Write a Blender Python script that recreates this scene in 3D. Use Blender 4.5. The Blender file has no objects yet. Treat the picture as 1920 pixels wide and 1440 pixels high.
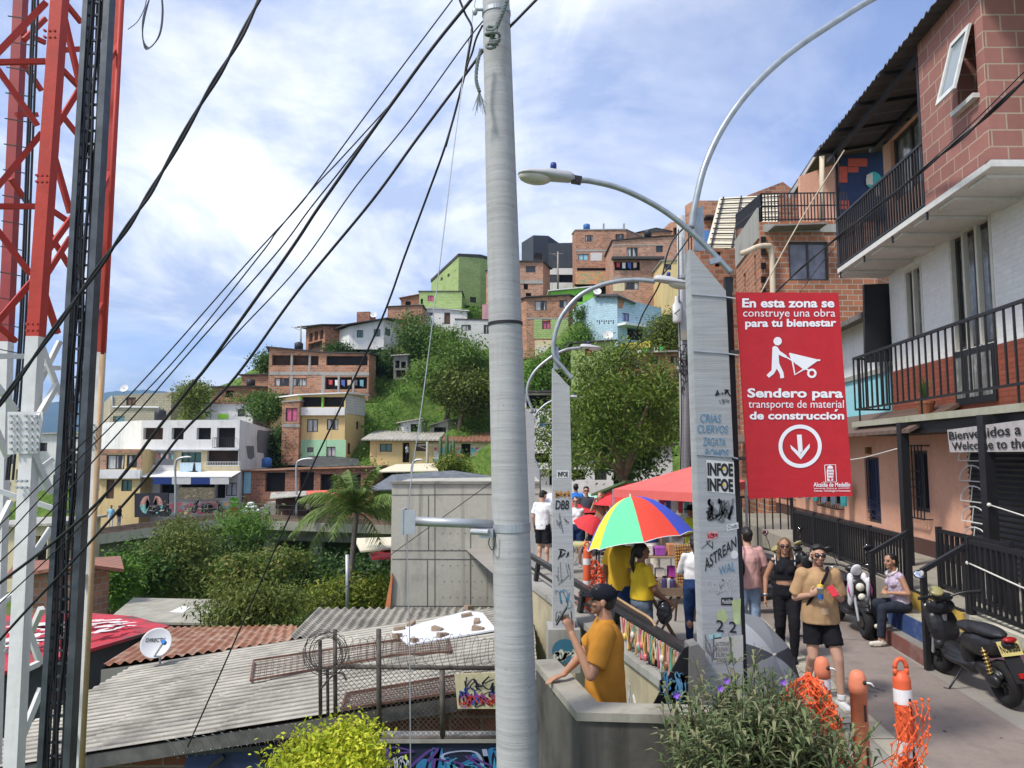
# hillside street scene; sections: camera, sky and sun, helpers, houses, terrain and trees, street, foreground, poles and sign, people and market
import bpy,bmesh,math,random
import numpy as np
from mathutils import Vector,Matrix,Euler,noise as mnoise
R=math.radians
SC=bpy.context.scene
COL=SC.collection
F,CAMZ,PITCH=1400.0,2.75,math.atan(130/1400)
cam_d=bpy.data.cameras.new("camera");cam=bpy.data.objects.new("camera",cam_d);COL.objects.link(cam)
cam_d.sensor_width=36;cam_d.lens=36*F/1920;cam_d.clip_start=.05;cam_d.clip_end=20000
cam.location=(0,0,CAMZ);cam.rotation_euler=(math.pi/2+PITCH,0,0)
SC.camera=cam
SUN_V=Vector((-.50,-.34,.80)).normalized()
SUN_EL=math.asin(SUN_V.z);SUN_AZ=math.atan2(SUN_V.x,SUN_V.y)
W=bpy.data.worlds.new("World");SC.world=W;W.use_nodes=True
def build_sky():
 nt=W.node_tree;N=nt.nodes;L=nt.links
 for n in list(N):N.remove(n)
 out=N.new('ShaderNodeOutputWorld');bg=N.new('ShaderNodeBackground');L.new(bg.outputs[0],out.inputs[0])
 sky=N.new('ShaderNodeTexSky');sky.sky_type='NISHITA';sky.sun_disc=False
 sky.sun_elevation=SUN_EL;sky.sun_rotation=SUN_AZ;sky.altitude=1500;sky.air_density=1.0;sky.dust_density=.6;sky.ozone_density=2.0
 bg.inputs[1].default_value=.12
 tc=N.new('ShaderNodeTexCoord');sep=N.new('ShaderNodeSeparateXYZ');L.new(tc.outputs['Generated'],sep.inputs[0])
 def math_(op,a,b=None,c=None):
  m=N.new('ShaderNodeMath');m.operation=op
  for i,v in enumerate((a,b,c)):
   if v is None:continue
   if isinstance(v,(int,float)):m.inputs[i].default_value=v
   else:L.new(v,m.inputs[i])
  return m.outputs[0]
 den=math_('ADD',math_('MAXIMUM',sep.outputs[2],0.0),.16)
 cx=math_('DIVIDE',sep.outputs[0],den);cy=math_('DIVIDE',sep.outputs[1],den)
 cmb=N.new('ShaderNodeCombineXYZ');L.new(cx,cmb.inputs[0]);L.new(cy,cmb.inputs[1])
 def noise_(scale,detail,rough,dist,off,sx=1,sy=1,rot=0):
  mp=N.new('ShaderNodeMapping');L.new(cmb.outputs[0],mp.inputs[0]);mp.inputs['Location'].default_value=off
  mp.inputs['Scale'].default_value=(sx,sy,1);mp.inputs['Rotation'].default_value=(0,0,rot)
  n=N.new('ShaderNodeTexNoise');n.inputs['Scale'].default_value=scale;n.inputs['Detail'].default_value=detail
  n.inputs['Roughness'].default_value=rough;n.inputs['Distortion'].default_value=dist;L.new(mp.outputs[0],n.inputs['Vector'])
  return n.outputs[0]
 def ramp_(v,stops):
  r=N.new('ShaderNodeValToRGB');L.new(v,r.inputs[0]);e=r.color_ramp.elements
  e[0].position,e[1].position=stops[0][0],stops[1][0];e[0].color=(*[stops[0][1]]*3,1);e[1].color=(*[stops[1][1]]*3,1)
  for p,c in stops[2:]:
   k=e.new(p);k.color=(c,c,c,1)
  return r.outputs[0]
 wisps=ramp_(noise_(.75,10,.60,1.1,(3.1,1.7,0),1.0,.45,.7),[(.43,0),(.62,1)])
 banks=ramp_(noise_(.55,9,.56,.5,(8.3,2.9,0),.8,1.0,-.3),[(.32,.15),(.52,1)])
 cum=ramp_(noise_(2.6,8,.55,.15,(5.4,7.7,0)),[(.50,0),(.60,1)])
 horizon=ramp_(sep.outputs[2],[(.0,1),(.30,0)])
 left=ramp_(math_('MULTIPLY_ADD',sep.outputs[0],.5,.5),[(.44,1),(.64,.42)])
 banks2=math_('MULTIPLY',banks,left)
 cover=math_('MAXIMUM',math_('MULTIPLY',wisps,.92),banks2)
 low=math_('MULTIPLY',cum,math_('MULTIPLY',horizon,.95))
 band=ramp_(sep.outputs[2],[(.085,0),(.112,1),(.135,1),(.165,0)])
 cover=math_('MULTIPLY',cover,math_('SUBTRACT',1.0,math_('MULTIPLY',band,.62)))
 cover=math_('MINIMUM',math_('MAXIMUM',math_('ADD',cover,.04),low),1.0)
 tone=ramp_(noise_(1.3,8,.62,.5,(1.2,9.4,0),1,.7),[(.40,0),(.60,1)])
 cc=N.new('ShaderNodeMix');cc.data_type='RGBA';L.new(tone,cc.inputs[0])
 cc.inputs[6].default_value=(2.75,3.25,4.6,1);cc.inputs[7].default_value=(6.6,6.65,6.8,1)
 tint=N.new('ShaderNodeMix');tint.data_type='RGBA';tint.blend_type='MULTIPLY';tint.inputs[0].default_value=1
 L.new(sky.outputs[0],tint.inputs[6]);tint.inputs[7].default_value=(.58,.68,.95,1)
 mx=N.new('ShaderNodeMix');mx.data_type='RGBA';L.new(cover,mx.inputs[0]);L.new(tint.outputs[2],mx.inputs[6]);L.new(cc.outputs[2],mx.inputs[7])
 L.new(mx.outputs[2],bg.inputs[0])
build_sky()
sun_d=bpy.data.lights.new("sun",'SUN');sun=bpy.data.objects.new("sun",sun_d);COL.objects.link(sun)
sun_d.energy=2.3;sun_d.angle=R(9.0);sun_d.color=(1,.955,.88)
sun.rotation_euler=SUN_V.to_track_quat('Z','Y').to_euler()
SC.view_settings.view_transform='Standard';SC.view_settings.look='None';SC.view_settings.exposure=0.90;SC.view_settings.gamma=1
CP,SP=math.cos(PITCH),math.sin(PITCH);CAM=Vector((0,0,CAMZ))
def ray(px,py):
 x,y=(px-960)/F,(720-py)/F
 return Vector((x,CP-y*SP,SP+y*CP))
def at(px,py,Y):
 d=ray(px,py);return CAM+d*(Y/d.y)
def onz(px,py,z):
 d=ray(px,py);return CAM+d*((z-CAMZ)/d.z)
def onplane(px,py,P,n):
 d=ray(px,py);return CAM+d*((P-CAM).dot(n)/d.dot(n))
MW={}
def tag(o,label=None,cat=None,group=None,kind=None):
 if label:o['label']=label
 if cat:o['category']=cat
 if group:o['group']=group
 if kind:o['kind']=kind
 return o
def thing(name,label,cat,loc=(0,0,0),rotz=0.0,group=None):
 o=bpy.data.objects.new(name,None);COL.objects.link(o);o.empty_display_size=.2
 o.location=loc;o.rotation_euler=(0,0,rotz)
 MW[o.name]=Matrix.Translation(Vector(loc))@Matrix.Rotation(rotz,4,'Z')
 return tag(o,label,cat,group)
class MB:
 """collects faces; build() makes one mesh object"""
 def __init__(s):s.v=[];s.f=[];s.m=[]
 def face(s,pts,m=0):
  b=len(s.v);s.v+=[tuple(p)for p in pts];s.f.append(tuple(range(b,b+len(pts))));s.m.append(m)
 def add(s,vs,fs,m=0):
  b=len(s.v);s.v+=[tuple(p)for p in vs]
  for f in fs:s.f.append(tuple(i+b for i in f));s.m.append(m)
  return s
 def box(s,x0,x1,y0,y1,z0,z1,M=None,m=0):
  vs=[Vector((x,y,z))for x in(x0,x1)for y in(y0,y1)for z in(z0,z1)]
  if M is not None:vs=[M@v for v in vs]
  return s.add(vs,[(0,1,3,2),(4,6,7,5),(0,4,5,1),(2,3,7,6),(0,2,6,4),(1,5,7,3)],m)
 def bar(s,a,b,w,h=None,m=0,up=(0,0,1)):
  a,b=Vector(a),Vector(b);h=h or w;d=(b-a);L=d.length
  if L<1e-6:return s
  d/=L;upv=Vector(up)
  if abs(d.dot(upv))>.98:upv=Vector((0,1,0))
  x=d.cross(upv).normalized();y=x.cross(d).normalized()
  M=Matrix(((x.x,d.x,y.x,a.x),(x.y,d.y,y.y,a.y),(x.z,d.z,y.z,a.z),(0,0,0,1)))
  return s.box(-w/2,w/2,0,L,-h/2,h/2,M,m)
 def tube(s,pts,r,n=8,m=0,cap=True):
  pts=[Vector(p)for p in pts];k=len(pts);rs=r if isinstance(r,(list,tuple))else[r]*k
  ref=None;vs=[];fs=[]
  for i,p in enumerate(pts):
   d=(pts[min(i+1,k-1)]-pts[max(i-1,0)])
   d=d.normalized()if d.length>1e-9 else Vector((0,0,1))
   if ref is None:ref=d.orthogonal().normalized()
   ref=ref-d*ref.dot(d);ref=ref.normalized()if ref.length>1e-6 else d.orthogonal().normalized()
   y=d.cross(ref)
   for j in range(n):
    a=2*math.pi*j/n;vs.append(p+(ref*math.cos(a)+y*math.sin(a))*rs[i])
  for i in range(k-1):
   for j in range(n):
    fs.append((i*n+j,i*n+(j+1)%n,(i+1)*n+(j+1)%n,(i+1)*n+j))
  if cap:fs.append(tuple(range(n-1,-1,-1)));fs.append(tuple((k-1)*n+j for j in range(n)))
  return s.add(vs,fs,m)
 def ell(s,c,r,M=None,nu=14,nv=9,m=0):
  c=Vector(c);r=Vector(r)if not isinstance(r,(int,float))else Vector((r,r,r))
  vs=[Vector((0,0,r.z))];fs=[]
  for i in range(1,nv):
   t=math.pi*i/nv
   for j in range(nu):
    p=2*math.pi*j/nu;vs.append(Vector((r.x*math.sin(t)*math.cos(p),r.y*math.sin(t)*math.sin(p),r.z*math.cos(t))))
  vs.append(Vector((0,0,-r.z)));e=len(vs)-1
  for j in range(nu):fs.append((0,1+j,1+(j+1)%nu));fs.append((e,1+(nv-2)*nu+(j+1)%nu,1+(nv-2)*nu+j))
  for i in range(nv-2):
   for j in range(nu):fs.append((1+i*nu+j,1+(i+1)*nu+j,1+(i+1)*nu+(j+1)%nu,1+i*nu+(j+1)%nu))
  vs=[(M@v if M is not None else v)+c for v in vs]
  return s.add(vs,fs,m)
 def lathe(s,prof,n=20,M=None,m=0,cap=True):
  vs=[];fs=[]
  for r,z in prof:
   for j in range(n):
    a=2*math.pi*j/n;vs.append(Vector((r*math.cos(a),r*math.sin(a),z)))
  k=len(prof)
  for i in range(k-1):
   for j in range(n):fs.append((i*n+j,i*n+(j+1)%n,(i+1)*n+(j+1)%n,(i+1)*n+j))
  if cap:fs.append(tuple(range(n-1,-1,-1)));fs.append(tuple((k-1)*n+j for j in range(n)))
  if M is not None:vs=[M@v for v in vs]
  return s.add(vs,fs,m)
 def prism(s,poly,d,m=0):
  """polygon of 3-D points extruded by vector d"""
  d=Vector(d);n=len(poly);a=[Vector(p)for p in poly];b=[p+d for p in a]
  fs=[tuple(range(n)),tuple(range(2*n-1,n-1,-1))]+[(i,n+i,n+(i+1)%n,(i+1)%n)for i in range(n)]
  return s.add(a+b,fs,m)
 def build(s,name,mats,parent=None,smooth=False,world=False,fix=True):
  me=bpy.data.meshes.new(name)
  vs=s.v
  if parent is not None and world:
   inv=MW[parent.name].inverted();vs=[tuple(inv@Vector(v))for v in vs]
  me.from_pydata(vs,[],s.f)
  if not isinstance(mats,(list,tuple)):mats=[mats]
  for mt in mats:me.materials.append(mt)
  if len(mats)>1:me.polygons.foreach_set('material_index',s.m)
  return link_mesh(name,me,parent,smooth,fix)
def link_mesh(name,me,parent=None,smooth=False,fix=True,uv=True):
 if fix:
  bm=bmesh.new();bm.from_mesh(me);bmesh.ops.recalc_face_normals(bm,faces=bm.faces);bm.to_mesh(me);bm.free()
 me.update()
 if uv and len(me.polygons)<60000:
  ul=me.uv_layers.new(name='UVMap');data=np.empty(len(me.loops)*2,np.float32)
  V=me.vertices
  for p in me.polygons:
   n=p.normal
   h=math.hypot(n.x,n.y)
   for li in p.loop_indices:
    c=V[me.loops[li].vertex_index].co
    if abs(n.z)<.72 and h>1e-6:data[2*li]=(-n.y*c.x+n.x*c.y)/h;data[2*li+1]=c.z
    else:data[2*li]=c.x;data[2*li+1]=c.y
  ul.data.foreach_set('uv',data)
 if smooth:me.polygons.foreach_set('use_smooth',[True]*len(me.polygons))
 o=bpy.data.objects.new(name,me);COL.objects.link(o)
 if parent is not None:
  o.parent=parent;MW[o.name]=MW[parent.name]
 else:MW[o.name]=Matrix.Identity(4)
 return o
def reorigin(o,loc):
 """give a top-level mesh its own origin"""
 o.data.transform(Matrix.Translation(-Vector(loc)));o.location=loc;MW[o.name]=Matrix.Translation(Vector(loc));return o
def catmull(pts,n=8):
 P=[Vector(p)for p in pts];P=[P[0]*2-P[1]]+P+[P[-1]*2-P[-2]];out=[]
 for i in range(1,len(P)-2):
  a,b,c,d=P[i-1:i+3]
  for k in range(n):
   t=k/n;out.append(.5*((2*b)+(c-a)*t+(2*a-5*b+4*c-d)*t*t+(3*b-a-3*c+d)*t**3))
 return out+[P[-2]]
def remeshed(mb,voxel,smooth=2,fac=.5,dec=None):
 """union of closed shells as one continuous surface (mesh data)"""
 me=bpy.data.meshes.new('tmp');me.from_pydata(mb.v,[],mb.f)
 bm=bmesh.new();bm.from_mesh(me);bmesh.ops.recalc_face_normals(bm,faces=bm.faces);bm.to_mesh(me);bm.free()
 o=bpy.data.objects.new('tmp',me);COL.objects.link(o)
 r=o.modifiers.new('r','REMESH');r.mode='VOXEL';r.voxel_size=voxel;r.use_smooth_shade=True
 if smooth:
  q=o.modifiers.new('s','SMOOTH');q.iterations=smooth;q.factor=fac
 if dec:
  q=o.modifiers.new('d','DECIMATE');q.ratio=dec
 dg=bpy.context.evaluated_depsgraph_get();dg.update()
 out=bpy.data.meshes.new_from_object(o.evaluated_get(dg))
 bpy.data.objects.remove(o);bpy.data.meshes.remove(me)
 return out
def cap(mb,a,b,ra,rb,n=14,flat=1.0,M=None,ends=True,side=None):
 """tapered capsule; flat squashes it along `side`; ends=False gives flat ends"""
 a,b=Vector(a),Vector(b);d=(b-a);L=max(d.length,1e-5);d=d/L
 x=d.orthogonal().normalized()if side is None else(Vector(side)-d*d.dot(Vector(side))).normalized()
 y=d.cross(x);vs=[];fs=[];rings=[]
 if ends:
  for t in(75,50,25):rings.append((a-d*ra*math.sin(R(t)),ra*math.cos(R(t))))
 for k in range(5):rings.append((a+d*L*k/4,ra+(rb-ra)*k/4))
 if ends:
  for t in(25,50,75):rings.append((b+d*rb*math.sin(R(t)),rb*math.cos(R(t))))
 for c,r in rings:
  for j in range(n):
   an=2*math.pi*j/n;vs.append(c+x*r*flat*math.cos(an)+y*r*math.sin(an))
 k=len(rings)
 for i in range(k-1):
  for j in range(n):fs.append((i*n+j,i*n+(j+1)%n,(i+1)*n+(j+1)%n,(i+1)*n+j))
 fs.append(tuple(range(n-1,-1,-1)));fs.append(tuple((k-1)*n+j for j in range(n)))
 if M is not None:vs=[M@v for v in vs]
 mb.add(vs,fs)
TX={}
def text_geo(s,bold=0.0,shear=0.0):
 key=(s,bold,shear)
 if key not in TX:
  cu=bpy.data.curves.new('t','FONT');cu.body=s;cu.size=1;cu.offset=bold;cu.shear=shear;cu.resolution_u=3
  o=bpy.data.objects.new('t',cu);COL.objects.link(o)
  dg=bpy.context.evaluated_depsgraph_get();dg.update()
  me=bpy.data.meshes.new_from_object(o.evaluated_get(dg))
  vs=[tuple(v.co)for v in me.vertices];fs=[tuple(p.vertices)for p in me.polygons]
  bpy.data.objects.remove(o);bpy.data.meshes.remove(me)
  x0=min(v[0]for v in vs);x1=max(v[0]for v in vs);y0=min(v[1]for v in vs);y1=max(v[1]for v in vs)
  TX[key]=([((v[0]-x0)/(x1-x0),(v[1]-y0)/(y1-y0))for v in vs],fs)
 return TX[key]
def text_on(mb,s,fn,bold=0.0,m=0,shear=0.0):
 """fn(u,v) maps the unit box (v up) into place"""
 vs,fs=text_geo(s,bold,shear);mb.add([fn(u,v)for u,v in vs],fs,m)
def ribbon(mb,pts2,w,fn,m=0):
 """flat stroke along 2-D points in the unit space of fn (fn takes metres-like units)"""
 n=len(pts2)
 L=[]
 for i,p in enumerate(pts2):
  a=pts2[max(i-1,0)];b=pts2[min(i+1,n-1)];dx,dy=b[0]-a[0],b[1]-a[1];l=math.hypot(dx,dy)or 1
  L.append((p[0]-dy/l*w/2,p[1]+dx/l*w/2,p[0]+dy/l*w/2,p[1]-dx/l*w/2))
 for i in range(n-1):
  a,b=L[i],L[i+1]
  mb.face([fn(a[0],a[1]),fn(a[2],a[3]),fn(b[2],b[3]),fn(b[0],b[1])],m)
def scribble(mb,seed,x0,x1,y0,y1,strokes,w,fn,m=0):
 rg=random.Random(seed)
 W_,H_=x1-x0,y1-y0
 x=x0
 for k in range(strokes):
  cx=x0+W_*(k+.5)/strokes;pts=[]
  for q in range(rg.randint(4,7)):pts.append(Vector((cx+rg.uniform(-.8,.8)*W_/strokes,y0+rg.random()*H_,0)))
  c=catmull(pts,6);ribbon(mb,[(min(max(p.x,x0),x1),min(max(p.y,y0),y1))for p in c],w*rg.uniform(.7,1.2),fn,m)
MC={}
def _new(name):
 m=bpy.data.materials.new(name);m.use_nodes=True;nt=m.node_tree;b=nt.nodes['Principled BSDF']
 return m,nt,nt.nodes,nt.links,b
def _noise(N,L,vec,scale,detail=4,rough=.55,map_scale=None):
 if map_scale:
  mp=N.new('ShaderNodeMapping');mp.inputs['Scale'].default_value=map_scale;L.new(vec,mp.inputs[0]);vec=mp.outputs[0]
 n=N.new('ShaderNodeTexNoise');n.inputs['Scale'].default_value=scale;n.inputs['Detail'].default_value=detail;n.inputs['Roughness'].default_value=rough
 L.new(vec,n.inputs['Vector']);return n.outputs[0]
def _ramp(N,L,v,stops):
 r=N.new('ShaderNodeValToRGB');L.new(v,r.inputs[0]);e=r.color_ramp.elements
 while len(e)<len(stops):e.new(.5)
 for k,(p,c)in zip(e,stops):
  k.position=p;k.color=(*c,1)if isinstance(c,(tuple,list))else(c,c,c,1)
 return r.outputs[0]
def _mix(N,L,f,a,b,mode='MIX'):
 x=N.new('ShaderNodeMix');x.data_type='RGBA';x.blend_type=mode
 for sock,v in((x.inputs[0],f),(x.inputs[6],a),(x.inputs[7],b)):
  if isinstance(v,(int,float)):sock.default_value=v
  elif isinstance(v,(tuple,list)):sock.default_value=(*v[:3],1)
  else:L.new(v,sock)
 return x.outputs[2]
def _bump(N,L,b,h,strength=.3,dist=.02):
 x=N.new('ShaderNodeBump');x.inputs['Strength'].default_value=strength;x.inputs['Distance'].default_value=dist
 L.new(h,x.inputs['Height']);L.new(x.outputs[0],b.inputs['Normal'])
def flat(name,col,rough=.6,metal=0.0,var=.12,scale=6,bump=0.0,spec=.4,emit=None):
 if name in MC:return MC[name]
 m,nt,N,L,b=_new(name);MC[name]=m
 b.inputs['Roughness'].default_value=rough;b.inputs['Metallic'].default_value=metal;b.inputs['Specular IOR Level'].default_value=spec
 tc=N.new('ShaderNodeTexCoord');n=_noise(N,L,tc.outputs['Object'],scale)
 c=_ramp(N,L,n,[(.3,tuple(x*(1-var)for x in col)),(.7,tuple(min(x*(1+var),1)for x in col))])
 L.new(c,b.inputs['Base Color'])
 if bump:_bump(N,L,b,_noise(N,L,tc.outputs['Object'],scale*5),bump)
 return m
def plaster(name,col,dirt=.35,dcol=(.10,.09,.07),rough=.85,scale=.6,streak=1.0):
 if name in MC:return MC[name]
 m,nt,N,L,b=_new(name);MC[name]=m;b.inputs['Roughness'].default_value=rough;b.inputs['Specular IOR Level'].default_value=.25
 tc=N.new('ShaderNodeTexCoord');o=tc.outputs['Object']
 big=_noise(N,L,o,scale,6,.65);fine=_noise(N,L,o,9,5,.7)
 st=_noise(N,L,o,1.0,5,.6,(2.6*streak,2.6*streak,.16))
 c=_ramp(N,L,fine,[(.25,tuple(x*.88 for x in col)),(.75,tuple(min(1,x*1.06)for x in col))])
 f1=_ramp(N,L,big,[(.50,0),(.74,dirt)]);f2=_ramp(N,L,st,[(.54,0),(.74,dirt*.9)])
 c=_mix(N,L,f1,c,dcol);c=_mix(N,L,f2,c,dcol)
 L.new(c,b.inputs['Base Color']);_bump(N,L,b,fine,.25,.02)
 return m
def brick(name,col,mortar=(.33,.30,.27),bw=.40,bh=.20,ms=.014,dirt=.3,dcol=(.07,.06,.05),var=.28,rough=.9,bumpd=.012):
 if name in MC:return MC[name]
 m,nt,N,L,b=_new(name);MC[name]=m;b.inputs['Roughness'].default_value=rough;b.inputs['Specular IOR Level'].default_value=.2
 tc=N.new('ShaderNodeTexCoord');uv=tc.outputs['UV'];o=tc.outputs['Object']
 bt=N.new('ShaderNodeTexBrick');L.new(uv,bt.inputs['Vector']);bt.inputs['Scale'].default_value=1
 bt.inputs['Brick Width'].default_value=bw;bt.inputs['Row Height'].default_value=bh;bt.inputs['Mortar Size'].default_value=ms
 bt.inputs['Mortar Smooth'].default_value=.15;bt.inputs['Bias'].default_value=0
 bt.inputs['Color1'].default_value=(*[x*(1-var)for x in col],1);bt.inputs['Color2'].default_value=(*[min(1,x*(1+var))for x in col],1)
 bt.inputs['Mortar'].default_value=(*mortar,1)
 big=_noise(N,L,o,.45,6,.65);fine=_noise(N,L,o,7,5,.7)
 f1=_ramp(N,L,big,[(.48,0),(.74,dirt)])
 c=_mix(N,L,f1,bt.outputs[0],dcol)
 c=_mix(N,L,_ramp(N,L,fine,[(.3,.25),(.7,0)]),c,tuple(x*.55 for x in col))
 L.new(c,b.inputs['Base Color']);inv=N.new('ShaderNodeMath');inv.operation='SUBTRACT';inv.inputs[0].default_value=1;L.new(bt.outputs[1],inv.inputs[1])
 _bump(N,L,b,inv.outputs[0],.8,bumpd)
 return m
def corr(name,col,rust=None,pitch=.12,axis='X',rough=.7,metal=0.0,dirt=.4,bump=1.0,dcol=(.09,.08,.06)):
 """corrugated sheet, ridges by bump along local axis"""
 if name in MC:return MC[name]
 m,nt,N,L,b=_new(name);MC[name]=m;b.inputs['Roughness'].default_value=rough;b.inputs['Metallic'].default_value=metal
 tc=N.new('ShaderNodeTexCoord');o=tc.outputs['Object']
 big=_noise(N,L,o,.9,7,.7);st=_noise(N,L,o,1.0,6,.65,(.5,7,1)if axis=='Y' else(7,.5,1))
 c=_mix(N,L,_ramp(N,L,big,[(.45,0),(.7,dirt)]),col,dcol)
 c=_mix(N,L,_ramp(N,L,st,[(.48,0),(.66,.85 if rust else dirt*.7)]),c,rust or dcol)
 L.new(c,b.inputs['Base Color'])
 if bump:
  w=N.new('ShaderNodeTexWave');w.bands_direction='X' if axis=='X' else 'Y';w.inputs['Scale'].default_value=.314/pitch*.5*2/2
  L.new(o,w.inputs['Vector']);_bump(N,L,b,w.outputs[1],bump,.03)
 return m
def leafm(name,cols,trans=.3,rough=.55):
 cols=[tuple(min(.8,x*k)for x,k in zip(c,(1.32,1.32,1.2)))for c in cols]if cols[0][0]<.2 else cols
 if name in MC:return MC[name]
 m,nt,N,L,b=_new(name);MC[name]=m;b.inputs['Roughness'].default_value=rough;b.inputs['Specular IOR Level'].default_value=.3
 g=N.new('ShaderNodeNewGeometry');n=len(cols)
 c=_ramp(N,L,g.outputs['Random Per Island'],[(k/max(1,n-1),cols[k])for k in range(n)])
 L.new(c,b.inputs['Base Color'])
 tr=N.new('ShaderNodeBsdfTranslucent');L.new(c,tr.inputs[0]);mx=N.new('ShaderNodeMixShader');mx.inputs[0].default_value=trans
 L.new(b.outputs[0],mx.inputs[1]);L.new(tr.outputs[0],mx.inputs[2]);L.new(mx.outputs[0],N['Material Output'].inputs[0])
 return m
def glassm(name='window_glass',col=(.025,.03,.035),rough=.08):
 if name in MC:return MC[name]
 m,nt,N,L,b=_new(name);MC[name]=m;b.inputs['Base Color'].default_value=(*col,1);b.inputs['Roughness'].default_value=rough;b.inputs['Specular IOR Level'].default_value=.6
 return m
def mural(name,cols,scale=2.0,dist='voronoi',rough=.8):
 if name in MC:return MC[name]
 m,nt,N,L,b=_new(name);MC[name]=m;b.inputs['Roughness'].default_value=rough
 tc=N.new('ShaderNodeTexCoord')
 if dist=='voronoi':
  v=N.new('ShaderNodeTexVoronoi');v.inputs['Scale'].default_value=scale;L.new(tc.outputs['Object'],v.inputs['Vector'])
  sp=N.new('ShaderNodeSeparateColor');L.new(v.outputs['Color'],sp.inputs[0]);f=sp.outputs[0]
 else:f=_noise(N,L,tc.outputs['Object'],scale,3,.6)
 r=N.new('ShaderNodeValToRGB');r.color_ramp.interpolation='CONSTANT' if dist=='voronoi' else 'LINEAR';L.new(f,r.inputs[0]);e=r.color_ramp.elements;n=len(cols)
 while len(e)<n:e.new(.5)
 lo,hi=(0,1)if dist=='voronoi' else(.3,.72)
 for k,c in enumerate(cols):e[k].position=lo+(hi-lo)*k/n;e[k].color=(*c,1)
 L.new(r.outputs[0],b.inputs['Base Color'])
 return m
M_BRICK=brick('brick_orange',(.42,.19,.10),(.36,.30,.25),bw=.50,bh=.26,ms=.03,var=.34)
M_BRICK2=brick('brick_red',(.34,.135,.075),(.30,.24,.20),bw=.50,bh=.26,ms=.028,dirt=.45,var=.36)
M_BRICK3=brick('brick_pale',(.44,.215,.13),(.40,.34,.29),bw=.50,bh=.26,ms=.03,var=.30)
M_BEIGE=brick('block_beige',(.44,.39,.28),(.28,.25,.18),.50,.26,.02,var=.12)
M_GREEN=brick('block_green',(.37,.47,.19),(.20,.27,.09),.50,.26,.02,var=.12)
M_LIME=brick('block_lime',(.38,.50,.20),(.21,.29,.10),.50,.26,.02,var=.12)
M_OLIVE=brick('block_olive',(.40,.42,.22),(.33,.35,.17),.42,.21,.012,var=.08)
M_LBLUE=brick('block_light_blue',(.42,.58,.66),(.27,.39,.46),.50,.26,.02,var=.08,dirt=.35)
M_WBLOCK=brick('block_white',(.66,.65,.63),(.42,.41,.40),.50,.26,.02,var=.06)
M_WHITE=plaster('plaster_white',(.72,.71,.69),.30)
M_GREYW=plaster('plaster_grey_white',(.55,.55,.57),.4,(.20,.20,.21))
M_CREAM=plaster('plaster_cream',(.66,.56,.36),.25)
M_YELLOW=plaster('plaster_yellow',(.66,.50,.24),.25)
M_MINT=plaster('plaster_mint',(.36,.62,.40),.25)
M_BGREEN=plaster('plaster_bright_green',(.22,.55,.07),.3)
M_SLATE=plaster('plaster_slate',(.055,.065,.08),.3,(.12,.12,.12))
M_PINKW=plaster('plaster_rose',(.55,.30,.32),.3)
M_SKYB=plaster('plaster_sky_blue',(.30,.52,.60),.3)
M_BLUE=plaster('plaster_blue',(.10,.25,.55),.2)
M_CONC=plaster('concrete',(.34,.33,.30),.5)
M_CONCD=plaster('concrete_dark',(.22,.21,.19),.6)
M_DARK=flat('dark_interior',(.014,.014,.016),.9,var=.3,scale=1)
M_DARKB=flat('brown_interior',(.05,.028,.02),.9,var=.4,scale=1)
M_GLASS=glassm()
M_FRAME=flat('window_frame_dark',(.05,.045,.04),.6)
M_FRAMEW=flat('window_frame_white',(.6,.6,.58),.6)
def curtain():
 m,nt,N,L,b=_new('curtain_window');b.inputs['Roughness'].default_value=.35
 tc=N.new('ShaderNodeTexCoord');n=_noise(N,L,tc.outputs['Object'],1.9,2,.5,(1.6,1.6,.12));f=_noise(N,L,tc.outputs['Object'],9,3,.6,(1.5,1.5,.1))
 c=_mix(N,L,_ramp(N,L,n,[(.47,0),(.53,1)]),(.022,.023,.026),_ramp(N,L,f,[(.3,(.30,.30,.29)),(.7,(.62,.61,.58))]));L.new(c,b.inputs['Base Color']);return m
M_CURT=curtain()
M_PINK=flat('curtain_pink',(.55,.12,.22),.9,var=.4,scale=9)
M_GGLASS=glassm('green_window',(.03,.13,.10),.2)
M_DOORW=flat('door_brown',(.10,.05,.03),.7)
M_ROOFD=flat('roof_dark_edge',(.055,.05,.048),.8,var=.3)
M_ROOFZ=corr('roof_fibre_cement',(.40,.38,.33),pitch=.2)
M_RUST=corr('roof_rust',(.20,.075,.04),(.32,.20,.14),pitch=.2)
M_ROOFW=flat('roof_white_sheet',(.72,.72,.70),.6)
M_BLACK=flat('black_metal',(.014,.014,.016),.5,var=.2,spec=.4)
M_TARP=flat('tarpaulin_grey',(.13,.14,.16),.45,var=.3,scale=2)
M_CREAMT=flat('awning_cream',(.62,.56,.42),.8)
TERRAIN=[]
def seg_frame(P,Q):
 u=Vector((Q.x-P.x,Q.y-P.y));Wd=u.length;u/=Wd
 return u,Vector((-u.y,u.x)),Wd
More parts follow.
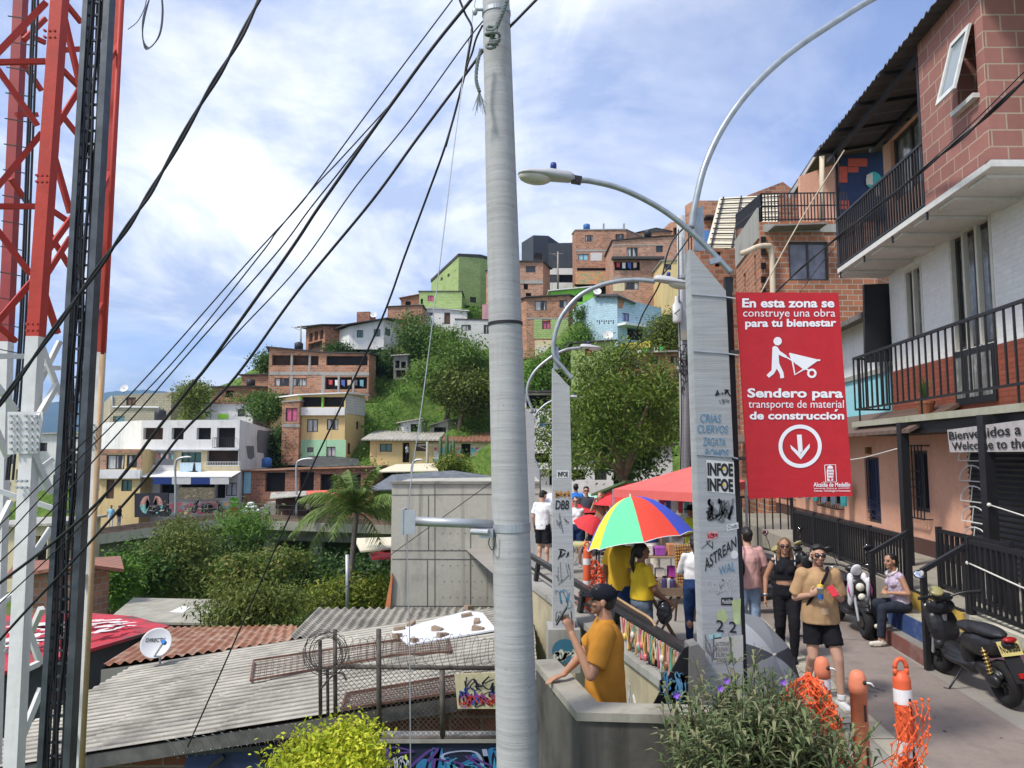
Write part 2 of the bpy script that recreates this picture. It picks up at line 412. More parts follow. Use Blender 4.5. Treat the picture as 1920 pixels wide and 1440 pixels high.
def facade(mb,P,u,n,zb,zl,zr,Wd,holes,m=0):
 """wall with real holes; holes = (s0,s1,z0,z1,depth)"""
 zt=min(zl,zr)
 xs=sorted({0,Wd}|{min(max(h[k],0),Wd)for h in holes for k in(0,1)});zs=sorted({zb,zt}|{min(max(h[k],zb),zt)for h in holes for k in(2,3)})
 pt=lambda s,z,d=0:Vector((P.x+u.x*s+n.x*d,P.y+u.y*s+n.y*d,z))
 for i in range(len(xs)-1):
  for j in range(len(zs)-1):
   cx,cz=(xs[i]+xs[i+1])/2,(zs[j]+zs[j+1])/2
   if any(h[0]<cx<h[1]and h[2]<cz<h[3]for h in holes):continue
   mb.face([pt(xs[i],zs[j]),pt(xs[i+1],zs[j]),pt(xs[i+1],zs[j+1]),pt(xs[i],zs[j+1])],m)
 if abs(zl-zr)>1e-3:
  mb.face([pt(0,zt),pt(Wd,zt),pt(Wd,zr)]if zr>zl else[pt(0,zt),pt(Wd,zt),pt(0,zl)],m)
 for a,b,c,d,dep in holes:
  for q in([(a,c),(b,c)],[(b,c),(b,d)],[(b,d),(a,d)],[(a,d),(a,c)]):
   mb.face([pt(*q[0]),pt(*q[1]),pt(*q[1],dep),pt(*q[0],dep)],m)
 return pt
def window_part(root,kind,pt,s0,s1,z0,z1,mt=None):
 w,h=s1-s0,z1-z0
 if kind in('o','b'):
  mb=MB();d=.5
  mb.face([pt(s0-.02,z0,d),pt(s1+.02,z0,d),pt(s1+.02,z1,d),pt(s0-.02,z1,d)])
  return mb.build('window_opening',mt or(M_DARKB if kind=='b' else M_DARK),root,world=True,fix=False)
 mb=MB();d=.14
 mb.face([pt(s0,z0,d),pt(s1,z0,d),pt(s1,z1,d),pt(s0,z1,d)])
 nm='door' if kind=='d' else 'window'
 o=mb.build(nm,mt or{'g':M_GLASS,'d':M_DOORW,'c':M_CURT}[kind[0]],root,world=True,fix=False)
 fb=MB();t=min(.07,w*.09);dd=d-.05
 def fr(a,b,c,e):
  q=[pt(a,c,d-.01),pt(b,c,d-.01),pt(b,e,d-.01),pt(a,e,d-.01)];fb.prism(q,(pt(0,0,0)-pt(0,0,.05)))
 fr(s0,s0+t,z0,z1);fr(s1-t,s1,z0,z1);fr(s0+t,s1-t,z0,z0+t);fr(s0+t,s1-t,z1-t,z1)
 if kind!='d' and w>.7:
  k=1 if w<1.7 else 2
  for i in range(k):c=s0+w*(i+1)/(k+1);fr(c-t/2,c+t/2,z0+t,z1-t)
 fb.build('window_frame' if kind!='d' else 'door_frame',M_FRAME,o,world=True)
 return o
def house(name,label,pts,yB,deep,wall,wins=(),roof=None,beams=(),cat='house',group=None,panels=(),over=.35,rth=.13,rise=0.0,base=None,terr=True):
 P=[at(px,yt,Y)for px,Y,yt in pts]
 zb=at(pts[0][0],yB,pts[0][1]).z if base is None else base
 root=thing(name,label,cat,(P[0].x,P[0].y,zb),0,group)
 mb=MB();segs=[]
 u0,n0,_=seg_frame(P[0],P[-1])
 segsf=[seg_frame(P[i],P[i+1])for i in range(len(P)-1)]
 holes=[[]for _ in segsf];todo=[]
 def loc(k,px,py):
  u,n,Wd=segsf[k];q=onplane(px,py,P[k],Vector((n.x,n.y,0)));return(q.x-P[k].x)*u.x+(q.y-P[k].y)*u.y,q.z
 for w in wins:
  kind,k,x0,y0,x1,y1=w[:6];mt=w[6]if len(w)>6 else None
  s0,z1=loc(k,x0,y0);s1,z0=loc(k,x1,y1)
  s0,s1=sorted((s0,s1));z0,z1=sorted((z0,z1));Wd=segsf[k][2]
  s0=max(s0,.06);s1=min(s1,Wd-.06);z0=max(z0,zb+.01);z1=min(z1,min(P[k].z,P[k+1].z)-.05)
  if s1-s0<.08 or z1-z0<.08:continue
  holes[k].append((s0,s1,z0,z1,.5 if kind in 'ob' else .14));todo.append((k,kind,s0,s1,z0,z1,mt))
 ptf=[]
 for k,(u,n,Wd)in enumerate(segsf):
  ptf.append(facade(mb,P[k],u,n,zb,P[k].z,P[k+1].z,Wd,holes[k]))
 B0=P[0]+Vector((n0.x,n0.y,0))*deep;B1=P[-1]+Vector((n0.x,n0.y,0))*deep
 B0.z+=rise;B1.z+=rise
 dn=lambda p:Vector((p.x,p.y,zb))
 mb.face([dn(P[-1]),dn(B1),B1,P[-1]]);mb.face([dn(B1),dn(B0),B0,B1]);mb.face([dn(B0),dn(P[0]),P[0],B0])
 if roof is None:mb.face([p-Vector((0,0,.05))for p in P+[B1,B0]])
 mb.build('wall',wall,root,world=True,fix=False)
 for k,kind,s0,s1,z0,z1,mt in todo:window_part(root,kind,ptf[k],s0,s1,z0,z1,mt)
 if roof is not None:
  rb=MB();o3=Vector((n0.x,n0.y,0))*over;u3=Vector((u0.x,u0.y,0))*over
  q=[p-o3+Vector((0,0,.012))for p in P];q[0]-=u3;q[-1]+=u3
  q+=[B1+u3+Vector((0,0,.012)),B0-u3+Vector((0,0,.012))]
  rb.prism(q,(0,0,rth));rb.build('roof',roof,root,world=True)
 for bm_ in beams:
  k,x0,y0,x1,y1=bm_[:5];mt=bm_[5]if len(bm_)>5 else M_CONC;nm=bm_[6]if len(bm_)>6 else 'floor_beam';pr=bm_[7]if len(bm_)>7 else .05
  s0,z1=loc(k,x0,y0);s1,z0=loc(k,x1,y1);pt=ptf[k]
  b=MB();b.prism([pt(s0,z0,.002),pt(s1,z0,.002),pt(s1,z1,.002),pt(s0,z1,.002)],pt(0,0,-pr)-pt(0,0,0));b.build(nm,mt,root,world=True)
 if terr:
  for p in P:TERRAIN.append((p.x,p.y,zb-.3))
  for p in(B0,B1):TERRAIN.append((p.x,p.y,zb+min(1.0,deep*.25)))
 root_pts[root.name]=(P,ptf,zb,loc)
 return root
root_pts={}
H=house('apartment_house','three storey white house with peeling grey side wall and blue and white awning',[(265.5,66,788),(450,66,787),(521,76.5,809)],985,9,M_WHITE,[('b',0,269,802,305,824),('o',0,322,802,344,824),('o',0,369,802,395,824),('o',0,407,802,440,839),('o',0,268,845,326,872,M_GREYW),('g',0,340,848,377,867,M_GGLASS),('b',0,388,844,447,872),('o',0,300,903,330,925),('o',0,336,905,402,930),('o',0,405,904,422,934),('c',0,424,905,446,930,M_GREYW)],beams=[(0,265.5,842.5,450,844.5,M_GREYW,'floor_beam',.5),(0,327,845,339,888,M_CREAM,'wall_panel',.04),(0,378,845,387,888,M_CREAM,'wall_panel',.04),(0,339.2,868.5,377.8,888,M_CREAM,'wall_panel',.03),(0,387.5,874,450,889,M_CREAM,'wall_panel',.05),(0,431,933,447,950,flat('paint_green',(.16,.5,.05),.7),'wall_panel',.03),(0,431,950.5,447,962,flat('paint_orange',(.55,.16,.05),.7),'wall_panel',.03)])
def rail_panel(root,k,x0,y0,x1,y1,name='balcony_railing',mt=None,proud=.45,step=.14):
 P,ptf,zb,loc=root_pts[root.name];pt=ptf[k];s0,z1=loc(k,x0,y0);s1,z0=loc(k,x1,y1);b=MB()
 for z in(z0,z1):b.bar(pt(s0,z,-proud),pt(s1,z,-proud),.04)
 n=max(2,int((s1-s0)/step))
 for i in range(n+1):s=s0+(s1-s0)*i/n;b.bar(pt(s,z0,-proud),pt(s,z1,-proud),.025)
 for s in(s0,s1):
  for z in(z0,z1):b.bar(pt(s,z,0),pt(s,z,-proud),.03)
 b.build(name,mt or M_BLACK,root,world=True)
rail_panel(H,0,403,821,441,839)
rail_panel(H,0,388,866,452,873,mt=M_FRAMEW,proud=.2)
P_,ptf_,zb_,loc_=root_pts[H.name];pt_=ptf_[0]
s0,z1=loc_(0,283,890);s1,z0=loc_(0,452,893);b=MB()
b.prism([pt_(s0,z1+.25,-.02),pt_(s1,z1+.25,-.02),pt_(s1,z1-.15,-2.2),pt_(s0,z1-.15,-2.2)],(0,0,.06));b.build('awning',M_ROOFW,H,world=True)
MV=[flat('cloth_navy',(.02,.05,.20),.9),flat('cloth_offwhite',(.6,.6,.58),.9)]
s0=loc_(0,309,890)[0];s1=loc_(0,447,890)[0]
for i in range(4):
 b=MB();a0=s0+(s1-s0)*i/4;a1=s0+(s1-s0)*(i+1)/4-.01
 b.prism([pt_(a0,z1-.17,-2.18),pt_(a1,z1-.17,-2.18),pt_(a1,z1-.75,-2.12),pt_(a0,z1-.75,-2.12)],(0,.02,0));b.build('valance',MV[i%2],H,world=True)
P2=ptf_[1]
for poly in([(461,836),(476,836),(477,857),(470,862),(464,858)],[(483,806),(511,809),(510,870),(497,869),(494,850),(482,848),(481,820)]):
 q=[loc_(1,x,y)for x,y in poly];b=MB();b.face([P2(s,z,-.012)for s,z in q]);b.build('render_patch',flat('render_dark_grey',(.16,.165,.175),.9,scale=2),H,world=True)
house('town_house','yellow two storey house with brick upper wall beside the steel mast',[(182,64,842),(266,64,842)],1000,8,M_YELLOW,[('c',0,200,853,233,880),('c',0,238,853,257,877),('d',0,200,899,213,935),('g',0,228,900,247,921,M_GGLASS),('g',0,183,900,186,920)],beams=[(0,182,842,266,850,M_BRICK,'parapet',.1),(0,182,880.5,266,897,M_WHITE,'balcony_wall',.35),(0,182,851,199,880,M_BRICK3,'wall_panel',.03),(0,258,851,266,880,M_BRICK3,'wall_panel',.03)])
H=house('block_house','tall beige block house with a white drainpipe and one small window',[(208,80,742),(322,80,735),(348,84,737)],842,9,M_BEIGE,[('c',0,237,745,254,760,flat('shutter_brown',(.16,.09,.06),.8)),('o',0,212,780,233,800,M_SKYB)],rise=-.2)
b=MB();q=[at(*p,79.9)for p in((210,742),(211,763),(298,764),(297,786))];b.tube(q,.10,8);b.build('drainpipe',M_FRAMEW,H,world=True)
house('small_house','low sky blue house below the beige block house',[(186,72,812),(224,72,803)],845,6,M_SKYB,[])
house('small_house','far house with grey roof at the left edge behind the white mast leg',[(60,75,815),(182,75,812)],1000,8,M_WHITE,[('g',0,74,830,88,846),('o',0,140,850,170,880),('g',0,100,890,120,915)],roof=M_ROOFZ)
house('small_house','far pale house cut by the left picture edge',[(-60,74,830),(56,74,824)],1000,8,M_CREAM,[('g',0,8,850,24,870),('o',0,30,880,48,905),('c',0,4,905,20,925)],roof=M_ROOFZ)
house('small_house','long low white walled house with red roof edge behind the big white house',[(385,78,757),(475,78,757)],800,5,M_WHITE,[('g',0,446,767,459,781),('o',0,345,760,365,780)],roof=M_RUST,beams=[(0,409,776,428,786,flat('paint_lime',(.3,.6,.06),.7),'wall_panel',.05)])
house('brick_house','long brick house with one small window above the white walled house',[(397,86,727),(464,86,725),(508,87,728)],790,6,M_BRICK2,[('b',0,423,732,438,745)],roof=M_ROOFD)
house('brick_house','small brick room topmost left of the open brick tenement',[(453,89,704),(508,89,703)],760,6,M_BRICK,[],roof=M_ROOFD)
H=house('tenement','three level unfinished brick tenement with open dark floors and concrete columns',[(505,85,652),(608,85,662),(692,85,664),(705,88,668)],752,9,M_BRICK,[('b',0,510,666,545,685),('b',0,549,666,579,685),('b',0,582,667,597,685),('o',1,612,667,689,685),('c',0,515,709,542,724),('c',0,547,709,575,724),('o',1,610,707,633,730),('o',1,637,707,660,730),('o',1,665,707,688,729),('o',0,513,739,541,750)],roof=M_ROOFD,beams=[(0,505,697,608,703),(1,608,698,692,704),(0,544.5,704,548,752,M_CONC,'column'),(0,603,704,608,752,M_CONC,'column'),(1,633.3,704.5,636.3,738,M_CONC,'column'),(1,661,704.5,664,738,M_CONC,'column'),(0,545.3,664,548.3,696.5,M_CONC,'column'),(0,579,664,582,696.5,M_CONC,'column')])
H=house('town_house','yellow and mint house with a green framed open top floor',[(562,74,742),(648,74,738),(684,79,742)],868,8,M_YELLOW,[('o',0,566,744,603,763),('o',0,606,744,645,763),('c',0,576,786,596,810),('c',0,613,786,634,806),('g',0,576,839,588,848),('c',0,612,838,629,856,M_GREYW),('d',1,652,831,657,852),('d',1,668,790,673,805)],roof=M_ROOFW,beams=[(0,562,764.5,648,779,M_WHITE,'balcony_wall',.4),(0,562,741,565.5,764,M_BGREEN,'column',.06),(0,603.3,743,605.7,764,M_BGREEN,'column',.06),(0,562,824.5,575.5,868,M_MINT,'wall_panel',.03),(0,588.5,824.5,611.5,868,M_MINT,'wall_panel',.03),(0,629.5,824.5,648,868,M_MINT,'wall_panel',.03),(0,576,824.5,588.3,838.5,M_MINT,'wall_panel',.03),(0,576,848.5,588.3,868,M_MINT,'wall_panel',.03),(0,611.8,824.5,629.3,837.5,M_MINT,'wall_panel',.03),(1,648.3,739,684,780,M_WBLOCK,'wall_panel',.04)])
H=house('brick_tower','narrow brick tower room with a pink curtain beside the yellow and mint house',[(530,73.2,755),(562,73.2,752)],872,6,M_BRICK,[('c',0,536,765,557,790,M_PINK)],beams=[(0,530,795,562,801,M_CONC)],roof=M_CONC,over=.1)
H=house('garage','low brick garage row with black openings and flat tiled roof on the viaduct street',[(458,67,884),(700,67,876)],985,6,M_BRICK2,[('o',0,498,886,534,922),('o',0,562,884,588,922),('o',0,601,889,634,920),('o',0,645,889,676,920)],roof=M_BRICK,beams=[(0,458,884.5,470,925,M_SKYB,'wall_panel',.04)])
house('low_house','pale yellow single storey house with corrugated roof and a person in its doorway',[(694,72,826),(812,72,827)],884,6,M_YELLOW,[('c',0,712,832,735,847,M_GGLASS),('o',0,755,830,767,867),('c',0,778,831,800,846,M_DOORW)],roof=M_ROOFZ,over=.7,rise=1.0)
M_TRI=mural('triangle_mural',[(.60,.22,.15),(.12,.38,.42),(.62,.58,.52),(.45,.12,.18),(.18,.50,.52),(.66,.62,.58),(.55,.35,.28)],1.7)
house('low_house','low house with a triangle patterned mural and rusty roof',[(812.5,72,829),(932,72,829)],880,6,M_CREAM,[('o',0,865,832,882,870)],roof=M_RUST,over=.5,rise=1.0,beams=[(0,814,839,864,865,M_TRI,'mural',.03),(0,883,839,931,865,M_TRI,'mural',.03)])
house('hill_house','brick house with dark eaves and white left wall on the ridge',[(574,107,615),(610,102,611),(655,104,612)],668,8,M_BRICK2,[('o',0,580,625,586,640),('o',0,590,622,596,637),('o',0,600,620,606,635),('b',0,578,645,604,656)],roof=M_ROOFD,over=.9)
house('hill_house','white bungalow with green windows on the ridge above the trees',[(655,100,612),(720,100,599),(748,104,603)],655,8,M_WHITE,[('g',0,669,619,681,633,M_GGLASS),('g',0,701,617,713,631,M_GGLASS),('g',1,722,615,732,631,M_GGLASS)],roof=M_ROOFD,over=.9)
house('brick_house','plain brick house behind the white bungalow',[(727,108,576),(792,108,573)],630,7,M_BRICK,[],roof=M_ROOFD,over=.2)
house('brick_house','small brick attic left behind the white bungalow',[(669,108,585),(693,108,584)],630,5,M_BRICK2,[])
house('block_house','low lime green house with a pink window below the tall green house',[(786,118,547),(866,118,547)],600,7,M_LIME,[('c',0,802,554,813,565,M_PINK),('o',0,789,560,793,570)],roof=M_ROOFD,over=.15)
house('block_house','tall lime green house with an olive side wall on the hilltop',[(809,132,529),(860,122,481),(901,124,483)],592,8,M_GREEN,[('g',1,881.5,556,893,568,M_FRAME),('g',0,852,494,856,507,M_FRAME),('g',0,839,505,843,518,M_FRAME),('b',0,826,511,830,525)],roof=M_ROOFD,over=.1,rth=.5)
house('small_house','white house with a dark door and scribbled wall below the lime green house',[(791,112,578),(830,112,580),(876,112,584)],622,6,M_WHITE,[('d',1,833,586,844,608),('c',0,800,586,812,592)],roof=M_ROOFW,over=.3)
house('block_house','white block house partly hidden by the grey pole',[(854,104,599),(930,104,601)],670,7,M_WBLOCK,[('c',0,907,609,919,626),('c',0,865,609,883,620)],roof=M_ROOFD,over=.1)
house('brick_house','narrow brick house between the tall green house and the grey pole',[(901.5,128,500),(935,128,499)],590,7,M_BRICK2,[('o',0,904,510,912,528)])
house('small_house','rose pink wall fragment beside the grey pole',[(904,109,571),(940,109,571)],612,6,M_PINKW,[])
house('slate_house','dark slate painted house on the hilltop',[(978,118,455),(1000,115,441),(1028,116,442)],545,8,M_SLATE,[('g',1,1000,474,1017,487)])
house('slate_house','dark slate painted annex with a pale base',[(1028,116,456),(1078,116,455)],545,8,M_SLATE,[('o',0,1049,516,1077,529)],beams=[(0,1031,503,1078,515,M_WHITE,'wall_panel',.05),(0,1031,530,1078,543,M_WHITE,'wall_panel',.05)])
house('brick_house','brick house with one barred window under a dark flat roof edge',[(966,104,491),(1018,104,492),(1031,108,505)],572,7,M_BRICK3,[('g',0,986,499,1004,511),('o',0,982,532,990,543),('o',0,986,549,996,560)],roof=M_ROOFD,over=.3,beams=[(0,966,526,1018,532,M_CONC,'floor_beam',.1)])
H=house('brick_house','tall brick house with concrete frame topmost on the right ridge',[(1073,112,440),(1079,106,432),(1174,106,431)],545,9,M_BRICK,[('c',1,1097,441,1112,453),('c',1,1154,439,1170,452),('c',1,1084,476,1103,488,M_SKYB),('c',1,1146,475,1157,488),('o',1,1082,502,1160,507.5)],roof=M_CONC,over=.1,beams=[(1,1079,468,1174,471.5),(1,1107,474,1129,489,M_WBLOCK,'lattice_block',.03),(1,1079,510,1150,533,mural('flower_mural',[(.52,.25,.10),(.55,.30,.12),(.10,.30,.20),(.58,.33,.14),(.45,.20,.12),(.60,.40,.20)],1.1,'noise'),'mural',.04)])
b=MB()
for px in(1132,1170):p=at(px,432,106);b.bar(p,p+Vector((0,0,1.0)),.25)
b.build('roof_stub',M_CONC,H,world=True)
H=house('brick_house','wide brick house with a barred balcony door beside the tall brick house',[(1149,98,452),(1245,98,444),(1278,98,443)],580,8,M_BRICK3,[('c',0,1175,464,1196,486),('g',0,1230,460,1243,473),('o',0,1152,490,1200,507),('c',0,1172,529,1198,543)],roof=M_ROOFD,over=.2,beams=[(0,1149.5,529,1171,546,M_CREAM,'wall_panel',.03),(0,1149,463-4,1245,461.5-1,M_CONC),(0,1146,484,1243,488.5,M_ROOFD,'canopy',1.0),(0,1150,520,1278,524)])
house('brick_house','small brick attic on the ridge behind the wide brick house',[(1193,112,438),(1230,112,429),(1262,112,436)],470,5,M_BRICK,[],roof=M_ROOFD,over=.2)
house('brick_house','brick house with a red doorway at the ridge end behind the thin pole',[(1240,114,432),(1258,112,416),(1290,110,420)],480,5,M_BRICK,[('b',1,1262,425,1274,440)])
house('small_house','yellow house behind the thin utility pole',[(1242,92,490),(1262,92,489),(1292,92,488)],590,6,M_YELLOW,[('g',0,1247,495,1259,506),('g',1,1272,494,1277,508)],roof=M_CONC,over=.2)
house('small_house','bright green low house on the slope between brick houses',[(1033,96,547),(1117,96,538)],590,6,M_BGREEN,[('o',0,1080,551,1093,566)],roof=M_WHITE,over=.4)
H=house('brick_house','brick house with lime green lower floor and lettered yellow base',[(987,88,559),(1066,88,554),(1082,92,560)],672,7,M_BRICK,[('c',0,1003,564,1025,582),('c',0,1049,563,1064,577),('c',0,1017,602,1032,617,M_PINK)],roof=M_ROOFD,over=.3,beams=[(0,1001,599,1016.5,635,M_LIME,'wall_panel',.05),(0,1032.5,599,1066,635,M_LIME,'wall_panel',.05),(0,1016.5,617.5,1032.5,635,M_LIME,'wall_panel',.05),(0,987,596,1066,598.8),(0,1003,638,1066,672,M_CREAM,'wall_panel',.06)])
P_,ptf_,zb_,loc_=root_pts[H.name];b=MB()
def fn_(x0,y0,x1,y1,k=0,pr=-.075):
 s0,z1=loc_(k,x0,y0);s1,z0=loc_(k,x1,y1);return lambda u,v:ptf_[k](s0+(s1-s0)*u,z0+(z1-z0)*v,pr)
text_on(b,'BAW',fn_(1007,648,1040,662),.03);b.build('graffiti',M_FRAMEW,H,world=True,fix=False)
house('small_house','dark brick strip house at the edge of the grey pole',[(968,92,580),(1001,92,578)],672,5,M_BRICK2,[],beams=[(0,970,583,1001,600,M_PINKW,'wall_panel',.03)])
H=house('block_house','light blue block house with dark eaves and a row of small holes',[(1114,80,557),(1157,78,557),(1240,82,578)],655,7,M_LBLUE,[('g',1,1167,586,1180,603,flat('window_violet',(.22,.24,.45),.4)),('o',1,1176,614,1213,641)],beams=[(1,1158,611,1216,615,M_ROOFW,'canopy',1.2)])
P_,ptf_,zb_,loc_=root_pts[H.name];b=MB()
for i in range(8):
 for j in range(2):
  x,y=1120+i*4.3,602+(i+j)%2*4+j*.1
  if(i+j)%2==0 or j==0:s,z=loc_(0,min(x,1154),y);b.face([ptf_[0](s-.07,z-.09,-.01),ptf_[0](s+.07,z-.09,-.01),ptf_[0](s+.07,z+.09,-.01),ptf_[0](s-.07,z+.09,-.01)])
b.build('vent_holes',M_DARK,H,world=True,fix=False)
b=MB();q=[at(*p)for p in((1112,556,79.5),(1158,556,77.3),(1192,570,79),(1192,570,84),(1158,553,84),(1112,554,84))];b.prism(q,(0,0,.15));b.build('roof',M_ROOFD,H,world=True)
b=MB();q=[at(*p)for p in((1158.5,578,78.03),(1158.5,558,78.03),(1188,569,79.5),(1188,577.5,79.5))];b.prism(q,(.1,.3,0));b.build('gable',M_BRICK,H,world=True)
house('block_house','lime green house with a red window below the light blue house',[(1074,64,645),(1150,64,640)],735,6,M_LIME,[('c',0,1097,654,1110,668,flat('shutter_red',(.4,.03,.05),.7))],roof=M_ROOFD,over=.3)
H=house('brick_house','brick house with a yellow banner and coloured letters on its terrace',[(1178,58,664),(1290,58,660)],740,6,M_BRICK,[('c',0,1186,674,1199,690),('c',0,1218,668,1234,684),('c',0,1257,668,1270,685)],roof=M_CONC,over=.4)
b=MB();q=[at(*p,57.4)for p in((1163,655),(1219,651),(1219,639),(1163,645))];b.prism(q,(0,.05,0));ban=b.build('banner',flat('banner_yellow',(.70,.60,.08),.7),H,world=True)
b=MB();text_on(b,'PARCETZUSTA',lambda u,v:at(1167+49*u,653-3.5*u-7*v,57.37),.02);b.build('lettering',M_ROOFD,ban,world=True,fix=False)
for i,ch in enumerate('OPEN UP'):
 if ch==' ':continue
 b=MB();x=1174+i*10.5;text_on(b,ch,(lambda x:lambda u,v:at(x+7.5*u,664-i*.8-9*v,57.3))(x),.04);q=b.build('letter',flat('letter_%d'%(i%3),[(.10,.45,.12),(.65,.25,.08),(.70,.66,.60)][i%3],.7),H,world=True,fix=False)
house('small_house','white and blue house with a dark roof floor behind the thin lamp pole',[(985,45,737),(1037,45,737)],880,5,M_WHITE,[('o',0,987,740,1034,766),('c',0,1012,780,1024,800,M_BLUE),('g',0,993,772,999,806,M_BLUE),('o',0,1000,850,1030,868)],roof=M_ROOFD,over=.4)
house('brick_house','dark brick house front behind the market tree',[(1015,45.5,850),(1260,45.5,835)],945,6,M_WHITE,[('o',0,1070,880,1098,900),('g',0,1115,870,1138,900),('o',0,1150,880,1190,910),('o',0,1030,880,1050,910)],roof=M_ROOFD)
house('shack','small grey wooden shack half hidden in the slope trees',[(738,90,668),(764,90,666)],712,3,M_CONCD,[('o',0,741,676,749,690),('o',0,752,678,761,690),('b',0,743,694,760,708)],roof=M_ROOFZ,over=.3)
house('shack','collapsing pale sheet shack on the slope above the yellow house',[(756,77,793),(790,77,786),(800,78,792)],812,3,M_GREYW,[('o',0,770,795,784,810)],roof=M_ROOFZ,over=.3)
house('shack','dark shack with mossy roof on the slope above the triangle mural',[(806,77,800),(840,77,788),(858,78,790)],812,3,M_CONC,[('o',0,814,798,836,811)],roof=M_CONCD,over=.3)
house('brick_house','small brick house wedged under the tall brick house beside the pole',[(1085,92,582),(1114,92,580)],632,5,M_BRICK2,[('c',0,1094,588,1104,600)],roof=M_ROOFD,over=.2)
house('brick_house','brick attic with a lean-to roof left of the lime green house',[(752,120,560),(788,120,552)],600,5,M_BRICK2,[('o',0,760,565,770,575)],roof=M_RUST,over=.3)
M_SOIL=None
def terrain_mat():
 m,nt,N,L,b=_new('terrain');b.inputs['Roughness'].default_value=.95;b.inputs['Specular IOR Level'].default_value=.1
 tc=N.new('ShaderNodeTexCoord');o=tc.outputs['Object']
 n1=_noise(N,L,o,.16,7,.65);n2=_noise(N,L,o,1.6,6,.7)
 c=_ramp(N,L,n2,[(.3,(.045,.085,.016)),(.5,(.10,.17,.034)),(.7,(.16,.23,.06))])
 c=_mix(N,L,_ramp(N,L,n1,[(.56,0),(.66,.8)]),c,(.20,.14,.08))
 L.new(c,b.inputs['Base Color']);_bump(N,L,b,n2,1.0,.3)
 return m
EXTRA=[(-60,8,-6),(-25,6,-5),(-10,5,-4.5),(-2,4,-4),(-30,20,-7),(-14,18,-6),(-6,20,-5.5),(-2,22,-4),(-40,40,-12),(-24,42,-11),(-12,40,-9),(-6,36,-8),(-40,50,-11),(-28,50,-10),(-14,50,-9),(-48,57,-8),(-30,56,-7),(-14,55,-7),(-4,48,-6),(0,40,-3),(2,30,-1),(1.5,12,-1.5),(.8,16,-1.5),(1,22,-1.2),(10,10,-.4),(10,30,-.3),(20,20,-.3),(25,40,1),(12,45,-.4),(4,3,-.4),(4,0,-.4),(0,0,-3),(30,8,-.4),(60,10,-.4),(60,40,4),(60,90,25),(90,150,40),(40,130,40),(0,150,26),(-20,150,18),(-40,140,8),(-60,120,4),(-90,90,-6),(-90,140,-8),(-120,60,-12),(-120,20,-12),(-70,75,-5),(60,220,40),(0,240,38),(-60,230,10),(-120,240,-14),(120,100,36),(-60,0,-8),(0,-20,-3),(40,-20,-.4)]
for px,py,Y in[(700,750,83),(760,720,86),(820,700,90),(880,680,96),(720,660,95),(760,640,102),(700,800,78),(780,780,78),(850,800,76),(900,780,79),(900,720,88),(1050,690,78),(1090,600,84),(1100,590,88),(1020,700,72),(1230,620,84),(1260,700,66),(700,900,68),(500,780,82),(350,770,78)]:
 p=at(px,py,Y);EXTRA.append(tuple(p))
CT=np.array(EXTRA+TERRAIN,float)
def ground_z(x,y):
 d2=(CT[:,0]-x)**2+(CT[:,1]-y)**2;w=1/(d2+1.2)**1.9
 z=float((w*CT[:,2]).sum()/w.sum())
 sm=lambda a,b,t:(lambda k:k*k*(3-2*k))(min(max((t-a)/(b-a),0),1))
 gully=-4.5-5.5*sm(14,34,y)+60*sm(66,72,y)+14*sm(-6,2.5,x+0*y)*sm(24,36,y)
 z=min(z,gully)if x<2.5 else z
 if x>-1 and y<50:z=min(z,-.5+60*sm(46,50,y)-3*sm(1.2,-1,x))
 return z
xs=sorted({*range(-240,-60,12),*[i*1.5 for i in range(-40,30)],*range(45,240,10)});ys=sorted({*range(-30,0,6),*[i*1.5 for i in range(0,90)],*range(135,330,10)})
vs=[];fs=[]
for j,y in enumerate(ys):
 for i,x in enumerate(xs):
  z=ground_z(x,y)
  if y>35:z+=mnoise.noise(Vector((x*.25,y*.25,0)))*.5
  vs.append((x,y,z))
nx=len(xs)
for j in range(len(ys)-1):
 for i in range(nx-1):fs.append((j*nx+i,j*nx+i+1,(j+1)*nx+i+1,(j+1)*nx+i))
mb=MB();mb.add(vs,fs);tag(mb.build('terrain',terrain_mat(),smooth=True,fix=False),kind='structure')
def far_mat():
 m,nt,N,L,b=_new('far_forest');b.inputs['Roughness'].default_value=1;b.inputs['Specular IOR Level'].default_value=0
 tc=N.new('ShaderNodeTexCoord');n=_noise(N,L,tc.outputs['Object'],.004,6,.6)
 L.new(_ramp(N,L,n,[(.35,(.018,.045,.05)),(.65,(.035,.07,.065))]),b.inputs['Base Color']);return m  # forest green tinted with the blue of distant haze, on top of the volume
M_FAR=far_mat()
mb=MB();mb.face([(-9000,250,-40),(9000,250,-40),(9000,9000,-40),(-9000,9000,-40)]);tag(mb.build('valley_floor',M_FAR),kind='structure')
prof=[(-400,750),(-200,742),(-60,760),(40,765),(120,752),(190,736),(230,733),(275,731),(330,737),(420,752),(520,770),(700,800),(1000,830),(1500,820),(2100,800),(2700,790)]
vs=[];fs=[];pf=[]
for k in range(len(prof)-1):
 for t in range(6):
  a,b_=prof[k],prof[k+1];f=t/6;pf.append((a[0]+(b_[0]-a[0])*f,a[1]+(b_[1]-a[1])*f+random.Random(k*9+t).uniform(-1.2,1.2)))
for x,y in pf:
 p=at(x,y,5200)
 for s in range(7):
  f=s/6;q=Vector((p.x*(1-.35*(1-f)),5200-2200*(1-f),-40+(p.z+40)*f**1.3+mnoise.noise(Vector((x*.01,f*3,1)))*60*f*(1-f)));vs.append(q)
n=len(pf)
for i in range(n-1):
 for s in range(6):fs.append((i*7+s,(i+1)*7+s,(i+1)*7+s+1,i*7+s+1))
mb=MB();mb.add(vs,fs);tag(mb.build('mountains',M_FAR,smooth=True),kind='structure')
M_PAVE=plaster('viaduct_asphalt',(.12,.115,.11),.3)
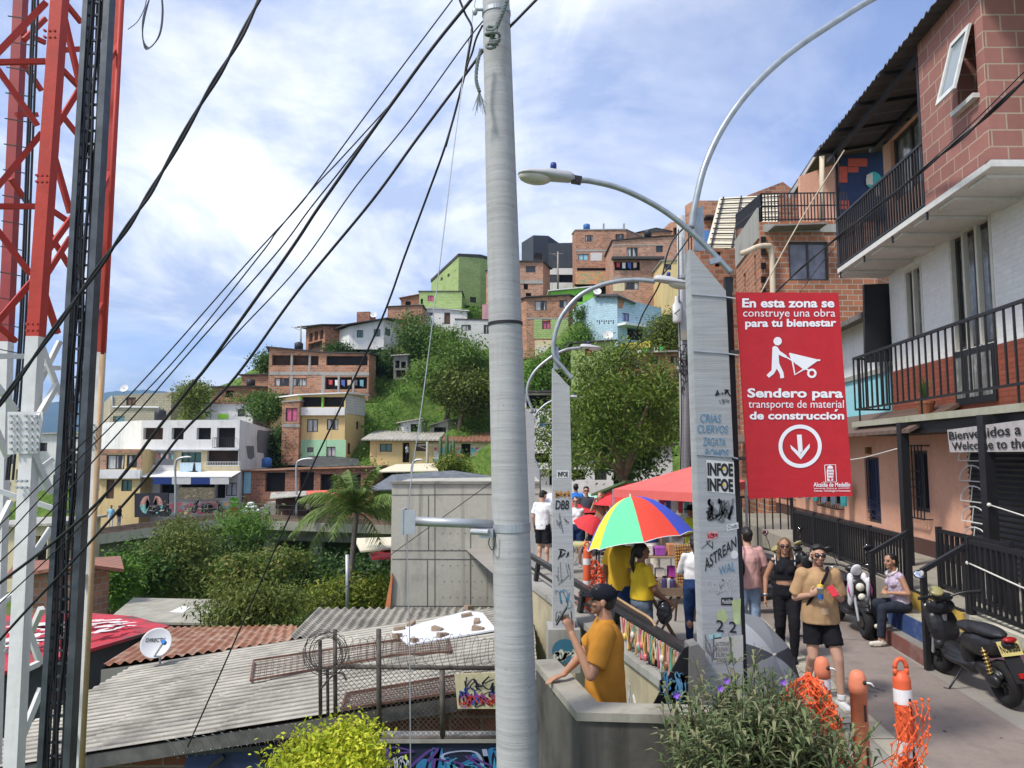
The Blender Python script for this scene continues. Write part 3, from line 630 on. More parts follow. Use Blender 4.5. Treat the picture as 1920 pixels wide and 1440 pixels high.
vp=[(-120,1010,52),(60,1003,53),(190,990,55),(330,972,58),(430,961,60),(520,966,60.5),(640,971,61),(760,975,61.5)]
front=[at(*p)for p in vp]
b=MB();nrm=Vector((0,1,0))
for i in range(len(front)-1):
 p,q=front[i],front[i+1]
 b.prism([p+Vector((0,.3,-.75)),q+Vector((0,.3,-.75)),q+Vector((0,14,-.75)),p+Vector((0,14,-.75))],(0,0,-.45))
tag(b.build('viaduct_road',M_PAVE),kind='structure')
root=thing('viaduct','curved concrete viaduct edge with a brick parapet above the gully trees','viaduct',tuple(front[3]))
b=MB();b2=MB();b3=MB()
for i in range(len(front)-1):
 p,q=front[i],front[i+1]
 b.prism([p+Vector((0,0,-.45)),q+Vector((0,0,-.45)),q,p],(0,.25,0))
 b2.prism([p+Vector((0,-.12,-1.15)),q+Vector((0,-.12,-1.15)),q+Vector((0,-.12,-.46)),p+Vector((0,-.12,-.46))],(0,.36,0))
 b3.prism([p+Vector((0,1.2,-2.1)),q+Vector((0,1.2,-2.1)),q+Vector((0,1.2,-1.22)),p+Vector((0,1.2,-1.22))],(0,.6,0))
b.build('parapet',brick('parapet_brick',(.26,.15,.10),bw=.3,bh=.1),root,world=True);b2.build('edge_beam',plaster('concrete_pale',(.42,.40,.33),.4),root,world=True);b3.build('girder',M_CONCD,root,world=True)
for px,Y in((255,58),(417,61),(500,61.5),(590,62),(700,62)):
 p=at(px,985,Y);c=MB();c.box(p.x-.45,p.x+.45,p.y+.8,p.y+1.7,-14,p.z-.2);c.build('pier',M_CONC,root,world=True)
b=MB();q=[at(*p)for p in((120,1015,56.6),(240,1000,58.6),(330,990,60),(330,1080,60),(240,1100,58.6),(120,1120,56.6))];b.prism(q,(0,.8,0))
tag(b.build('retaining_wall',plaster('wall_sandy',(.42,.37,.28),.5,scale=.4)),'stained sandy retaining wall under the left end of the viaduct','wall')
b=MB()
for i in range(3,7):
 p,q=front[i],front[i+1]
 for z in(.45,.8):b.bar(p+Vector((0,.15,z)),q+Vector((0,.15,z)),.04)
 for k in range(4):c=p.lerp(q,k/4)+Vector((0,.15,0));b.bar(c,c+Vector((0,0,.8)),.05)
tag(b.build('guard_rail',M_CONCD),'thin grey guard rail along the viaduct parapet','railing')
def leaf_cloud(name,mat,blobs,n,size,seed,parent=None,droop=0.0,aspect=.5,clump=9,up=.35,world=True,shell=.55,cspread=2.0):
 """many separate leaf faces gathered in clumps through the blobs' volume; blobs = (centre, radii)"""
 rg=np.random.default_rng(seed)
 vol=np.array([b[1][0]*b[1][1]*b[1][2]for b in blobs])**(2/3);pk=rg.choice(len(blobs),n//clump+1,p=vol/vol.sum())
 C=np.array([tuple(b[0])for b in blobs])[pk];Rr=np.array([tuple(b[1])for b in blobs])[pk]
 d=rg.normal(size=(len(pk),3));d/=np.linalg.norm(d,axis=1,keepdims=True)
 rad=rg.uniform(shell,1.0,(len(pk),1))**.7*(1+.14*rg.normal(size=(len(pk),1)))
 cc=C+d*Rr*rad
 k=np.repeat(np.arange(len(pk)),clump)[:n];n=len(k)
 cs=size*cspread
 pos=cc[k]+rg.normal(size=(n,3))*cs*np.array([1,1,.6]);out=d[k]
 nr=rg.normal(size=(n,3))*.6+out*.55+np.array([0,0,up]);nr/=np.linalg.norm(nr,axis=1,keepdims=True)
 t=rg.normal(size=(n,3))+np.array([0,0,-droop])+out*.4;t-=nr*(t*nr).sum(1,keepdims=True);t/=np.linalg.norm(t,axis=1,keepdims=True)
 b=np.cross(nr,t);L_=size*rg.uniform(.6,1.35,(n,1));Wd=L_*aspect
 mid=pos+nr*(L_*.10)
 V=np.empty((n,4,3));V[:,0]=pos-t*L_*.5;V[:,1]=mid+b*Wd*.5;V[:,2]=pos+t*L_*.5;V[:,3]=mid-b*Wd*.5
 V=V.reshape(-1,3)
 if parent is not None and world:V=V-np.array(MW[parent.name].translation)
 me=bpy.data.meshes.new(name);me.vertices.add(n*4);me.vertices.foreach_set('co',V.astype(np.float32).ravel())
 me.loops.add(n*4);me.loops.foreach_set('vertex_index',np.arange(n*4,dtype=np.int32));me.polygons.add(n)
 me.polygons.foreach_set('loop_start',np.arange(0,n*4,4,dtype=np.int32))
 me.update(calc_edges=True);me.materials.append(mat)
 return link_mesh(name,me,parent,fix=False,uv=False)
M_BARK=flat('bark',(.13,.10,.075),.95,var=.35,scale=4,bump=.6)
LF_DARK=leafm('leaf_dark',[(.018,.040,.010),(.035,.075,.016),(.06,.11,.025)])
LF_MID=leafm('leaf_mid',[(.030,.065,.012),(.055,.11,.020),(.10,.16,.035)])
LF_OLIVE=leafm('leaf_olive',[(.045,.075,.014),(.095,.13,.026),(.17,.19,.05)])
LF_YG=leafm('leaf_yellow_green',[(.06,.10,.012),(.12,.16,.02),(.20,.20,.03)])
LF_BRIGHT=leafm('leaf_bright',[(.04,.10,.012),(.08,.17,.02),(.13,.23,.04)])
LF_PALM=leafm('leaf_palm',[(.05,.09,.018),(.10,.155,.035),(.17,.22,.07)])
LF_RUSTY=leafm('leaf_rusty',[(.045,.085,.015),(.09,.14,.025),(.20,.16,.045)])
LF_GOLD=leafm('leaf_gold',[(.32,.42,.02),(.52,.58,.035),(.74,.70,.07)],.25)
def blob_px(px,py,Y,rx,ry,rz=None):
 p=at(px,py,Y);s=Y/F;return(p,(rx*s,(rz or rx)*s,ry*s))
def tree(name,label,base,blobs,n,size,mat,seed,trunk=.16,group=None,droop=0,aspect=.5,cat='tree',limbs=6,clump=9,shell=.55,bark=None):
 """base = point on the ground, blobs in world coords"""
 base=Vector(base);root=thing(name,label,cat,tuple(base),0,group);rg=random.Random(seed)
 leaf_cloud('crown',mat,blobs,n,size,seed,root,droop,aspect,24 if clump==9 else clump,shell=shell,cspread=2.3)
 t=MB();cx=sum((Vector(b[0])for b in blobs),Vector())/len(blobs)
 fork=base.lerp(cx,.45);t.tube(catmull([base-Vector((0,0,.3)),base.lerp(fork,.5)+Vector((rg.uniform(-.1,.1),0,0)),fork],5),[trunk*(1-.04*i)for i in range(11)],8)
 for c,r in sorted(blobs,key=lambda b:-b[1][0])[:limbs]:
  e=Vector(c)+Vector((rg.uniform(-.3,.3)*r[0],rg.uniform(-.3,.3)*r[1],.3*r[2]));m=fork.lerp(e,.5)+Vector((0,0,.1*(e-fork).length))
  pts=catmull([fork-Vector((0,0,.1)),m,e],5);t.tube(pts,[trunk*.6*(1-.07*i)for i in range(len(pts))],6)
 t.build('trunk',bark or M_BARK,root,smooth=True,world=True)
 return root
rs=random.Random(5)
def blobs_in(px0,py0,px1,py1,Y,k,seed,dy=2.0,rmin=.16,rmax=.30):
 rg=random.Random(seed);out=[];w,h=px1-px0,py1-py0
 for i in range(k):
  a=rg.uniform(0,6.283);r=math.sqrt(rg.random())*.78
  px=(px0+px1)/2+math.cos(a)*r*w/2;py=(py0+py1)/2+math.sin(a)*r*h/2;q=rg.uniform(rmin,rmax)
  out.append(blob_px(px,py,Y+rg.uniform(-dy,dy),q*w,q*h*rg.uniform(.7,1),q*w*.8))
 return out
def gz(px,py,Y):
 p=at(px,py,Y);return Vector((p.x,p.y,ground_z(p.x,p.y)))
tree('broad_tree','dense round tree filling the slope left of the grey pole',gz(830,770,80),blobs_in(775,620,930,760,79,14,1,3,.12,.24),24000,.30,leafm('leaf_round',[(.04,.085,.012),(.075,.14,.02),(.13,.20,.04)]),11,.3,'trees on the green slope')
tree('broad_tree','darker leafy tree with olive top in front of the dense round tree',gz(860,780,76),blobs_in(800,690,925,770,76,9,2,2),15000,.34,LF_OLIVE,12,.28,'trees on the green slope')
tree('broad_tree','tall dark tree below the lime green house',gz(790,690,92),blobs_in(740,598,815,668,92,9,3,2),11000,.36,LF_MID,13,.25,'trees on the green slope')
tree('broad_tree','shadowed tree under the white bungalow',gz(712,715,92),blobs_in(690,645,745,712,93,6,4,2),6000,.36,LF_DARK,14,.25,'trees on the green slope')
tree('small_tree','bushy tree between the brick garage and long brick house',gz(500,805,79),blobs_in(462,736,532,800,78,8,5,1.5),8000,.30,LF_MID,15,.2)
tree('small_tree','small tree on the white house terrace roof',gz(365,785,79),blobs_in(336,724,392,782,76,7,6,1.5),7000,.28,LF_OLIVE,16,.2)
tree('small_tree','tree peeking over the left end of the brick tenement',gz(500,700,96),blobs_in(480,646,532,700,95,6,7,1.5),4000,.34,LF_MID,17,.2)
tree('small_tree','shrubby tree beside the brick house with eaves',gz(632,664,99),blobs_in(612,636,660,668,98,5,8,1),3500,.3,LF_DARK,18,.15)
tree('small_tree','low green tree right of the tall lime house',gz(893,604,114),blobs_in(876,578,915,606,113,5,9,1),3000,.32,LF_BRIGHT,19,.15)
tree('small_tree','dark tree between the tower room and white house side wall',gz(528,870,75),blobs_in(515,800,545,872,75,6,10,1),4000,.28,LF_DARK,20,.15)
tree('conifer','small green conifer beside the lettered yellow base',gz(1012,735,70),[blob_px(1012,725-i*14,69,30-i*6,12,22-i*5)for i in range(5)],5000,.26,LF_BRIGHT,21,.15,cat='tree')
tree('small_tree','leafy tree between the conifer and the lime house',gz(1055,735,68),blobs_in(1030,655,1082,735,67,7,22,1),6000,.28,LF_MID,22,.15)
tree('small_tree','green bush under the brick house beside the light blue house',gz(1100,640,84),blobs_in(1082,572,1116,600,84,4,23,1)+blobs_in(1080,618,1114,642,82,4,24,1),4000,.28,LF_MID,23,.12)
tree('broad_tree','dark feathery tree hiding the light blue house corner',gz(1255,740,62),blobs_in(1222,555,1290,700,60,11,25,1.5),13000,.22,LF_OLIVE,24,.2)
tree('bamboo_clump','feathery yellow green bamboo clump nearest the viaduct parapet',gz(350,1120,47),blobs_in(245,1030,410,1130,47,11,31,3)+[blob_px(340,1000,48,26,24),blob_px(348,1020,46,44,26)],22000,.26,LF_OLIVE,31,.2,'trees in the gully',.6,.3)
tree('broad_tree','dark green tree left below the viaduct',gz(270,1130,45),blobs_in(205,1030,290,1130,45,8,32,2),9000,.28,LF_MID,32,.2,'trees in the gully')
tree('broad_tree','deep shadowed tree behind the bamboo clump',gz(420,1100,52),blobs_in(360,1015,470,1120,52,8,33,2),8000,.3,LF_DARK,33,.25,'trees in the gully')
tree('spreading_tree','layered tree with rust tinged top in the middle of the gully',gz(500,1110,43),blobs_in(420,1035,580,1115,43,11,34,3,.12,.22),17000,.22,LF_RUSTY,34,.22,'trees in the gully')
tree('broad_tree','dark tree behind the palm stem',gz(610,1120,46),blobs_in(560,1040,700,1130,46,9,35,2),10000,.28,LF_DARK,35,.22,'trees in the gully')
tree('small_tree','pale olive drooping tree in front of the flat fibre cement roof',gz(480,1180,24),blobs_in(400,1088,566,1178,24,12,36,1),9000,.17,LF_OLIVE,36,.1,None,1.2,.3)
tree('hedge_bush','golden green bushes under the palm',gz(660,1150,34),blobs_in(590,1090,735,1160,33,9,37,1.5),9000,.18,LF_YG,37,.06,cat='bush')
tree('small_tree','light green shrub at the foot of the retaining wall',gz(215,1130,40),blobs_in(188,1040,245,1130,40,7,38,1),6000,.2,LF_BRIGHT,38,.08,cat='bush')
tree('dracaena','spiky dracaena rosette tree hanging below the viaduct',gz(460,1030,55),[blob_px(460+dx,980+dy,55,12,11)for dx,dy in((0,0),(-12,6),(13,4),(4,12),(-6,-6))],2600,.42,LF_BRIGHT,39,.1,None,.8,.18,clump=14)
tree('street_tree','wide fine leaved street tree above the market umbrellas',Vector((at(1180,900,30).x,30,-.2)),blobs_in(1050,690,1285,850,29,17,41,2.5,.09,.17)+[blob_px(1110,690,28,36,22),blob_px(1170,672,29,40,22),blob_px(1240,720,28,40,36),blob_px(1130,760,27,44,40),blob_px(1080,860,27,40,26),blob_px(1020,850,28,18,40),blob_px(1040,790,28,20,40)],18000,.19,leafm('leaf_street',[(.04,.075,.012),(.085,.135,.02),(.17,.21,.04)]),41,.16,None,.7,.32,limbs=16,clump=26,bark=flat('bark_tan',(.22,.16,.11),.95,var=.3))
tree('broad_tree','dense darker tree behind the street tree',gz(1170,900,38),blobs_in(1060,720,1290,910,38,12,42,2),22000,.24,LF_DARK,42,.2)
tree('cactus_bush','round green shrub in front of the triangle mural',gz(852,905,66),blobs_in(822,850,880,905,66,6,43,1),5000,.22,LF_YG,43,.08,cat='bush')
c=thing('cactus','tall column cactus before the triangle mural','cactus',tuple(gz(838,880,67)));b=MB()
for px,y0 in((826,818),(834,832),(838,812),(844,830),(850,822)):b.tube([at(px,880,67),at(px,y0+6,67),at(px,y0,67)],[.16,.15,.05],8)
b.build('stem',flat('cactus_green',(.08,.14,.07),.8),c,smooth=True,world=True)
rgs=random.Random(99);GB=[]
while len(GB)<700:
 x,y=rgs.uniform(-19,-1),rgs.uniform(69,96)
 if x<-13 and y<74:continue
 GB.append((Vector((x,y,ground_z(x,y)+.15)),(.55,.55,.22)))
leaf_cloud('grass_slope',leafm('leaf_grass',[(.04,.085,.012),(.075,.145,.02),(.14,.21,.045)]),GB,30000,.20,51,shell=.1,aspect=.3,up=.1,droop=-.8)
leaf_cloud('bank_growth',LF_BRIGHT,[blob_px(1085,650,80,30,50,30),blob_px(1060,690,74,40,40,30),blob_px(1010,700,74,30,30,30),blob_px(440,760,84,30,22,20),blob_px(690,880,68,20,20,16),blob_px(1190,640,84,30,20,20),blob_px(890,590,118,20,16,20),blob_px(790,640,104,40,22,20),blob_px(480,720,92,40,16,20),blob_px(725,770,81,22,14,16),blob_px(755,735,84,18,12,14),blob_px(705,720,88,16,14,14),blob_px(800,795,77,22,10,14),blob_px(740,800,78,16,9,12),blob_px(880,790,77,26,12,16),blob_px(700,800,77,14,12,10)],14000,.26,52,shell=.2)
tag(bpy.data.objects['bank_growth'],'leafy undergrowth on the banks between hillside houses','undergrowth',kind='stuff')
tag(bpy.data.objects['grass_slope'],'bright green undergrowth on the steep slope','undergrowth',kind='stuff')
def palm():
 base=gz(645,1140,33);top=at(668,962,33);root=thing('palm_tree','feathery palm with drooping fronds in front of the viaduct','palm',tuple(base))
 b=MB();b.tube(catmull([base,base.lerp(top,.5)+Vector((-.1,0,0)),top],6),[.16-.004*i for i in range(13)],8);b.build('trunk',flat('palm_bark',(.14,.12,.10),.9,var=.3),root,smooth=True,world=True)
 rg=random.Random(3)
 for k in range(24):
  a=k*2.4+rg.uniform(-.2,.2);el=rg.uniform(-.1,1.35);L_=rg.uniform(3.2,4.3)
  d=Vector((math.cos(a)*math.cos(el),math.sin(a)*math.cos(el),math.sin(el)));pts=[]
  for i in range(15):
   t=i/14;p=top+d*L_*t*(1-.12*t);p.z-=1.9*t*t*(1.2-el*.45);pts.append(p)
  m=MB();m.tube(pts,[.03*(1-.8*i/14)for i in range(15)],4)
  for i in range(2,15):
   p=pts[i];dr=(pts[i]-pts[i-1]).normalized();sd=dr.cross(Vector((0,0,1))).normalized()
   for q in range(4):
    pp=p-dr*.05*q
    for sgn in(-1,1):
     ll=1.05*math.sin(math.pi*(.12+.8*i/14))*rg.uniform(.8,1.1);e=pp+sd*sgn*ll*.6+dr*ll*.5+Vector((0,0,-ll*rg.uniform(.3,.8)));w=dr*.03
     m.face([pp-w,pp+w,e])
  m.build('frond',LF_PALM,root,world=True,fix=False)
palm()
def haze(density=.00012):
 m=bpy.data.materials.new('haze');m.use_nodes=True;nt=m.node_tree;nt.nodes.remove(nt.nodes['Principled BSDF']);v=nt.nodes.new('ShaderNodeVolumePrincipled');v.inputs['Color'].default_value=(.45,.68,1,1);v.inputs['Density'].default_value=density
 nt.links.new(v.outputs[0],nt.nodes['Material Output'].inputs['Volume']);b=MB();b.box(-9600,9600,-80,9600,-60,900);tag(b.build('haze',m),kind='stuff')
haze()
def tank(lab,px,py,Y,r=.5,h=1.0,c=(.02,.02,.022)):
 p=at(px,py,Y);b=MB();b.lathe([(r,0),(r,h*.8),(r*.75,h*.92),(r*.3,h)],16);o=b.build('water_tank',flat('tank_%g'%c[2],c,.5),smooth=True);o.location=p;tag(o,lab,'water tank')
tank('black water tank on the roof of the long brick house',470,726,87);tank('black water tank behind the wide brick house roof',1215,444,99);tank('blue water tank on the tall brick house roof',1100,432,107,c=(.03,.12,.35));tank('black water tank on the white house terrace',300,788,68);tank('blue water tank on the garage roof',500,876,69,.45,.9,(.03,.12,.35));tank('black water tank on the brick tenement roof',560,657,87)
def hill_pole(lab,px,y0,y1,Y,arms=1):
 p,q=at(px,y0,Y),at(px,y1,Y);root=thing('utility_pole',lab,'utility pole',tuple(p));b=MB();b.tube([p,q],[.14,.10],8);b.build('shaft',M_CONC,root,smooth=True,world=True);b=MB()
 b.bar(q+Vector((-.8,0,-.3)),q+Vector((.8,0,-.3)),.1);b.bar(q+Vector((0,0,-.7)),q+Vector((-1.3,0,-.2)),.06);b.build('crossarm',M_CONCD,root,world=True)
hill_pole('small concrete pole on the ridge left of the brick house with eaves',564,660,610,100);hill_pole('concrete pole standing between the slate houses',1046,545,472,112);hill_pole('thin pole beside the beige block house tree',344,760,719,82);hill_pole('pole in front of the triangle mural house',801,905,828,68)
def laundry(lab,px0,px1,py,Y,cols):
 root=thing('clothes_line',lab,'laundry',tuple(at(px0,py,Y)));b=MB();b.tube([at(px0,py,Y),at((px0+px1)/2,py+.6,Y),at(px1,py,Y)],.015,4);b.build('line',M_DARK,root,world=True);n=len(cols)
 for i,c in enumerate(cols):x=px0+(px1-px0)*(i+.2)/n;w=(px1-px0)/n*.6;b=MB();b.prism([at(*p,Y-.02)for p in((x,py+.4),(x+w,py+.4),(x+w*.95,py+9+i%3*2),(x+w*.05,py+9+i%2*2))],(0,.03,0));b.build('garment',flat('hung_%d'%i,c,.9,var=.2),root,world=True)
LC=[(.5,.06,.06),(.6,.6,.6),(.08,.12,.35),(.55,.4,.3),(.1,.1,.12),(.15,.35,.4)]
laundry('red and white clothes hung on the white house mid balcony',296,326,850,65.7,LC);laundry('clothes hung in the open floor of the brick tenement',614,684,712,85,LC[::-1]);laundry('clothes hung under the awning slab of the wide brick house',1154,1196,492,97.6,LC[2:])
def dish(lab,px,py,Y):
 p=at(px,py,Y);root=thing('satellite_dish',lab,'satellite dish',tuple(p));b=MB();b.lathe([(.02,-.12),(.3,-.06),(.45,0)],16,Matrix.Translation(p+Vector((0,0,.6)))@Matrix.Rotation(1.1,4,'X'),cap=False);b.build('reflector',M_FRAMEW,root,smooth=True,world=True);b=MB();b.bar(p,p+Vector((0,.1,.6)),.06);b.build('mount',M_CONCD,root,world=True)
dish('small dish on the beige block house roof',232,738,81);dish('small dish on the light blue house eaves',1120,556,79);dish('small dish on the white bungalow roof edge',700,598,101);dish('small dish on the lime house with red window',1140,640,64)
TS=.0893
def S(L,d,z):return Vector((L+TS*d,d,z))
NL=Vector((1,-TS,0)).normalized()
def onL(L,px,py):return onplane(px,py,Vector((L,0,0)),NL)
def railx(d):return 1.74-.207*(d-7.07)
def street_mat():
 m,nt,N,L,b=_new('street_asphalt');b.inputs['Roughness'].default_value=.85;b.inputs['Specular IOR Level'].default_value=.3
 tc=N.new('ShaderNodeTexCoord');o=tc.outputs['Object']
 n=_noise(N,L,o,.55,7,.65);f=_noise(N,L,o,60,3,.7);st=_noise(N,L,o,2.2,6,.7)
 c=_ramp(N,L,n,[(.35,(.26,.24,.21)),(.65,(.345,.32,.28))])
 c=_mix(N,L,_ramp(N,L,st,[(.58,0),(.70,.5)]),c,(.08,.075,.068))
 c=_mix(N,L,_ramp(N,L,f,[(.3,.25),(.7,0)]),c,(.09,.085,.08))
 L.new(c,b.inputs['Base Color']);_bump(N,L,b,f,.3,.006);return m
b=MB();pts=[Vector((railx(d)-.02,d,0))for d in(1,6,12,20,30,56)];ptr=[S(9,d,0)for d in(56,1)]
b.face(pts+ptr);tag(b.build('street',street_mat()),kind='structure')
b=MB();rg=random.Random(77)
for k in range(16):
 x,d=rg.uniform(.8,4.2),rg.uniform(5.5,16);p=S(x,d,.006);a=rg.uniform(0,6.28);pts=[]
 for i in range(9):pts.append((p.x,p.y));a+=rg.uniform(-.7,.7);p=p+Vector((math.cos(a),math.sin(a),0))*rg.uniform(.1,.3)
 ribbon(b,pts,.012,lambda x,y:Vector((x,y,.0105)))
for d in(7.9,11.3,14.6,18):b.face([S(-.5+.2,d,.0055),S(2.79,d,.0055),S(2.79,d+.02,.0055),S(-.3,d+.02,.0055)])
tag(b.build('road_cracks',flat('crack_dark',(.05,.047,.042),.95)),kind='structure')
b=MB()
for k in range(40):x,d=rg.uniform(1.2,4.8),rg.uniform(5.5,13);r=rg.uniform(.006,.022);p=S(x,d,.011);b.face([p+Vector((math.cos(t)*r*rg.uniform(.7,1.2),math.sin(t)*r*rg.uniform(.7,1.2),0))for t in[i*.785 for i in range(8)]])
tag(b.build('road_stains',flat('stain_dark',(.075,.07,.062),.9)),kind='structure')
b=MB()
b.face([S(2.95,3,.004),S(4.44,3,.004),S(4.44,9.86,.004),S(2.95,30,.004)]if 0 else[S(3.05,2,.004),S(4.40,2,.004),S(4.40,26,.004),S(3.05,26,.004)])
tag(b.build('road_band',plaster('paving_red',(.25,.205,.18),.45,(.09,.085,.08),scale=1.1)),kind='structure')
b=MB();rg=random.Random(2);d=2.0
while d<24:
 L_=rg.uniform(.5,.8);b.face([S(2.80,d,.008),S(3.04,d,.008),S(3.04,d+L_,.008),S(2.80,d+L_,.008)]);d+=L_+.015
tag(b.build('kerb_line',plaster('kerb_cream',(.42,.38,.30),.6,(.16,.15,.13),scale=2.2)),kind='structure')
hz=[onz(px,py,.015)for px,py in((1485,1198),(1500,1192),(1520,1195),(1545,1203),(1570,1208),(1578,1203),(1572,1198))]
b=MB();b.tube(catmull(hz,6),.012,6);tag(b.build('hose',M_BLACK,smooth=True),'thin black hose lying on the street behind the man in tan','hose')
ZW=.70
b=MB();b.prism([S(4.95,1,0),S(4.95,26,0),S(4.95,26,ZW),S(4.95,1,ZW)],(5,0,0))
tag(b.build('walkway',plaster('walkway_concrete',(.30,.27,.22),.5)),kind='structure')
b=MB();b.prism([S(4.93,2,ZW-.14),S(4.93,9.7,ZW-.14),S(4.93,9.7,ZW+.004),S(4.93,2,ZW+.004)],(.28,0,0));tag(b.build('walkway_edge',plaster('edge_white',(.55,.52,.42),.7,(.18,.17,.13),scale=2.5)),kind='structure')
b=MB();b.face([S(4.94,2,.05),S(4.94,9.7,.05),S(4.94,9.7,ZW-.15),S(4.94,2,ZW-.15)]);tag(b.build('walkway_paint',plaster('paint_mauve',(.22,.12,.17),.6)),kind='structure')
st=thing('painted_steps','painted entrance steps with a red lower riser, blue riser and yellow top','steps',tuple(S(4.45,9.8,0)))
def step(nm,L0,L1,z0,z1,d0,d1,mt):
 b=MB();b.prism([S(L0,d0,z0),S(L0,d1,z0),S(L0,d1,z1),S(L0,d0,z1)],(L1-L0,0,0));b.build(nm,mt,st,world=True)
MR_=plaster('step_red',(.19,.075,.06),.6,(.25,.22,.2),scale=3);MBl=plaster('step_blue',(.035,.07,.19),.5,(.28,.27,.25),scale=3);MYe=plaster('step_yellow',(.55,.36,.07),.5,(.1,.09,.08),scale=3);MGr=plaster('step_grey',(.24,.225,.20),.5,scale=2)
step('riser',4.45,4.47,0,.20,9.85,11.5,MR_);step('tread',4.472,4.62,0,.204,9.85,11.5,MGr)
step('riser',4.622,4.64,.205,.46,9.85,11.5,MBl);step('tread',4.642,4.918,.205,.464,9.85,11.5,plaster('step_worn',(.36,.33,.26),.7,(.1,.1,.12),scale=5))
step('riser',4.92,4.945,.466,.705,9.85,11.5,MYe)
b=MB()
for i in range(22):d=9.9+i*.073;b.prism([S(4.925,d,ZW+.009),S(4.925,d+.04,ZW+.009),S(5.03,d+.065,ZW+.009),S(5.03,d+.025,ZW+.009)],(0,0,.004))
b.build('stripes',M_BLACK,st,world=True)
def bar_fence(label,pts,h0,h1,gap,post_every,bar=.03,post=.07,name='bar_fence'):
 root=thing(name,label,'fence',tuple(pts[0]));b=MB();total=0
 for p,q in zip(pts[:-1],pts[1:]):
  L_=(q-p).length;n=int(L_/gap)
  b.bar(p+Vector((0,0,h0)),q+Vector((0,0,h0)),.04,.05);b.bar(p+Vector((0,0,h1-.03)),q+Vector((0,0,h1-.03)),.04,.06)
  for i in range(n):c=p.lerp(q,(i+.5)/n);b.bar(c+Vector((0,0,h0)),c+Vector((0,0,h1-.05)),bar)
 b.build('fence_bars',M_BLACK,root,world=True)
 for p,q in zip(pts[:-1],pts[1:]):
  L_=(q-p).length;n=max(1,round(L_/post_every))
  for i in range(n+1):
   c=p.lerp(q,i/n);a=MB();a.bar(c,c+Vector((0,0,h1+.03)),post);a.build('post',M_BLACK,root,world=True)
 return root
bar_fence('long black bar fence along the raised walkway from the steps to the gate',[S(5.0,11.55,ZW),S(5.0,17.6,ZW-.06)],.1,.80,.115,1.5,.028)
bar_fence('black bar fence on the walkway edge behind the black scooter',[S(5.0,3.5,ZW),S(5.0,9.75,ZW)],.1,.95,.12,1.6,.028)
bar_fence('black slatted gate panel behind the seated woman at the head of the steps',[S(5.5,9.7,ZW),S(5.5,11.6,ZW)],.06,.90,.15,1.9,.045)
bar_fence('tall black barred gate across the side passage left of the walkway',[at(1386,1060,20.5)*1,at(1488,1058,20.5)*1],.0,1.85,.19,1.0,.03,name='barred_gate')
for lab,d,ln in(('sloping black handrail left of the seated woman',11.5,.5),('sloping black handrail between the steps and black scooter',9.8,.5)):
 root=thing('handrail',lab,'handrail',tuple(S(4.45,d,0)));a=MB();a.bar(S(4.42,d,0),S(4.42,d,1.23),.065);a.build('post',M_BLACK,root,world=True)
 a=MB();a.bar(S(4.40,d,1.24),S(4.98,d,1.56),.06);a.bar(S(4.98,d,ZW),S(4.98,d,1.6),.05);a.build('rail',M_BLACK,root,world=True)
def wallL(root,name,L,d0,d1,z0,z1,mat,wins=(),depth_dir=1):
 """wall facing the street: local s runs from far (d1) to near (d0)"""
 P,Q=S(L,d1,0),S(L,d0,0);u,n,Wd=seg_frame(P,Q)
 n=Vector((NL.x,NL.y));hs=[];todo=[]
 for w in wins:
  a=onL(L,w[1],w[2]);c=onL(L,w[3],w[4]);s0=(a-P).xy.dot(u);s1=(c-P).xy.dot(u);zz=sorted((a.z,c.z));s0,s1=sorted((s0,s1))
  s0=max(s0,.05);s1=min(s1,Wd-.05);zz[0]=max(zz[0],z0+.01);zz[1]=min(zz[1],z1-.02)
  hs.append((s0,s1,zz[0],zz[1],.5 if w[0]in 'ob' else .14));todo.append((w[0],s0,s1,zz[0],zz[1],w[5]if len(w)>5 else None))
 mb=MB();pt=facade(mb,P,u,n,z0,z1,z1,Wd,hs);o=mb.build(name,mat,root,world=True,fix=False);out=[]
 for k,s0,s1,a,c,mt in todo:out.append(window_part(root,k,pt,s0,s1,a,c,mt))
 return pt,hs,P,u
M_PEACH=plaster('plaster_peach',(.64,.35,.24),.30,(.3,.16,.1),scale=.5);M_BROWN=plaster('plaster_brown',(.085,.042,.034),.4)
M_NAVY=flat('paint_navy',(.012,.02,.06),.5);M_NAVYW=flat('window_navy',(.02,.035,.09),.3)
pk=thing('pink_house','low peach pink house front with navy door and brown base band','house',tuple(S(7,13.5,ZW)))
pt,hs,P,u=wallL(pk,'wall',7.0,13.5,31,ZW+.32,3.35,M_PEACH,[('d',1620,857,1653,984,M_NAVYW),('g',1706,845,1744,962,M_NAVYW),('g',1545,905,1580,946,M_NAVYW),('g',1462,880,1490,930,M_NAVYW)])
wallL(pk,'base_band',6.97,13.5,31,ZW,ZW+.319,M_BROWN)
M_GRILL=flat('grille_navy',(.015,.025,.07),.45)
def grille(s0,s1,z0,z1,off,curved=True,mt=M_BLACK):
 b=MB()
 for z in(z0,z1):b.bar(pt(s0,z,off),pt(s1,z,off),.03)
 n=max(3,int((s1-s0)/.14))
 for i in range(n+1):s=s0+(s1-s0)*i/n;b.bar(pt(s,z0,off),pt(s,z1,off),.018)
 for z in(z0+(z1-z0)*.3,z0+(z1-z0)*.65):b.bar(pt(s0,z,off),pt(s1,z,off),.018)
 for i in range(n):
  s=s0+(s1-s0)*(i+.5)/n;b.tube([pt(s+math.cos(a)*.07,z0+(z1-z0)*.48+math.sin(a)*.09,off)for a in[k*.7 for k in range(10)]],.007,5)
 for s in(s0,s1):
  for z in(z0,z1):b.bar(pt(s,z,off),pt(s,z,0),.02)
 return b.build('window_grille',mt,pk,world=True)
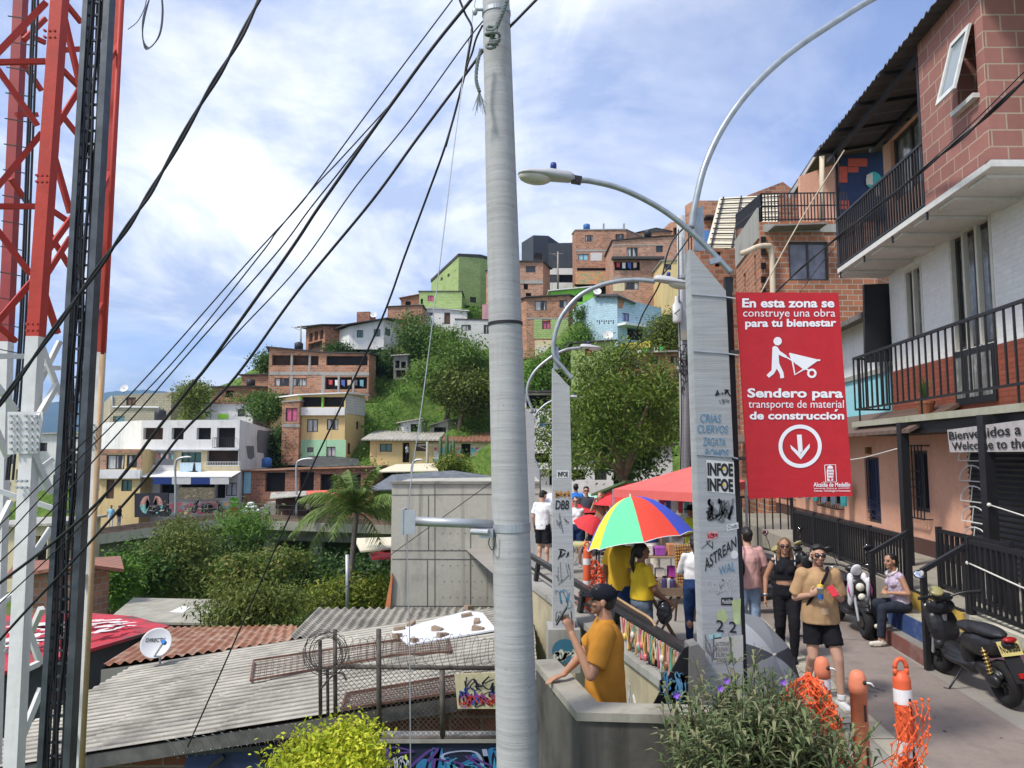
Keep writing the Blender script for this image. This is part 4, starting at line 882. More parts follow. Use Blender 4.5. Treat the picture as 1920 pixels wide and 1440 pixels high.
for k in(1,2,3):s0,s1,z0,z1,_=hs[k];grille(s0-.15,s1+.12,z0-.12,z1+.1,-.16)
s0,s1,z0,z1,_=hs[0];b=MB()
for i in range(6):s=s0+.06+(s1-s0-.12)*i/5;b.bar(pt(s,z0+.3,.03),pt(s,z1-.05,.03),.02)
for i in range(3):
 z=z0+.1+i*.16;b.bar(pt(s0+.05,z,.03),pt(s1-.05,z+.14,.03),.018);b.bar(pt(s0+.05,z+.14,.03),pt(s1-.05,z,.03),.018)
b.build('door_grille',M_GRILL,pk,world=True)
b=MB();b.box(-.06,.06,-.05,.05,-.08,.08,Matrix.Translation(pt((s0+s1)/2,z1+.16,-.06)));b.build('wall_lamp',flat('brass',(.2,.13,.04),.4,.6),pk,world=True)
b=MB();q=[S(7.0,16.8,3.62),S(7.0,31,3.62),S(6.0,31,3.12),S(6.0,13.6,3.12),S(7.0,13.6,3.62)];b.prism(q,(0,0,.07));b.build('roof',corr('tile_roof',(.13,.075,.055),pitch=.18,axis='Y',dirt=.6),pk,world=True)
b=MB();b.prism([S(7.0,31,ZW),S(7.0,31,3.3),S(10,31,3.3),S(10,31,ZW)],(0,.1,0));b.build('end_wall',M_PEACH,pk,world=True)
b=MB()
root=thing('clothes_line','row of grey and teal clothes hanging on the far pink wall','laundry',tuple(S(6.7,21,2.2)))
for i,c in enumerate([(.03,.22,.24),(.10,.12,.16),(.12,.14,.20),(.03,.20,.22),(.16,.18,.22),(.06,.08,.12)]):
 d=19.0+i*.75;b=MB();p=S(6.72,d,2.0);b.prism([p,p+Vector((.03,.42,0)),p+Vector((.02,.38,-.62)),p+Vector((0,.05,-.58))],(.04,0,0));b.build('garment',flat('garment_%d'%i,c,.9,var=.3),root,world=True)
b=MB();b.tube([S(6.73,18.6,2.03),S(6.73,24,2.03)],.008,5);b.build('line',M_FRAMEW,root,world=True)
M_PWH=brick('painted_brick_white',(.74,.73,.71),(.71,.70,.68),.30,.09,.008,.22,(.35,.34,.32),.03,.7,.006)
M_PRD=brick('painted_brick_red',(.26,.075,.045),(.19,.055,.035),.30,.09,.010,.2,(.1,.04,.03),.10,.7,.006)
M_BIGB=brick('big_block_red',(.33,.15,.125),(.44,.34,.26),.44,.245,.013,.45,(.17,.09,.075),.14,.85,.006)
wh=thing('tall_house','tall white house with big red block top floor, black balconies and roller shutters','house',tuple(S(7,10,ZW)))
def laceglass():
 m,nt,N,L,b=_new('lace_window');b.inputs['Roughness'].default_value=.15;b.inputs['Specular IOR Level'].default_value=.7
 tc=N.new('ShaderNodeTexCoord');n=_noise(N,L,tc.outputs['Object'],5,6,.7);st=_noise(N,L,tc.outputs['Object'],3,3,.6,(3,3,.25))
 c=_mix(N,L,_ramp(N,L,st,[(.35,0),(.62,1)]),(.10,.10,.10),(.34,.35,.34));c=_mix(N,L,_ramp(N,L,n,[(.45,.6),(.6,0)]),c,(.09,.09,.09))
 L.new(c,b.inputs['Base Color']);return m
M_LACE=laceglass()
ptw,hw,Pw,uw=wallL(wh,'wall',7.0,4.5,16.5,4.56,6.775,M_PWH,[('g',1781,448,1868,639,M_LACE),('g',1698,512,1732,632,M_LACE)])
s0,s1,z0,z1,_=hw[0]
wallL(wh,'dado',6.99,4.5,16.5,3.45,4.558,M_PRD)
b=MB();b.prism([ptw(s0,3.62,-.025),ptw(s1,3.62,-.025),ptw(s1,4.6,-.025),ptw(s0,4.6,-.025)],(-.03,0,0));dl=b.build('balcony_door',M_BLACK,wh,world=True)
for i in range(3):
 a=s0+(s1-s0)*i/3+.07;c=s0+(s1-s0)*(i+1)/3-.07;b=MB();b.face([ptw(a,3.74,-.064),ptw(c,3.74,-.064),ptw(c,4.48,-.064),ptw(a,4.48,-.064)]);b.build('pane',M_LACE,dl,world=True,fix=False)
for k in(0,1):
 a,c,z0_,z1_,_=hw[k];b=MB();w_=.05
 def fr_(p,q,r,s):b.prism([ptw(p,r,-.012),ptw(q,r,-.012),ptw(q,s,-.012),ptw(p,s,-.012)],(.09,0,0))
 fr_(a-w_,a+.02,z0_,z1_+w_);fr_(c-.02,c+w_,z0_,z1_+w_);fr_(a+.021,c-.021,z1_-.02,z1_+w_)
 for i in range(1,3-k):m_=a+(c-a)*i/(3-k);fr_(m_-.03,m_+.03,z0_,z1_-.021)
 b.build('window_trim',flat('aluminium_pale',(.55,.53,.46),.45,var=.08),wh,world=True)
b=MB();b.prism([S(7,16.5,3.45),S(12,16.5,3.45),S(12,16.5,6.77),S(7,16.5,6.77)],(0,-.2,0));b.build('end_wall',M_PWH,wh,world=True)
M_SHUT=corr('roller_shutter',(.022,.022,.024),pitch=.09,axis='X',dirt=.3)
b=MB();n=26
for i in range(n):
 z0_=ZW+(3.1-ZW)*i/n;z1_=ZW+(3.1-ZW)*(i+1)/n
 b.face([S(7.0,4.5,z0_),S(7.0,13.48,z0_),S(6.965,13.48,(z0_+z1_)/2),S(6.965,4.5,(z0_+z1_)/2)]);b.face([S(6.965,4.5,(z0_+z1_)/2),S(6.965,13.48,(z0_+z1_)/2),S(7.0,13.48,z1_),S(7.0,4.5,z1_)])
b.build('roller_shutter',flat('shutter_black',(.016,.016,.018),.5,var=.3),wh,world=True,fix=False)
b=MB()
for i in range(5):
 z=2.62-i*.36;p0=13.25
 b.tube([S(6.93,p0-.45*math.cos(a),z+.28*math.sin(a))for a in[k*math.pi/8 for k in range(9)]],.012,5)
 b.tube([S(6.93,p0+.45,z),S(6.93,p0-.55,z)],.012,5)
 b.tube([S(6.93,p0+.1,z),S(6.93,p0+.02,z+.27)],.010,5)
b.build('white_marking',M_FRAMEW,wh,world=True)
b=MB();b.prism([S(6.12,4.5,3.33),S(6.12,16.75,3.33),S(7.0,16.75,3.33),S(7.0,4.5,3.33)],(0,0,.115));b.build('balcony_slab',plaster('slab_mossy',(.36,.35,.27),.6,(.13,.16,.04),scale=1.5),wh,world=True)
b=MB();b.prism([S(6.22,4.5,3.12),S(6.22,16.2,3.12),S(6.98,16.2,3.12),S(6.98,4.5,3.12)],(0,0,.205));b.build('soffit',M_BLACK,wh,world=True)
for px in(1691,1846):
 d=6.05/((px-960)/F-TS);b=MB();b.bar(S(6.05,d,ZW),S(6.05,d,3.32),.15);b.build('post',M_BLACK,wh,world=True)
def rail_run(root,L,d0,d1,z0,z1,gap,name='balcony_railing',top=.05,end=None):
 b=MB();b.bar(S(L,d0,z1),S(L,d1,z1),top);b.bar(S(L,d0,z0),S(L,d1,z0),.04);n=int(abs(d1-d0)/gap)
 for i in range(n+1):d=d0+(d1-d0)*i/n;b.bar(S(L,d,z0-(.28 if i%12==0 else 0)),S(L,d,z1),.028)
 if end:
  b.bar(S(L,d1,z1),S(end,d1,z1),top);b.bar(S(L,d1,z0),S(end,d1,z0),.04)
  for i in range(1,7):b.bar(S(L+(end-L)*i/6,d1,z0),S(L+(end-L)*i/6,d1,z1),.028)
 return b.build(name,M_BLACK,root,world=True)
rail_run(wh,6.18,4.5,16.65,3.72,4.86,.245,end=6.95)
b=MB();b.prism([S(5.85,4.5,6.78),S(5.85,16.5,6.78),S(7.2,16.5,6.78),S(7.2,4.5,6.78)]if 0 else[S(5.85,10.2,6.78),S(5.85,16.5,6.78),S(12,16.5,6.78),S(12,10.2,6.78)],(0,0,.10));b.build('floor_slab',plaster('slab_white',(.62,.61,.58),.3,(.3,.29,.27)),wh,world=True)
b=MB()
for i in range(7):
 d=10.5+i*.95;b=MB();b.prism([S(5.95,d,6.73),S(7.0,d,6.73),S(7.0,d+.5,6.73),S(5.95,d+.5,6.73)],(0,0,.046));b.build('slab_rib',plaster('slab_white',(.62,.61,.58),.3),wh,world=True)
pb,hb,Pb,ub=wallL(wh,'block_wall',5.85,10.2,12.2,6.885,9.72,M_BIGB,[('o',1790,82,1834,176)])
b=MB();b.prism([S(5.85,10.2,6.885),S(12,10.2,6.885),S(12,10.2,9.72),S(5.85,10.2,9.72)],(0,.15,0));b.build('side_wall',M_BIGB,wh,world=True)
b=MB();b.prism([S(5.87,12.2,6.885),S(12,12.2,6.885),S(12,12.2,9.72),S(5.87,12.2,9.72)],(0,-.12,0));b.build('room_wall',M_PEACH,wh,world=True)
s0,s1,z0,z1,_=hb[0];b=MB();ob=-.30
for(a,c)in((s0,s0+.06),(s1-.06,s1)):b.prism([pb(a,z1,-.03),pb(c,z1,-.03),pb(c,z0+.1,ob),pb(a,z0+.1,ob)],(-.04,0,0))
for t0,t1 in((0,.08),(.92,1)):
 f_=lambda t:(z1+(z0+.1-z1)*t,-.03+(ob+.03)*t);(za,oa),(zb2,ob2)=f_(t0),f_(t1)
 b.prism([pb(s0+.062,za,oa),pb(s1-.062,za,oa),pb(s1-.062,zb2,ob2),pb(s0+.062,zb2,ob2)],(-.04,0,0))
sash=b.build('window_sash',M_FRAMEW,wh,world=True)
b=MB();b.face([pb(s0+.05,z1-.05,-.06),pb(s1-.05,z1-.05,-.06),pb(s1-.05,z0+.15,ob),pb(s0+.05,z0+.15,ob)]);b.build('pane',glassm('sash_glass',(.20,.24,.26),.1),sash,world=True,fix=False)
b=MB();b.prism([pb(s0-.05,z0-.07,-.1),pb(s1+.05,z0-.07,-.1),pb(s1+.05,z0,-.1),pb(s0-.05,z0,-.1)],(.12,0,0));b.build('window_sill',M_FRAMEW,wh,world=True)
pu,hu,_,_=wallL(wh,'upper_wall',7.0,12.2,16.5,6.885,9.72,M_PEACH,[('g',1668,250,1740,330,M_LACE)])
rail_run(wh,5.88,12.22,16.5,6.93,8.0,.115,end=7.0)
for d in(12.3,16.45):
 b=MB();b.bar(S(5.9,d,6.88),S(5.9,d,9.6),.06);b.build('post',M_BLACK,wh,world=True)
b=MB();b.bar(S(5.9,12.2,9.55),S(5.9,16.9,9.55),.1);b.bar(S(6.9,12.2,9.8),S(6.9,16.9,9.8),.1)
for d in(13,14.2,15.4,16.6):b.bar(S(5.5,d,9.60),S(8,d,10.0),.07)
b.build('roof_beam',M_BLACK,wh,world=True)
b=MB();n=150;vs=[];fs=[]
for i in range(n+1):
 d=4.5+(17.0-4.5)*i/n;zz=.035*math.sin(2*math.pi*d/.2)
 vs+=[S(5.56,d,9.70+zz),S(9.5,d,10.35+zz),S(5.56,d,9.685+zz),S(9.5,d,10.335+zz)]
for i in range(n):a=i*4;fs+=[(a,a+1,a+5,a+4),(a+2,a+6,a+7,a+3),(a,a+4,a+6,a+2)]
b.add(vs,fs);b.build('roof',corr('roof_dark_sheet',(.06,.06,.065),pitch=.2,dirt=.5,bump=0),wh,world=True)
fp=thing('flower_pot','terracotta pot with a spiky plant on the lower balcony','flower pot',tuple(S(6.6,14.2,3.45)))
b=MB();b.lathe([(.11,0),(.17,.24),(.18,.24),(.18,.29),(.15,.29)],16);b.build('pot',flat('terracotta',(.28,.10,.05),.85),fp)
b=MB();rg=random.Random(8)
for i in range(22):
 a=rg.uniform(0,6.28);e=rg.uniform(.1,.3);h=rg.uniform(.3,.55);p=Vector((0,0,.28));m_=Vector((math.cos(a)*e*.5,math.sin(a)*e*.5,.28+h*.7));q=Vector((math.cos(a)*e,math.sin(a)*e,.28+h));w=Vector((-math.sin(a),math.cos(a),0))*.014
 b.face([p-w,p+w,m_+w,m_-w]);b.face([m_-w,m_+w,q])
b.build('leaves',LF_MID,fp,fix=False)
b=MB();q=[at(*p,16.62)for p in((1620,533),(1680,531),(1681,676),(1623,680))];b.prism(q,(0,.08,0));tag(b.build('blank_sign',flat('sign_black',(.012,.012,.014),.5,var=.2)),'blank black sign panel hung on the white house end wall','sign')
bn=thing('banner','grey welcome banner with black lettering under the mossy balcony','banner',tuple(onL(6.0,1850,842)))
b=MB();B4=[onL(6.02,*p)for p in((1776,806),(1990,778),(1990,846),(1781,848))];b.prism(B4[::-1],(.02,0,0));b.build('sheet',plaster('banner_sheet',(.42,.39,.38),.5,(.2,.18,.18),scale=3),bn,world=True)
def quadmap(q,off=Vector((0,0,0))):
 a,b_,c,d=q
 return lambda u,v:(d.lerp(c,u)).lerp(a.lerp(b_,u),v)+off
fn=quadmap(B4,Vector((-.015,0,0)));b=MB()
text_on(b,'Bienvenidos a la 13',lambda u,v:fn(.02+.96*u,.54+.36*v),.016);text_on(b,'Welcome to the 13th',lambda u,v:fn(.04+.94*u,.10+.34*v),.016);b.build('lettering',M_BLACK,bn,world=True,fix=False)
for i,(pts_,lab)in enumerate((([S(6.0,11.05,2.0),S(5.9,7,1.75)],'white cord tied to the right balcony post'),([S(4.98,9.75,1.35),S(4.9,6,1.2)],'white cord tied to the fence behind the black scooter'),([S(6.2,18.6,2.55),S(6.0,14.0,2.85)],'thin cord strung before the pink wall'))):
 b=MB();m_=pts_[0].lerp(pts_[1],.5)-Vector((0,0,.06));b.tube(catmull([pts_[0],m_,pts_[1]],8),.011,6);b.ell(pts_[0],.03);tag(b.build('cord',flat('cord_white',(.6,.58,.52),.8),smooth=True),lab,'cord')
tq=thing('low_house','white and turquoise upper house front between the red sign and the balcony','house',tuple(S(7.05,17,3.3)))
wallL(tq,'wall',7.06,16.8,26.5,3.3,4.62,plaster('plaster_turquoise',(.25,.55,.60),.4,(.5,.55,.52),scale=1.2));wallL(tq,'upper_wall',7.08,16.8,26.5,4.63,6.0,M_WHITE,[('o',1640,628,1690,690)])
b=MB();b.prism([S(7.0,16.8,4.60),S(7.0,26.5,4.60),S(7.0,26.5,4.72),S(7.0,16.8,4.72)],(.12,0,0));b.build('ledge',M_CONC,tq,world=True)
b=MB();b.prism([S(6.5,16.9,5.85),S(6.5,26.5,5.85),S(8.6,26.5,6.6),S(8.6,16.9,6.6)],(0,0,.12));b.build('roof',corr('tile_grey',(.16,.14,.13),pitch=.2,axis='Y',dirt=.6),tq,world=True)
M_NBR=brick('brick_hollow',(.36,.145,.075),(.42,.36,.30),.40,.20,.018,.35,(.10,.08,.07),.25,.9,.012)
bh=house('brick_house','large hollow brick house with curtained window and roof terrace behind the red sign',[(1378,31.5,432),(1425,26.8,416),(1640,26.8,414)],930,4.5,M_NBR,[('c',1,1478,453,1555,526,flat('curtain_grey',(.20,.20,.24),.8,var=.25,scale=3)),('o',0,1413,480,1419,548),('o',0,1394,515,1399,548),('o',0,1385,570,1392,640)],terr=False,base=.3,beams=[(1,1432,421,1573,436,M_CONC,'floor_beam',.06),(0,1380,452,1424,447,M_CONC,'floor_beam',.06)])
P_,ptf_,zb_,loc_=root_pts[bh.name]
b=MB();q=[at(1391,475,26.2),at(1405,470,26.3),at(1420,463,26.4),at(1438,461,26.5),at(1446,470,26.6),at(1449,545,26.6),at(1452,640,26.6)];b.tube(catmull(q,4),.10,10);b.build('drainpipe',plaster('pipe_cream',(.60,.50,.36),.3),bh,smooth=True,world=True)
b=MB()
for y in(449,471,498,524,546,570):
 for j in range(3):p=at(1433,y-4+j*4,26.74);b.box(p.x-.12,p.x+.06,p.y-.02,p.y+.04,p.z-.03,p.z+.03)
b.build('hollow_ends',M_DARK,bh,world=True)
b=MB();q=[at(1452,421,26.0),at(1552,417,26.0),at(1552,419.5,26.0),at(1452,423.5,26.0)];b.prism(q,(0,.75,0));b.build('ledge',M_CONCD,bh,world=True)
a=at(1381,448,31.2);c=at(1429,415,26.85);e=at(1590,413,26.85);b=MB();H_=1.05
for p,q,n in((a,c,26),(c,e,26)):
 for h in(.06,H_*.55,H_):b.bar(p+Vector((0,0,h)),q+Vector((0,0,h)),.04)
 for i in range(n+1):x=p.lerp(q,i/n);b.bar(x,x+Vector((0,0,H_)),.035)
b.build('terrace_railing',M_BLACK,bh,world=True)
th=thing('terrace_house','house with dark blue and red mural under a sloping roof on the brick house terrace','house',tuple(at(1560,420,29)))
b=MB();b.prism([at(*p,29.5)for p in((1500,425),(1720,425),(1720,255),(1500,330))],(0,.2,0));b.build('wall',M_PEACH,th,world=True)
b=MB();b.prism([at(*p,29.4)for p in((1574,425),(1720,425),(1720,265),(1574,292))],(0,.05,0));b.build('mural',flat('mural_navy',(.02,.035,.09),.8),th,world=True)
b=MB()
for x0,y0,x1,y1 in((1574,312,1589,342),(1590,297,1626,312),(1590,313,1610,323),(1574,376,1592,392)):b=MB();b.prism([at(*p,29.37)for p in((x0,y1),(x1,y1),(x1,y0),(x0,y0))],(0,.02,0));b.build('mural_patch',flat('mural_red',(.50,.09,.06),.8),th,world=True)
b=MB();cc=(1638,338)
b.face([at(cc[0]+15*math.cos(t*.3),cc[1]+16*math.sin(t*.3),29.34)for t in range(21)]);b.build('mural_disc',flat('mural_teal',(.05,.36,.34),.8),th,world=True)
b=MB();b.face([at(*p,29.32)for p in((1624,346),(1625,328),(1636,324),(1637,346))]);b.face([at(*p,29.32)for p in((1639,352),(1652,350),(1652,366),(1642,368))]);b.build('mural_shape',flat('mural_pale',(.60,.52,.45),.8),th,world=True)
b=MB();q=[at(1538,277,27.6),at(1690,262,27.6),at(1640,350,38),at(1478,366,38)];b.prism(q,(0,0,.12));b.build('roof',M_ROOFD,th,world=True)
b=MB();b.tube([at(1541,282,27.8),at(1541,420,27.8)],.09,10);b.build('drainpipe',plaster('pipe_cream',(.60,.50,.36),.3),th,smooth=True,world=True)
b=MB();b.prism([at(*p)for p in((1480,366,38),(1538,277,27.6),(1538,283,27.6),(1482,373,38))],(-.05,0,0));b.build('gutter',M_FRAMEW,th,world=True)
cr=thing('slatted_screen','cream sheet screen on black frame left of the brick house terrace','screen',tuple(at(1370,465,34)))
Q4=[at(1349,371,36),at(1460,365,36),at(1455,466,33),at(1324,464,33)];b=MB();b.prism(Q4,(0,.06,0));b.build('sheet',flat('sheet_cream',(.66,.60,.46),.7,var=.05),cr,world=True)
fn=quadmap(Q4,Vector((0,-.10,0)));b=MB()
for i in range(10):b.bar(fn(.02,.05+i*.1),fn(1,.05+i*.1),.05)
for u in(.06,.36,.7):b.bar(fn(u,0),fn(u,1),.06)
b.build('frame',M_BLACK,cr,world=True)
house('brick_house','brick house with blue painted patches behind the sign pole lamps',[(1284,49,386),(1300,48,376),(1356,48,376)],560,5,M_BRICK,[('o',1,1334,405,1352,440),('b',1,1306,390,1318,402)],terr=False,base=-1,beams=[(1,1300,432,1332,470,M_BLUE,'wall_panel',.05),(1,1318,410,1356,413,M_ROOFD,'canopy',.8)])
house('brick_house','brick gable house on the skyline behind the roof terrace',[(1402,44,366),(1468,44,341),(1500,44,366)],600,4,M_BRICK2,[],terr=False,base=2)
house('brick_house','brick house below the cream screen',[(1312,38,470),(1400,38,466)],800,4,M_BRICK2,[('o',0,1340,472,1352,500),('g',0,1360,520,1376,548)],terr=False,base=-1)
def pole_concrete(name,col=(.36,.36,.36)):
 if name in MC:return MC[name]
 m,nt,N,L,b=_new(name);MC[name]=m;b.inputs['Roughness'].default_value=.85;b.inputs['Specular IOR Level'].default_value=.25
 tc=N.new('ShaderNodeTexCoord');o=tc.outputs['Object']
 ring=_noise(N,L,o,1.0,8,.75,(1.2,1.2,26));big=_noise(N,L,o,1.3,5,.6);pit=_noise(N,L,o,45,3,.7);st=_noise(N,L,o,1.0,5,.65,(9,9,.5))
 c=_ramp(N,L,ring,[(.30,tuple(x*.78 for x in col)),(.5,col),(.72,tuple(x*1.16 for x in col))])
 c=_mix(N,L,_ramp(N,L,big,[(.45,0),(.75,.35)]),c,(.24,.235,.22));c=_mix(N,L,_ramp(N,L,st,[(.56,0),(.74,.35)]),c,(.20,.195,.18))
 c=_mix(N,L,_ramp(N,L,pit,[(.27,.7),(.34,0)]),c,(.12,.12,.115))
 L.new(c,b.inputs['Base Color']);_bump(N,L,b,ring,.5,.012);return m
M_POLE=pole_concrete('pole_concrete',(.37,.37,.37))
M_GALV=flat('galvanised',(.40,.42,.44),.45,.55,var=.15,scale=8)
P0,P1=at(971,1440,5.2),at(930,0,5.2);ax=(P1-P0);up1=P1+ax*.35;dn0=P0-ax*.45
pole=thing('utility_pole','thick round concrete pole in the middle, streaked grey with steel clamp','utility pole',tuple(dn0))
def on_pole(py):t=(at(960,py,5.2).z-P0.z)/(P1.z-P0.z);return P0+ax*t
def r_pole(z):return .1415-(.1415-.0985)*(z-P0.z)/(P1.z-P0.z)
b=MB();pts=[dn0.lerp(up1,i/40)for i in range(41)];b.tube(pts,[r_pole(p.z)for p in pts],40);b.build('shaft',M_POLE,pole,smooth=True,world=True)
def ring(py,h,mt,nm,grow=.006):
 c=on_pole(py);b=MB();d=ax.normalized();b.tube([c-d*h/2,c+d*h/2],r_pole(c.z)+grow,32);return b.build(nm,mt,pole,smooth=False,world=True)
ring(988,.055,M_GALV,'clamp_band');ring(608,.022,M_BLACK,'tape_band');ring(26,.03,M_GALV,'upper_band')
c=on_pole(988);q=at(765,977,5.15);b=MB();b.tube([c+Vector((-.12,-.03,.02)),q],.031,16);b.build('bracket_arm',M_GALV,pole,smooth=True,world=True)
b=MB();b.box(q.x-.035,q.x-.02,q.y-.09,q.y+.09,q.z-.085,q.z+.085);b.box(q.x-.02,q.x+.06,q.y-.085,q.y-.075,q.z-.08,q.z+.08);b.build('bracket_plate',M_GALV,pole,world=True)
b=MB();e=c+Vector((-.17,-.06,-.035));b.box(e.x-.05,e.x+.05,e.y-.03,e.y+.05,e.z-.03,e.z+.03);b.tube([e+Vector((-.10,0,.01)),e+Vector((.02,-.05,.01))],.02,10);b.build('clamp_bolt',M_GALV,pole,world=True)
b=MB();c2=on_pole(990);b.tube(catmull([c2+Vector((-.14,-.05,-.03)),c2+Vector((-.15,-.08,-.10)),c2+Vector((-.12,-.12,-.13)),c2+Vector((-.10,-.12,-.03))],6),.004,5);b.build('wire_loop',M_BLACK,pole,world=True)
c=on_pole(24);b=MB();b.tube([c+Vector((-.09,-.04,0)),c+Vector((-.15,-.04,.0)),c+Vector((-.15,-.04,-.03))],.012,8);b.ell(c+Vector((-.155,-.04,-.015)),(.02,.02,.03));b.build('insulator',M_GALV,pole,world=True)
M_ROPE=flat('rope_grey_green',(.20,.235,.22),.9,var=.4,scale=60,bump=.6)
rp=thing('rope','frayed grey green rope knotted to the top of the round pole','rope',tuple(at(925,80,5.0)))
b=MB()
def twisted(pts,r):
 mb=b;pts=catmull(pts,10)
 for k in range(3):
  out=[]
  for i,p in enumerate(pts):
   d=(pts[min(i+1,len(pts)-1)]-pts[max(i-1,0)]).normalized();x=d.orthogonal().normalized();y=d.cross(x);a=i*.9+k*2.094;out.append(p+(x*math.cos(a)+y*math.sin(a))*r*.55)
  mb.tube(out,r*.62,6)
rY=5.03
twisted([at(953,-10,rY),at(945,15,rY),at(936,38,rY),at(930,52,rY)],.016);b.build('rope_strand',M_ROPE,rp,smooth=True,world=True);b=MB();twisted([at(902,92,rY),at(895,120,rY),at(893,150,rY),at(899,172,rY)],.012);b.build('rope_strand',M_ROPE,rp,smooth=True,world=True)
b=MB();rg=random.Random(4)
for i in range(7):
 c=at(924+rg.uniform(-6,6),56+i*5.5,rY-.03);a=rg.uniform(0,3);b.tube([c+Vector((math.cos(t)*.030,math.sin(t)*.03*math.sin(a),math.sin(t)*.028*math.cos(a)+t*.003))for t in[k*.5 for k in range(14)]],.011,6)
b.build('knot',M_ROPE,rp,smooth=True,world=True)
b=MB()
for i in range(26):x=rg.uniform(-1,1);b.tube(catmull([at(899,170,rY),at(899+x*6,186,rY),at(899+x*14,205+rg.uniform(-16,14),rY)],4),.0022,4)
b.build('frayed_end',M_ROPE,rp,world=True)
M_CABLE=flat('cable_black',(.012,.012,.015),.5,var=.2)
def cable(label,pts,r,mt=M_CABLE,twist=0,name='overhead_cable',group=None):
 q=catmull([at(*p)for p in pts],8);b=MB()
 if twist:
  for k in range(2):
   out=[]
   for i,p in enumerate(q):a=i*.45+k*math.pi;out.append(p+Vector((math.cos(a)*.7,0,math.sin(a)*.7))*r)
   b.tube(out,r*.75,7)
 else:b.tube(q,r,8)
 o=b.build(name,mt,smooth=True);o=reorigin(o,tuple(q[0]));return tag(o,label,'cable',group)
cable('thick twisted black cable sweeping from upper centre past the red mast',[(496,-20,5.0),(440,90,5.0),(380,190,5.05),(300,330,5.1),(250,410,5.1),(190,495,5.15),(100,620,5.2),(0,757,5.25),(-80,860,5.3)],.014,twist=1)
Yd=lambda px:5.25+(900-px)*.0012
def cabpx(label,pts,r):cable(label,[(x,y,Yd(x))for x,y in pts],r)
cabpx('thin black cable highest of the bundle left of the round pole',[(862,-20),(848,0),(730,157),(663,247),(597,337),(557,390),(475,480),(308,670),(198,788),(98,886),(-20,1004)],.0055)
cabpx('thick black cable bundle strand running to the lower left',[(905,-30),(883,0),(813,87),(743,183),(697,247),(660,300),(623,353),(590,400),(537,480),(401,670),(360,722),(288,814),(226,896),(128,994),(-20,1108)],.013)
cabpx('black cable splitting off above the thick bundle strand',[(760,160),(737,190),(640,297),(590,350),(520,433),(486,480),(319,685),(103,906),(-20,1040)],.0055)
cabpx('black cable hugging the upper side of the thick bundle strand',[(745,181),(700,240),(630,330),(580,393),(514,480),(360,655),(262,768),(170,870),(82,973),(-20,1072)],.006)
cabpx('thin straight black cable between the two thick strands',[(960,-20),(943,0),(883,67),(767,227),(667,350),(560,500),(427,644),(308,788),(216,906),(144,994),(-20,1150)],.0055)
cabpx('thick lower black cable crossing the rope knot on the pole',[(1030,-25),(1005,0),(940,66),(913,87),(867,147),(780,263),(697,377),(560,544),(442,706),(344,809),(288,881),(221,958),(134,1055),(51,1143),(-20,1222)],.011)
cable('black drop cable hanging from the pole top down to the brick wall',[(858,-10,5.3),(872,25,5.3),(885,53,5.3),(880,93,5.3),(867,157,5.35),(837,267,5.4),(800,370,5.6),(760,477,5.8),(715,600,6.2),(640,760,6.8),(560,930,7.5),(430,1225,8.6),(352,1400,9.3)],.0085)
cable('black cable tail joining the drop cable beside the pole',[(905,47,5.2),(893,72,5.25),(885,100,5.3),(877,120,5.3),(867,158,5.33),(836,275,5.38)],.0075)
cable('thin grey guy wire from the pole top through the bracket plate',[(893,-10,5.3),(884,45,5.3),(868,150,5.25),(847,310,5.2),(827,477,5.18),(795,730,5.15),(765,965,5.12),(768,1200,5.1),(770,1460,5.05)],.0035,M_GALV)
cable('thin dark wire slanting behind the pole across the concrete block',[(960,876,11),(925,902,11),(733,1040,12),(560,1165,13)],.006)
cable('thick black cable pair crossing the red block wall on the right',[(1960,118,8.7),(1920,152,9),(1825,240,10),(1750,302,11.4),(1680,360,13),(1580,437,16),(1500,505,20),(1455,548,24)],.022,twist=1)
cable('thin black cable beside the thick pair on the right facade',[(1960,100,8.7),(1915,140,9),(1850,205,9.7),(1750,298,11.3),(1640,395,14),(1560,470,17),(1500,548,20)],.008)
cable('cream rope slanting from the balcony roof to the red sign top',[(1583,282,15.4),(1500,415,15),(1425,552,14.5)],.014,flat('rope_cream',(.45,.38,.28),.9))
cable('pair of slack black wires looping to the nearer street lamp head',[(1281,428,19),(1262,450,19),(1250,480,19),(1243,512,19),(1233,540,19),(1205,590,22),(1190,625,26),(1150,690,30)],.022)
cable('second slack black wire looping beside the lamp head',[(1296,440,19),(1275,470,19),(1258,495,19),(1244,514,19)],.02)
cable('thin wire slanting over the market tree',[(1275,580,19),(1180,660,22),(1090,735,26)],.012)
M_MRED=plaster('mast_red',(.46,.05,.035),.45,(.16,.03,.02),.6,1.2,2);M_MWHITE=plaster('mast_white',(.66,.66,.64),.25,(.3,.27,.22),.6,1.2,2);M_MTAN=plaster('mast_tan',(.45,.30,.17),.3,rough=.7)
mast=thing('lattice_mast','tall steel lattice mast painted red above and white below','mast',tuple(at(40,1440,7.2)))
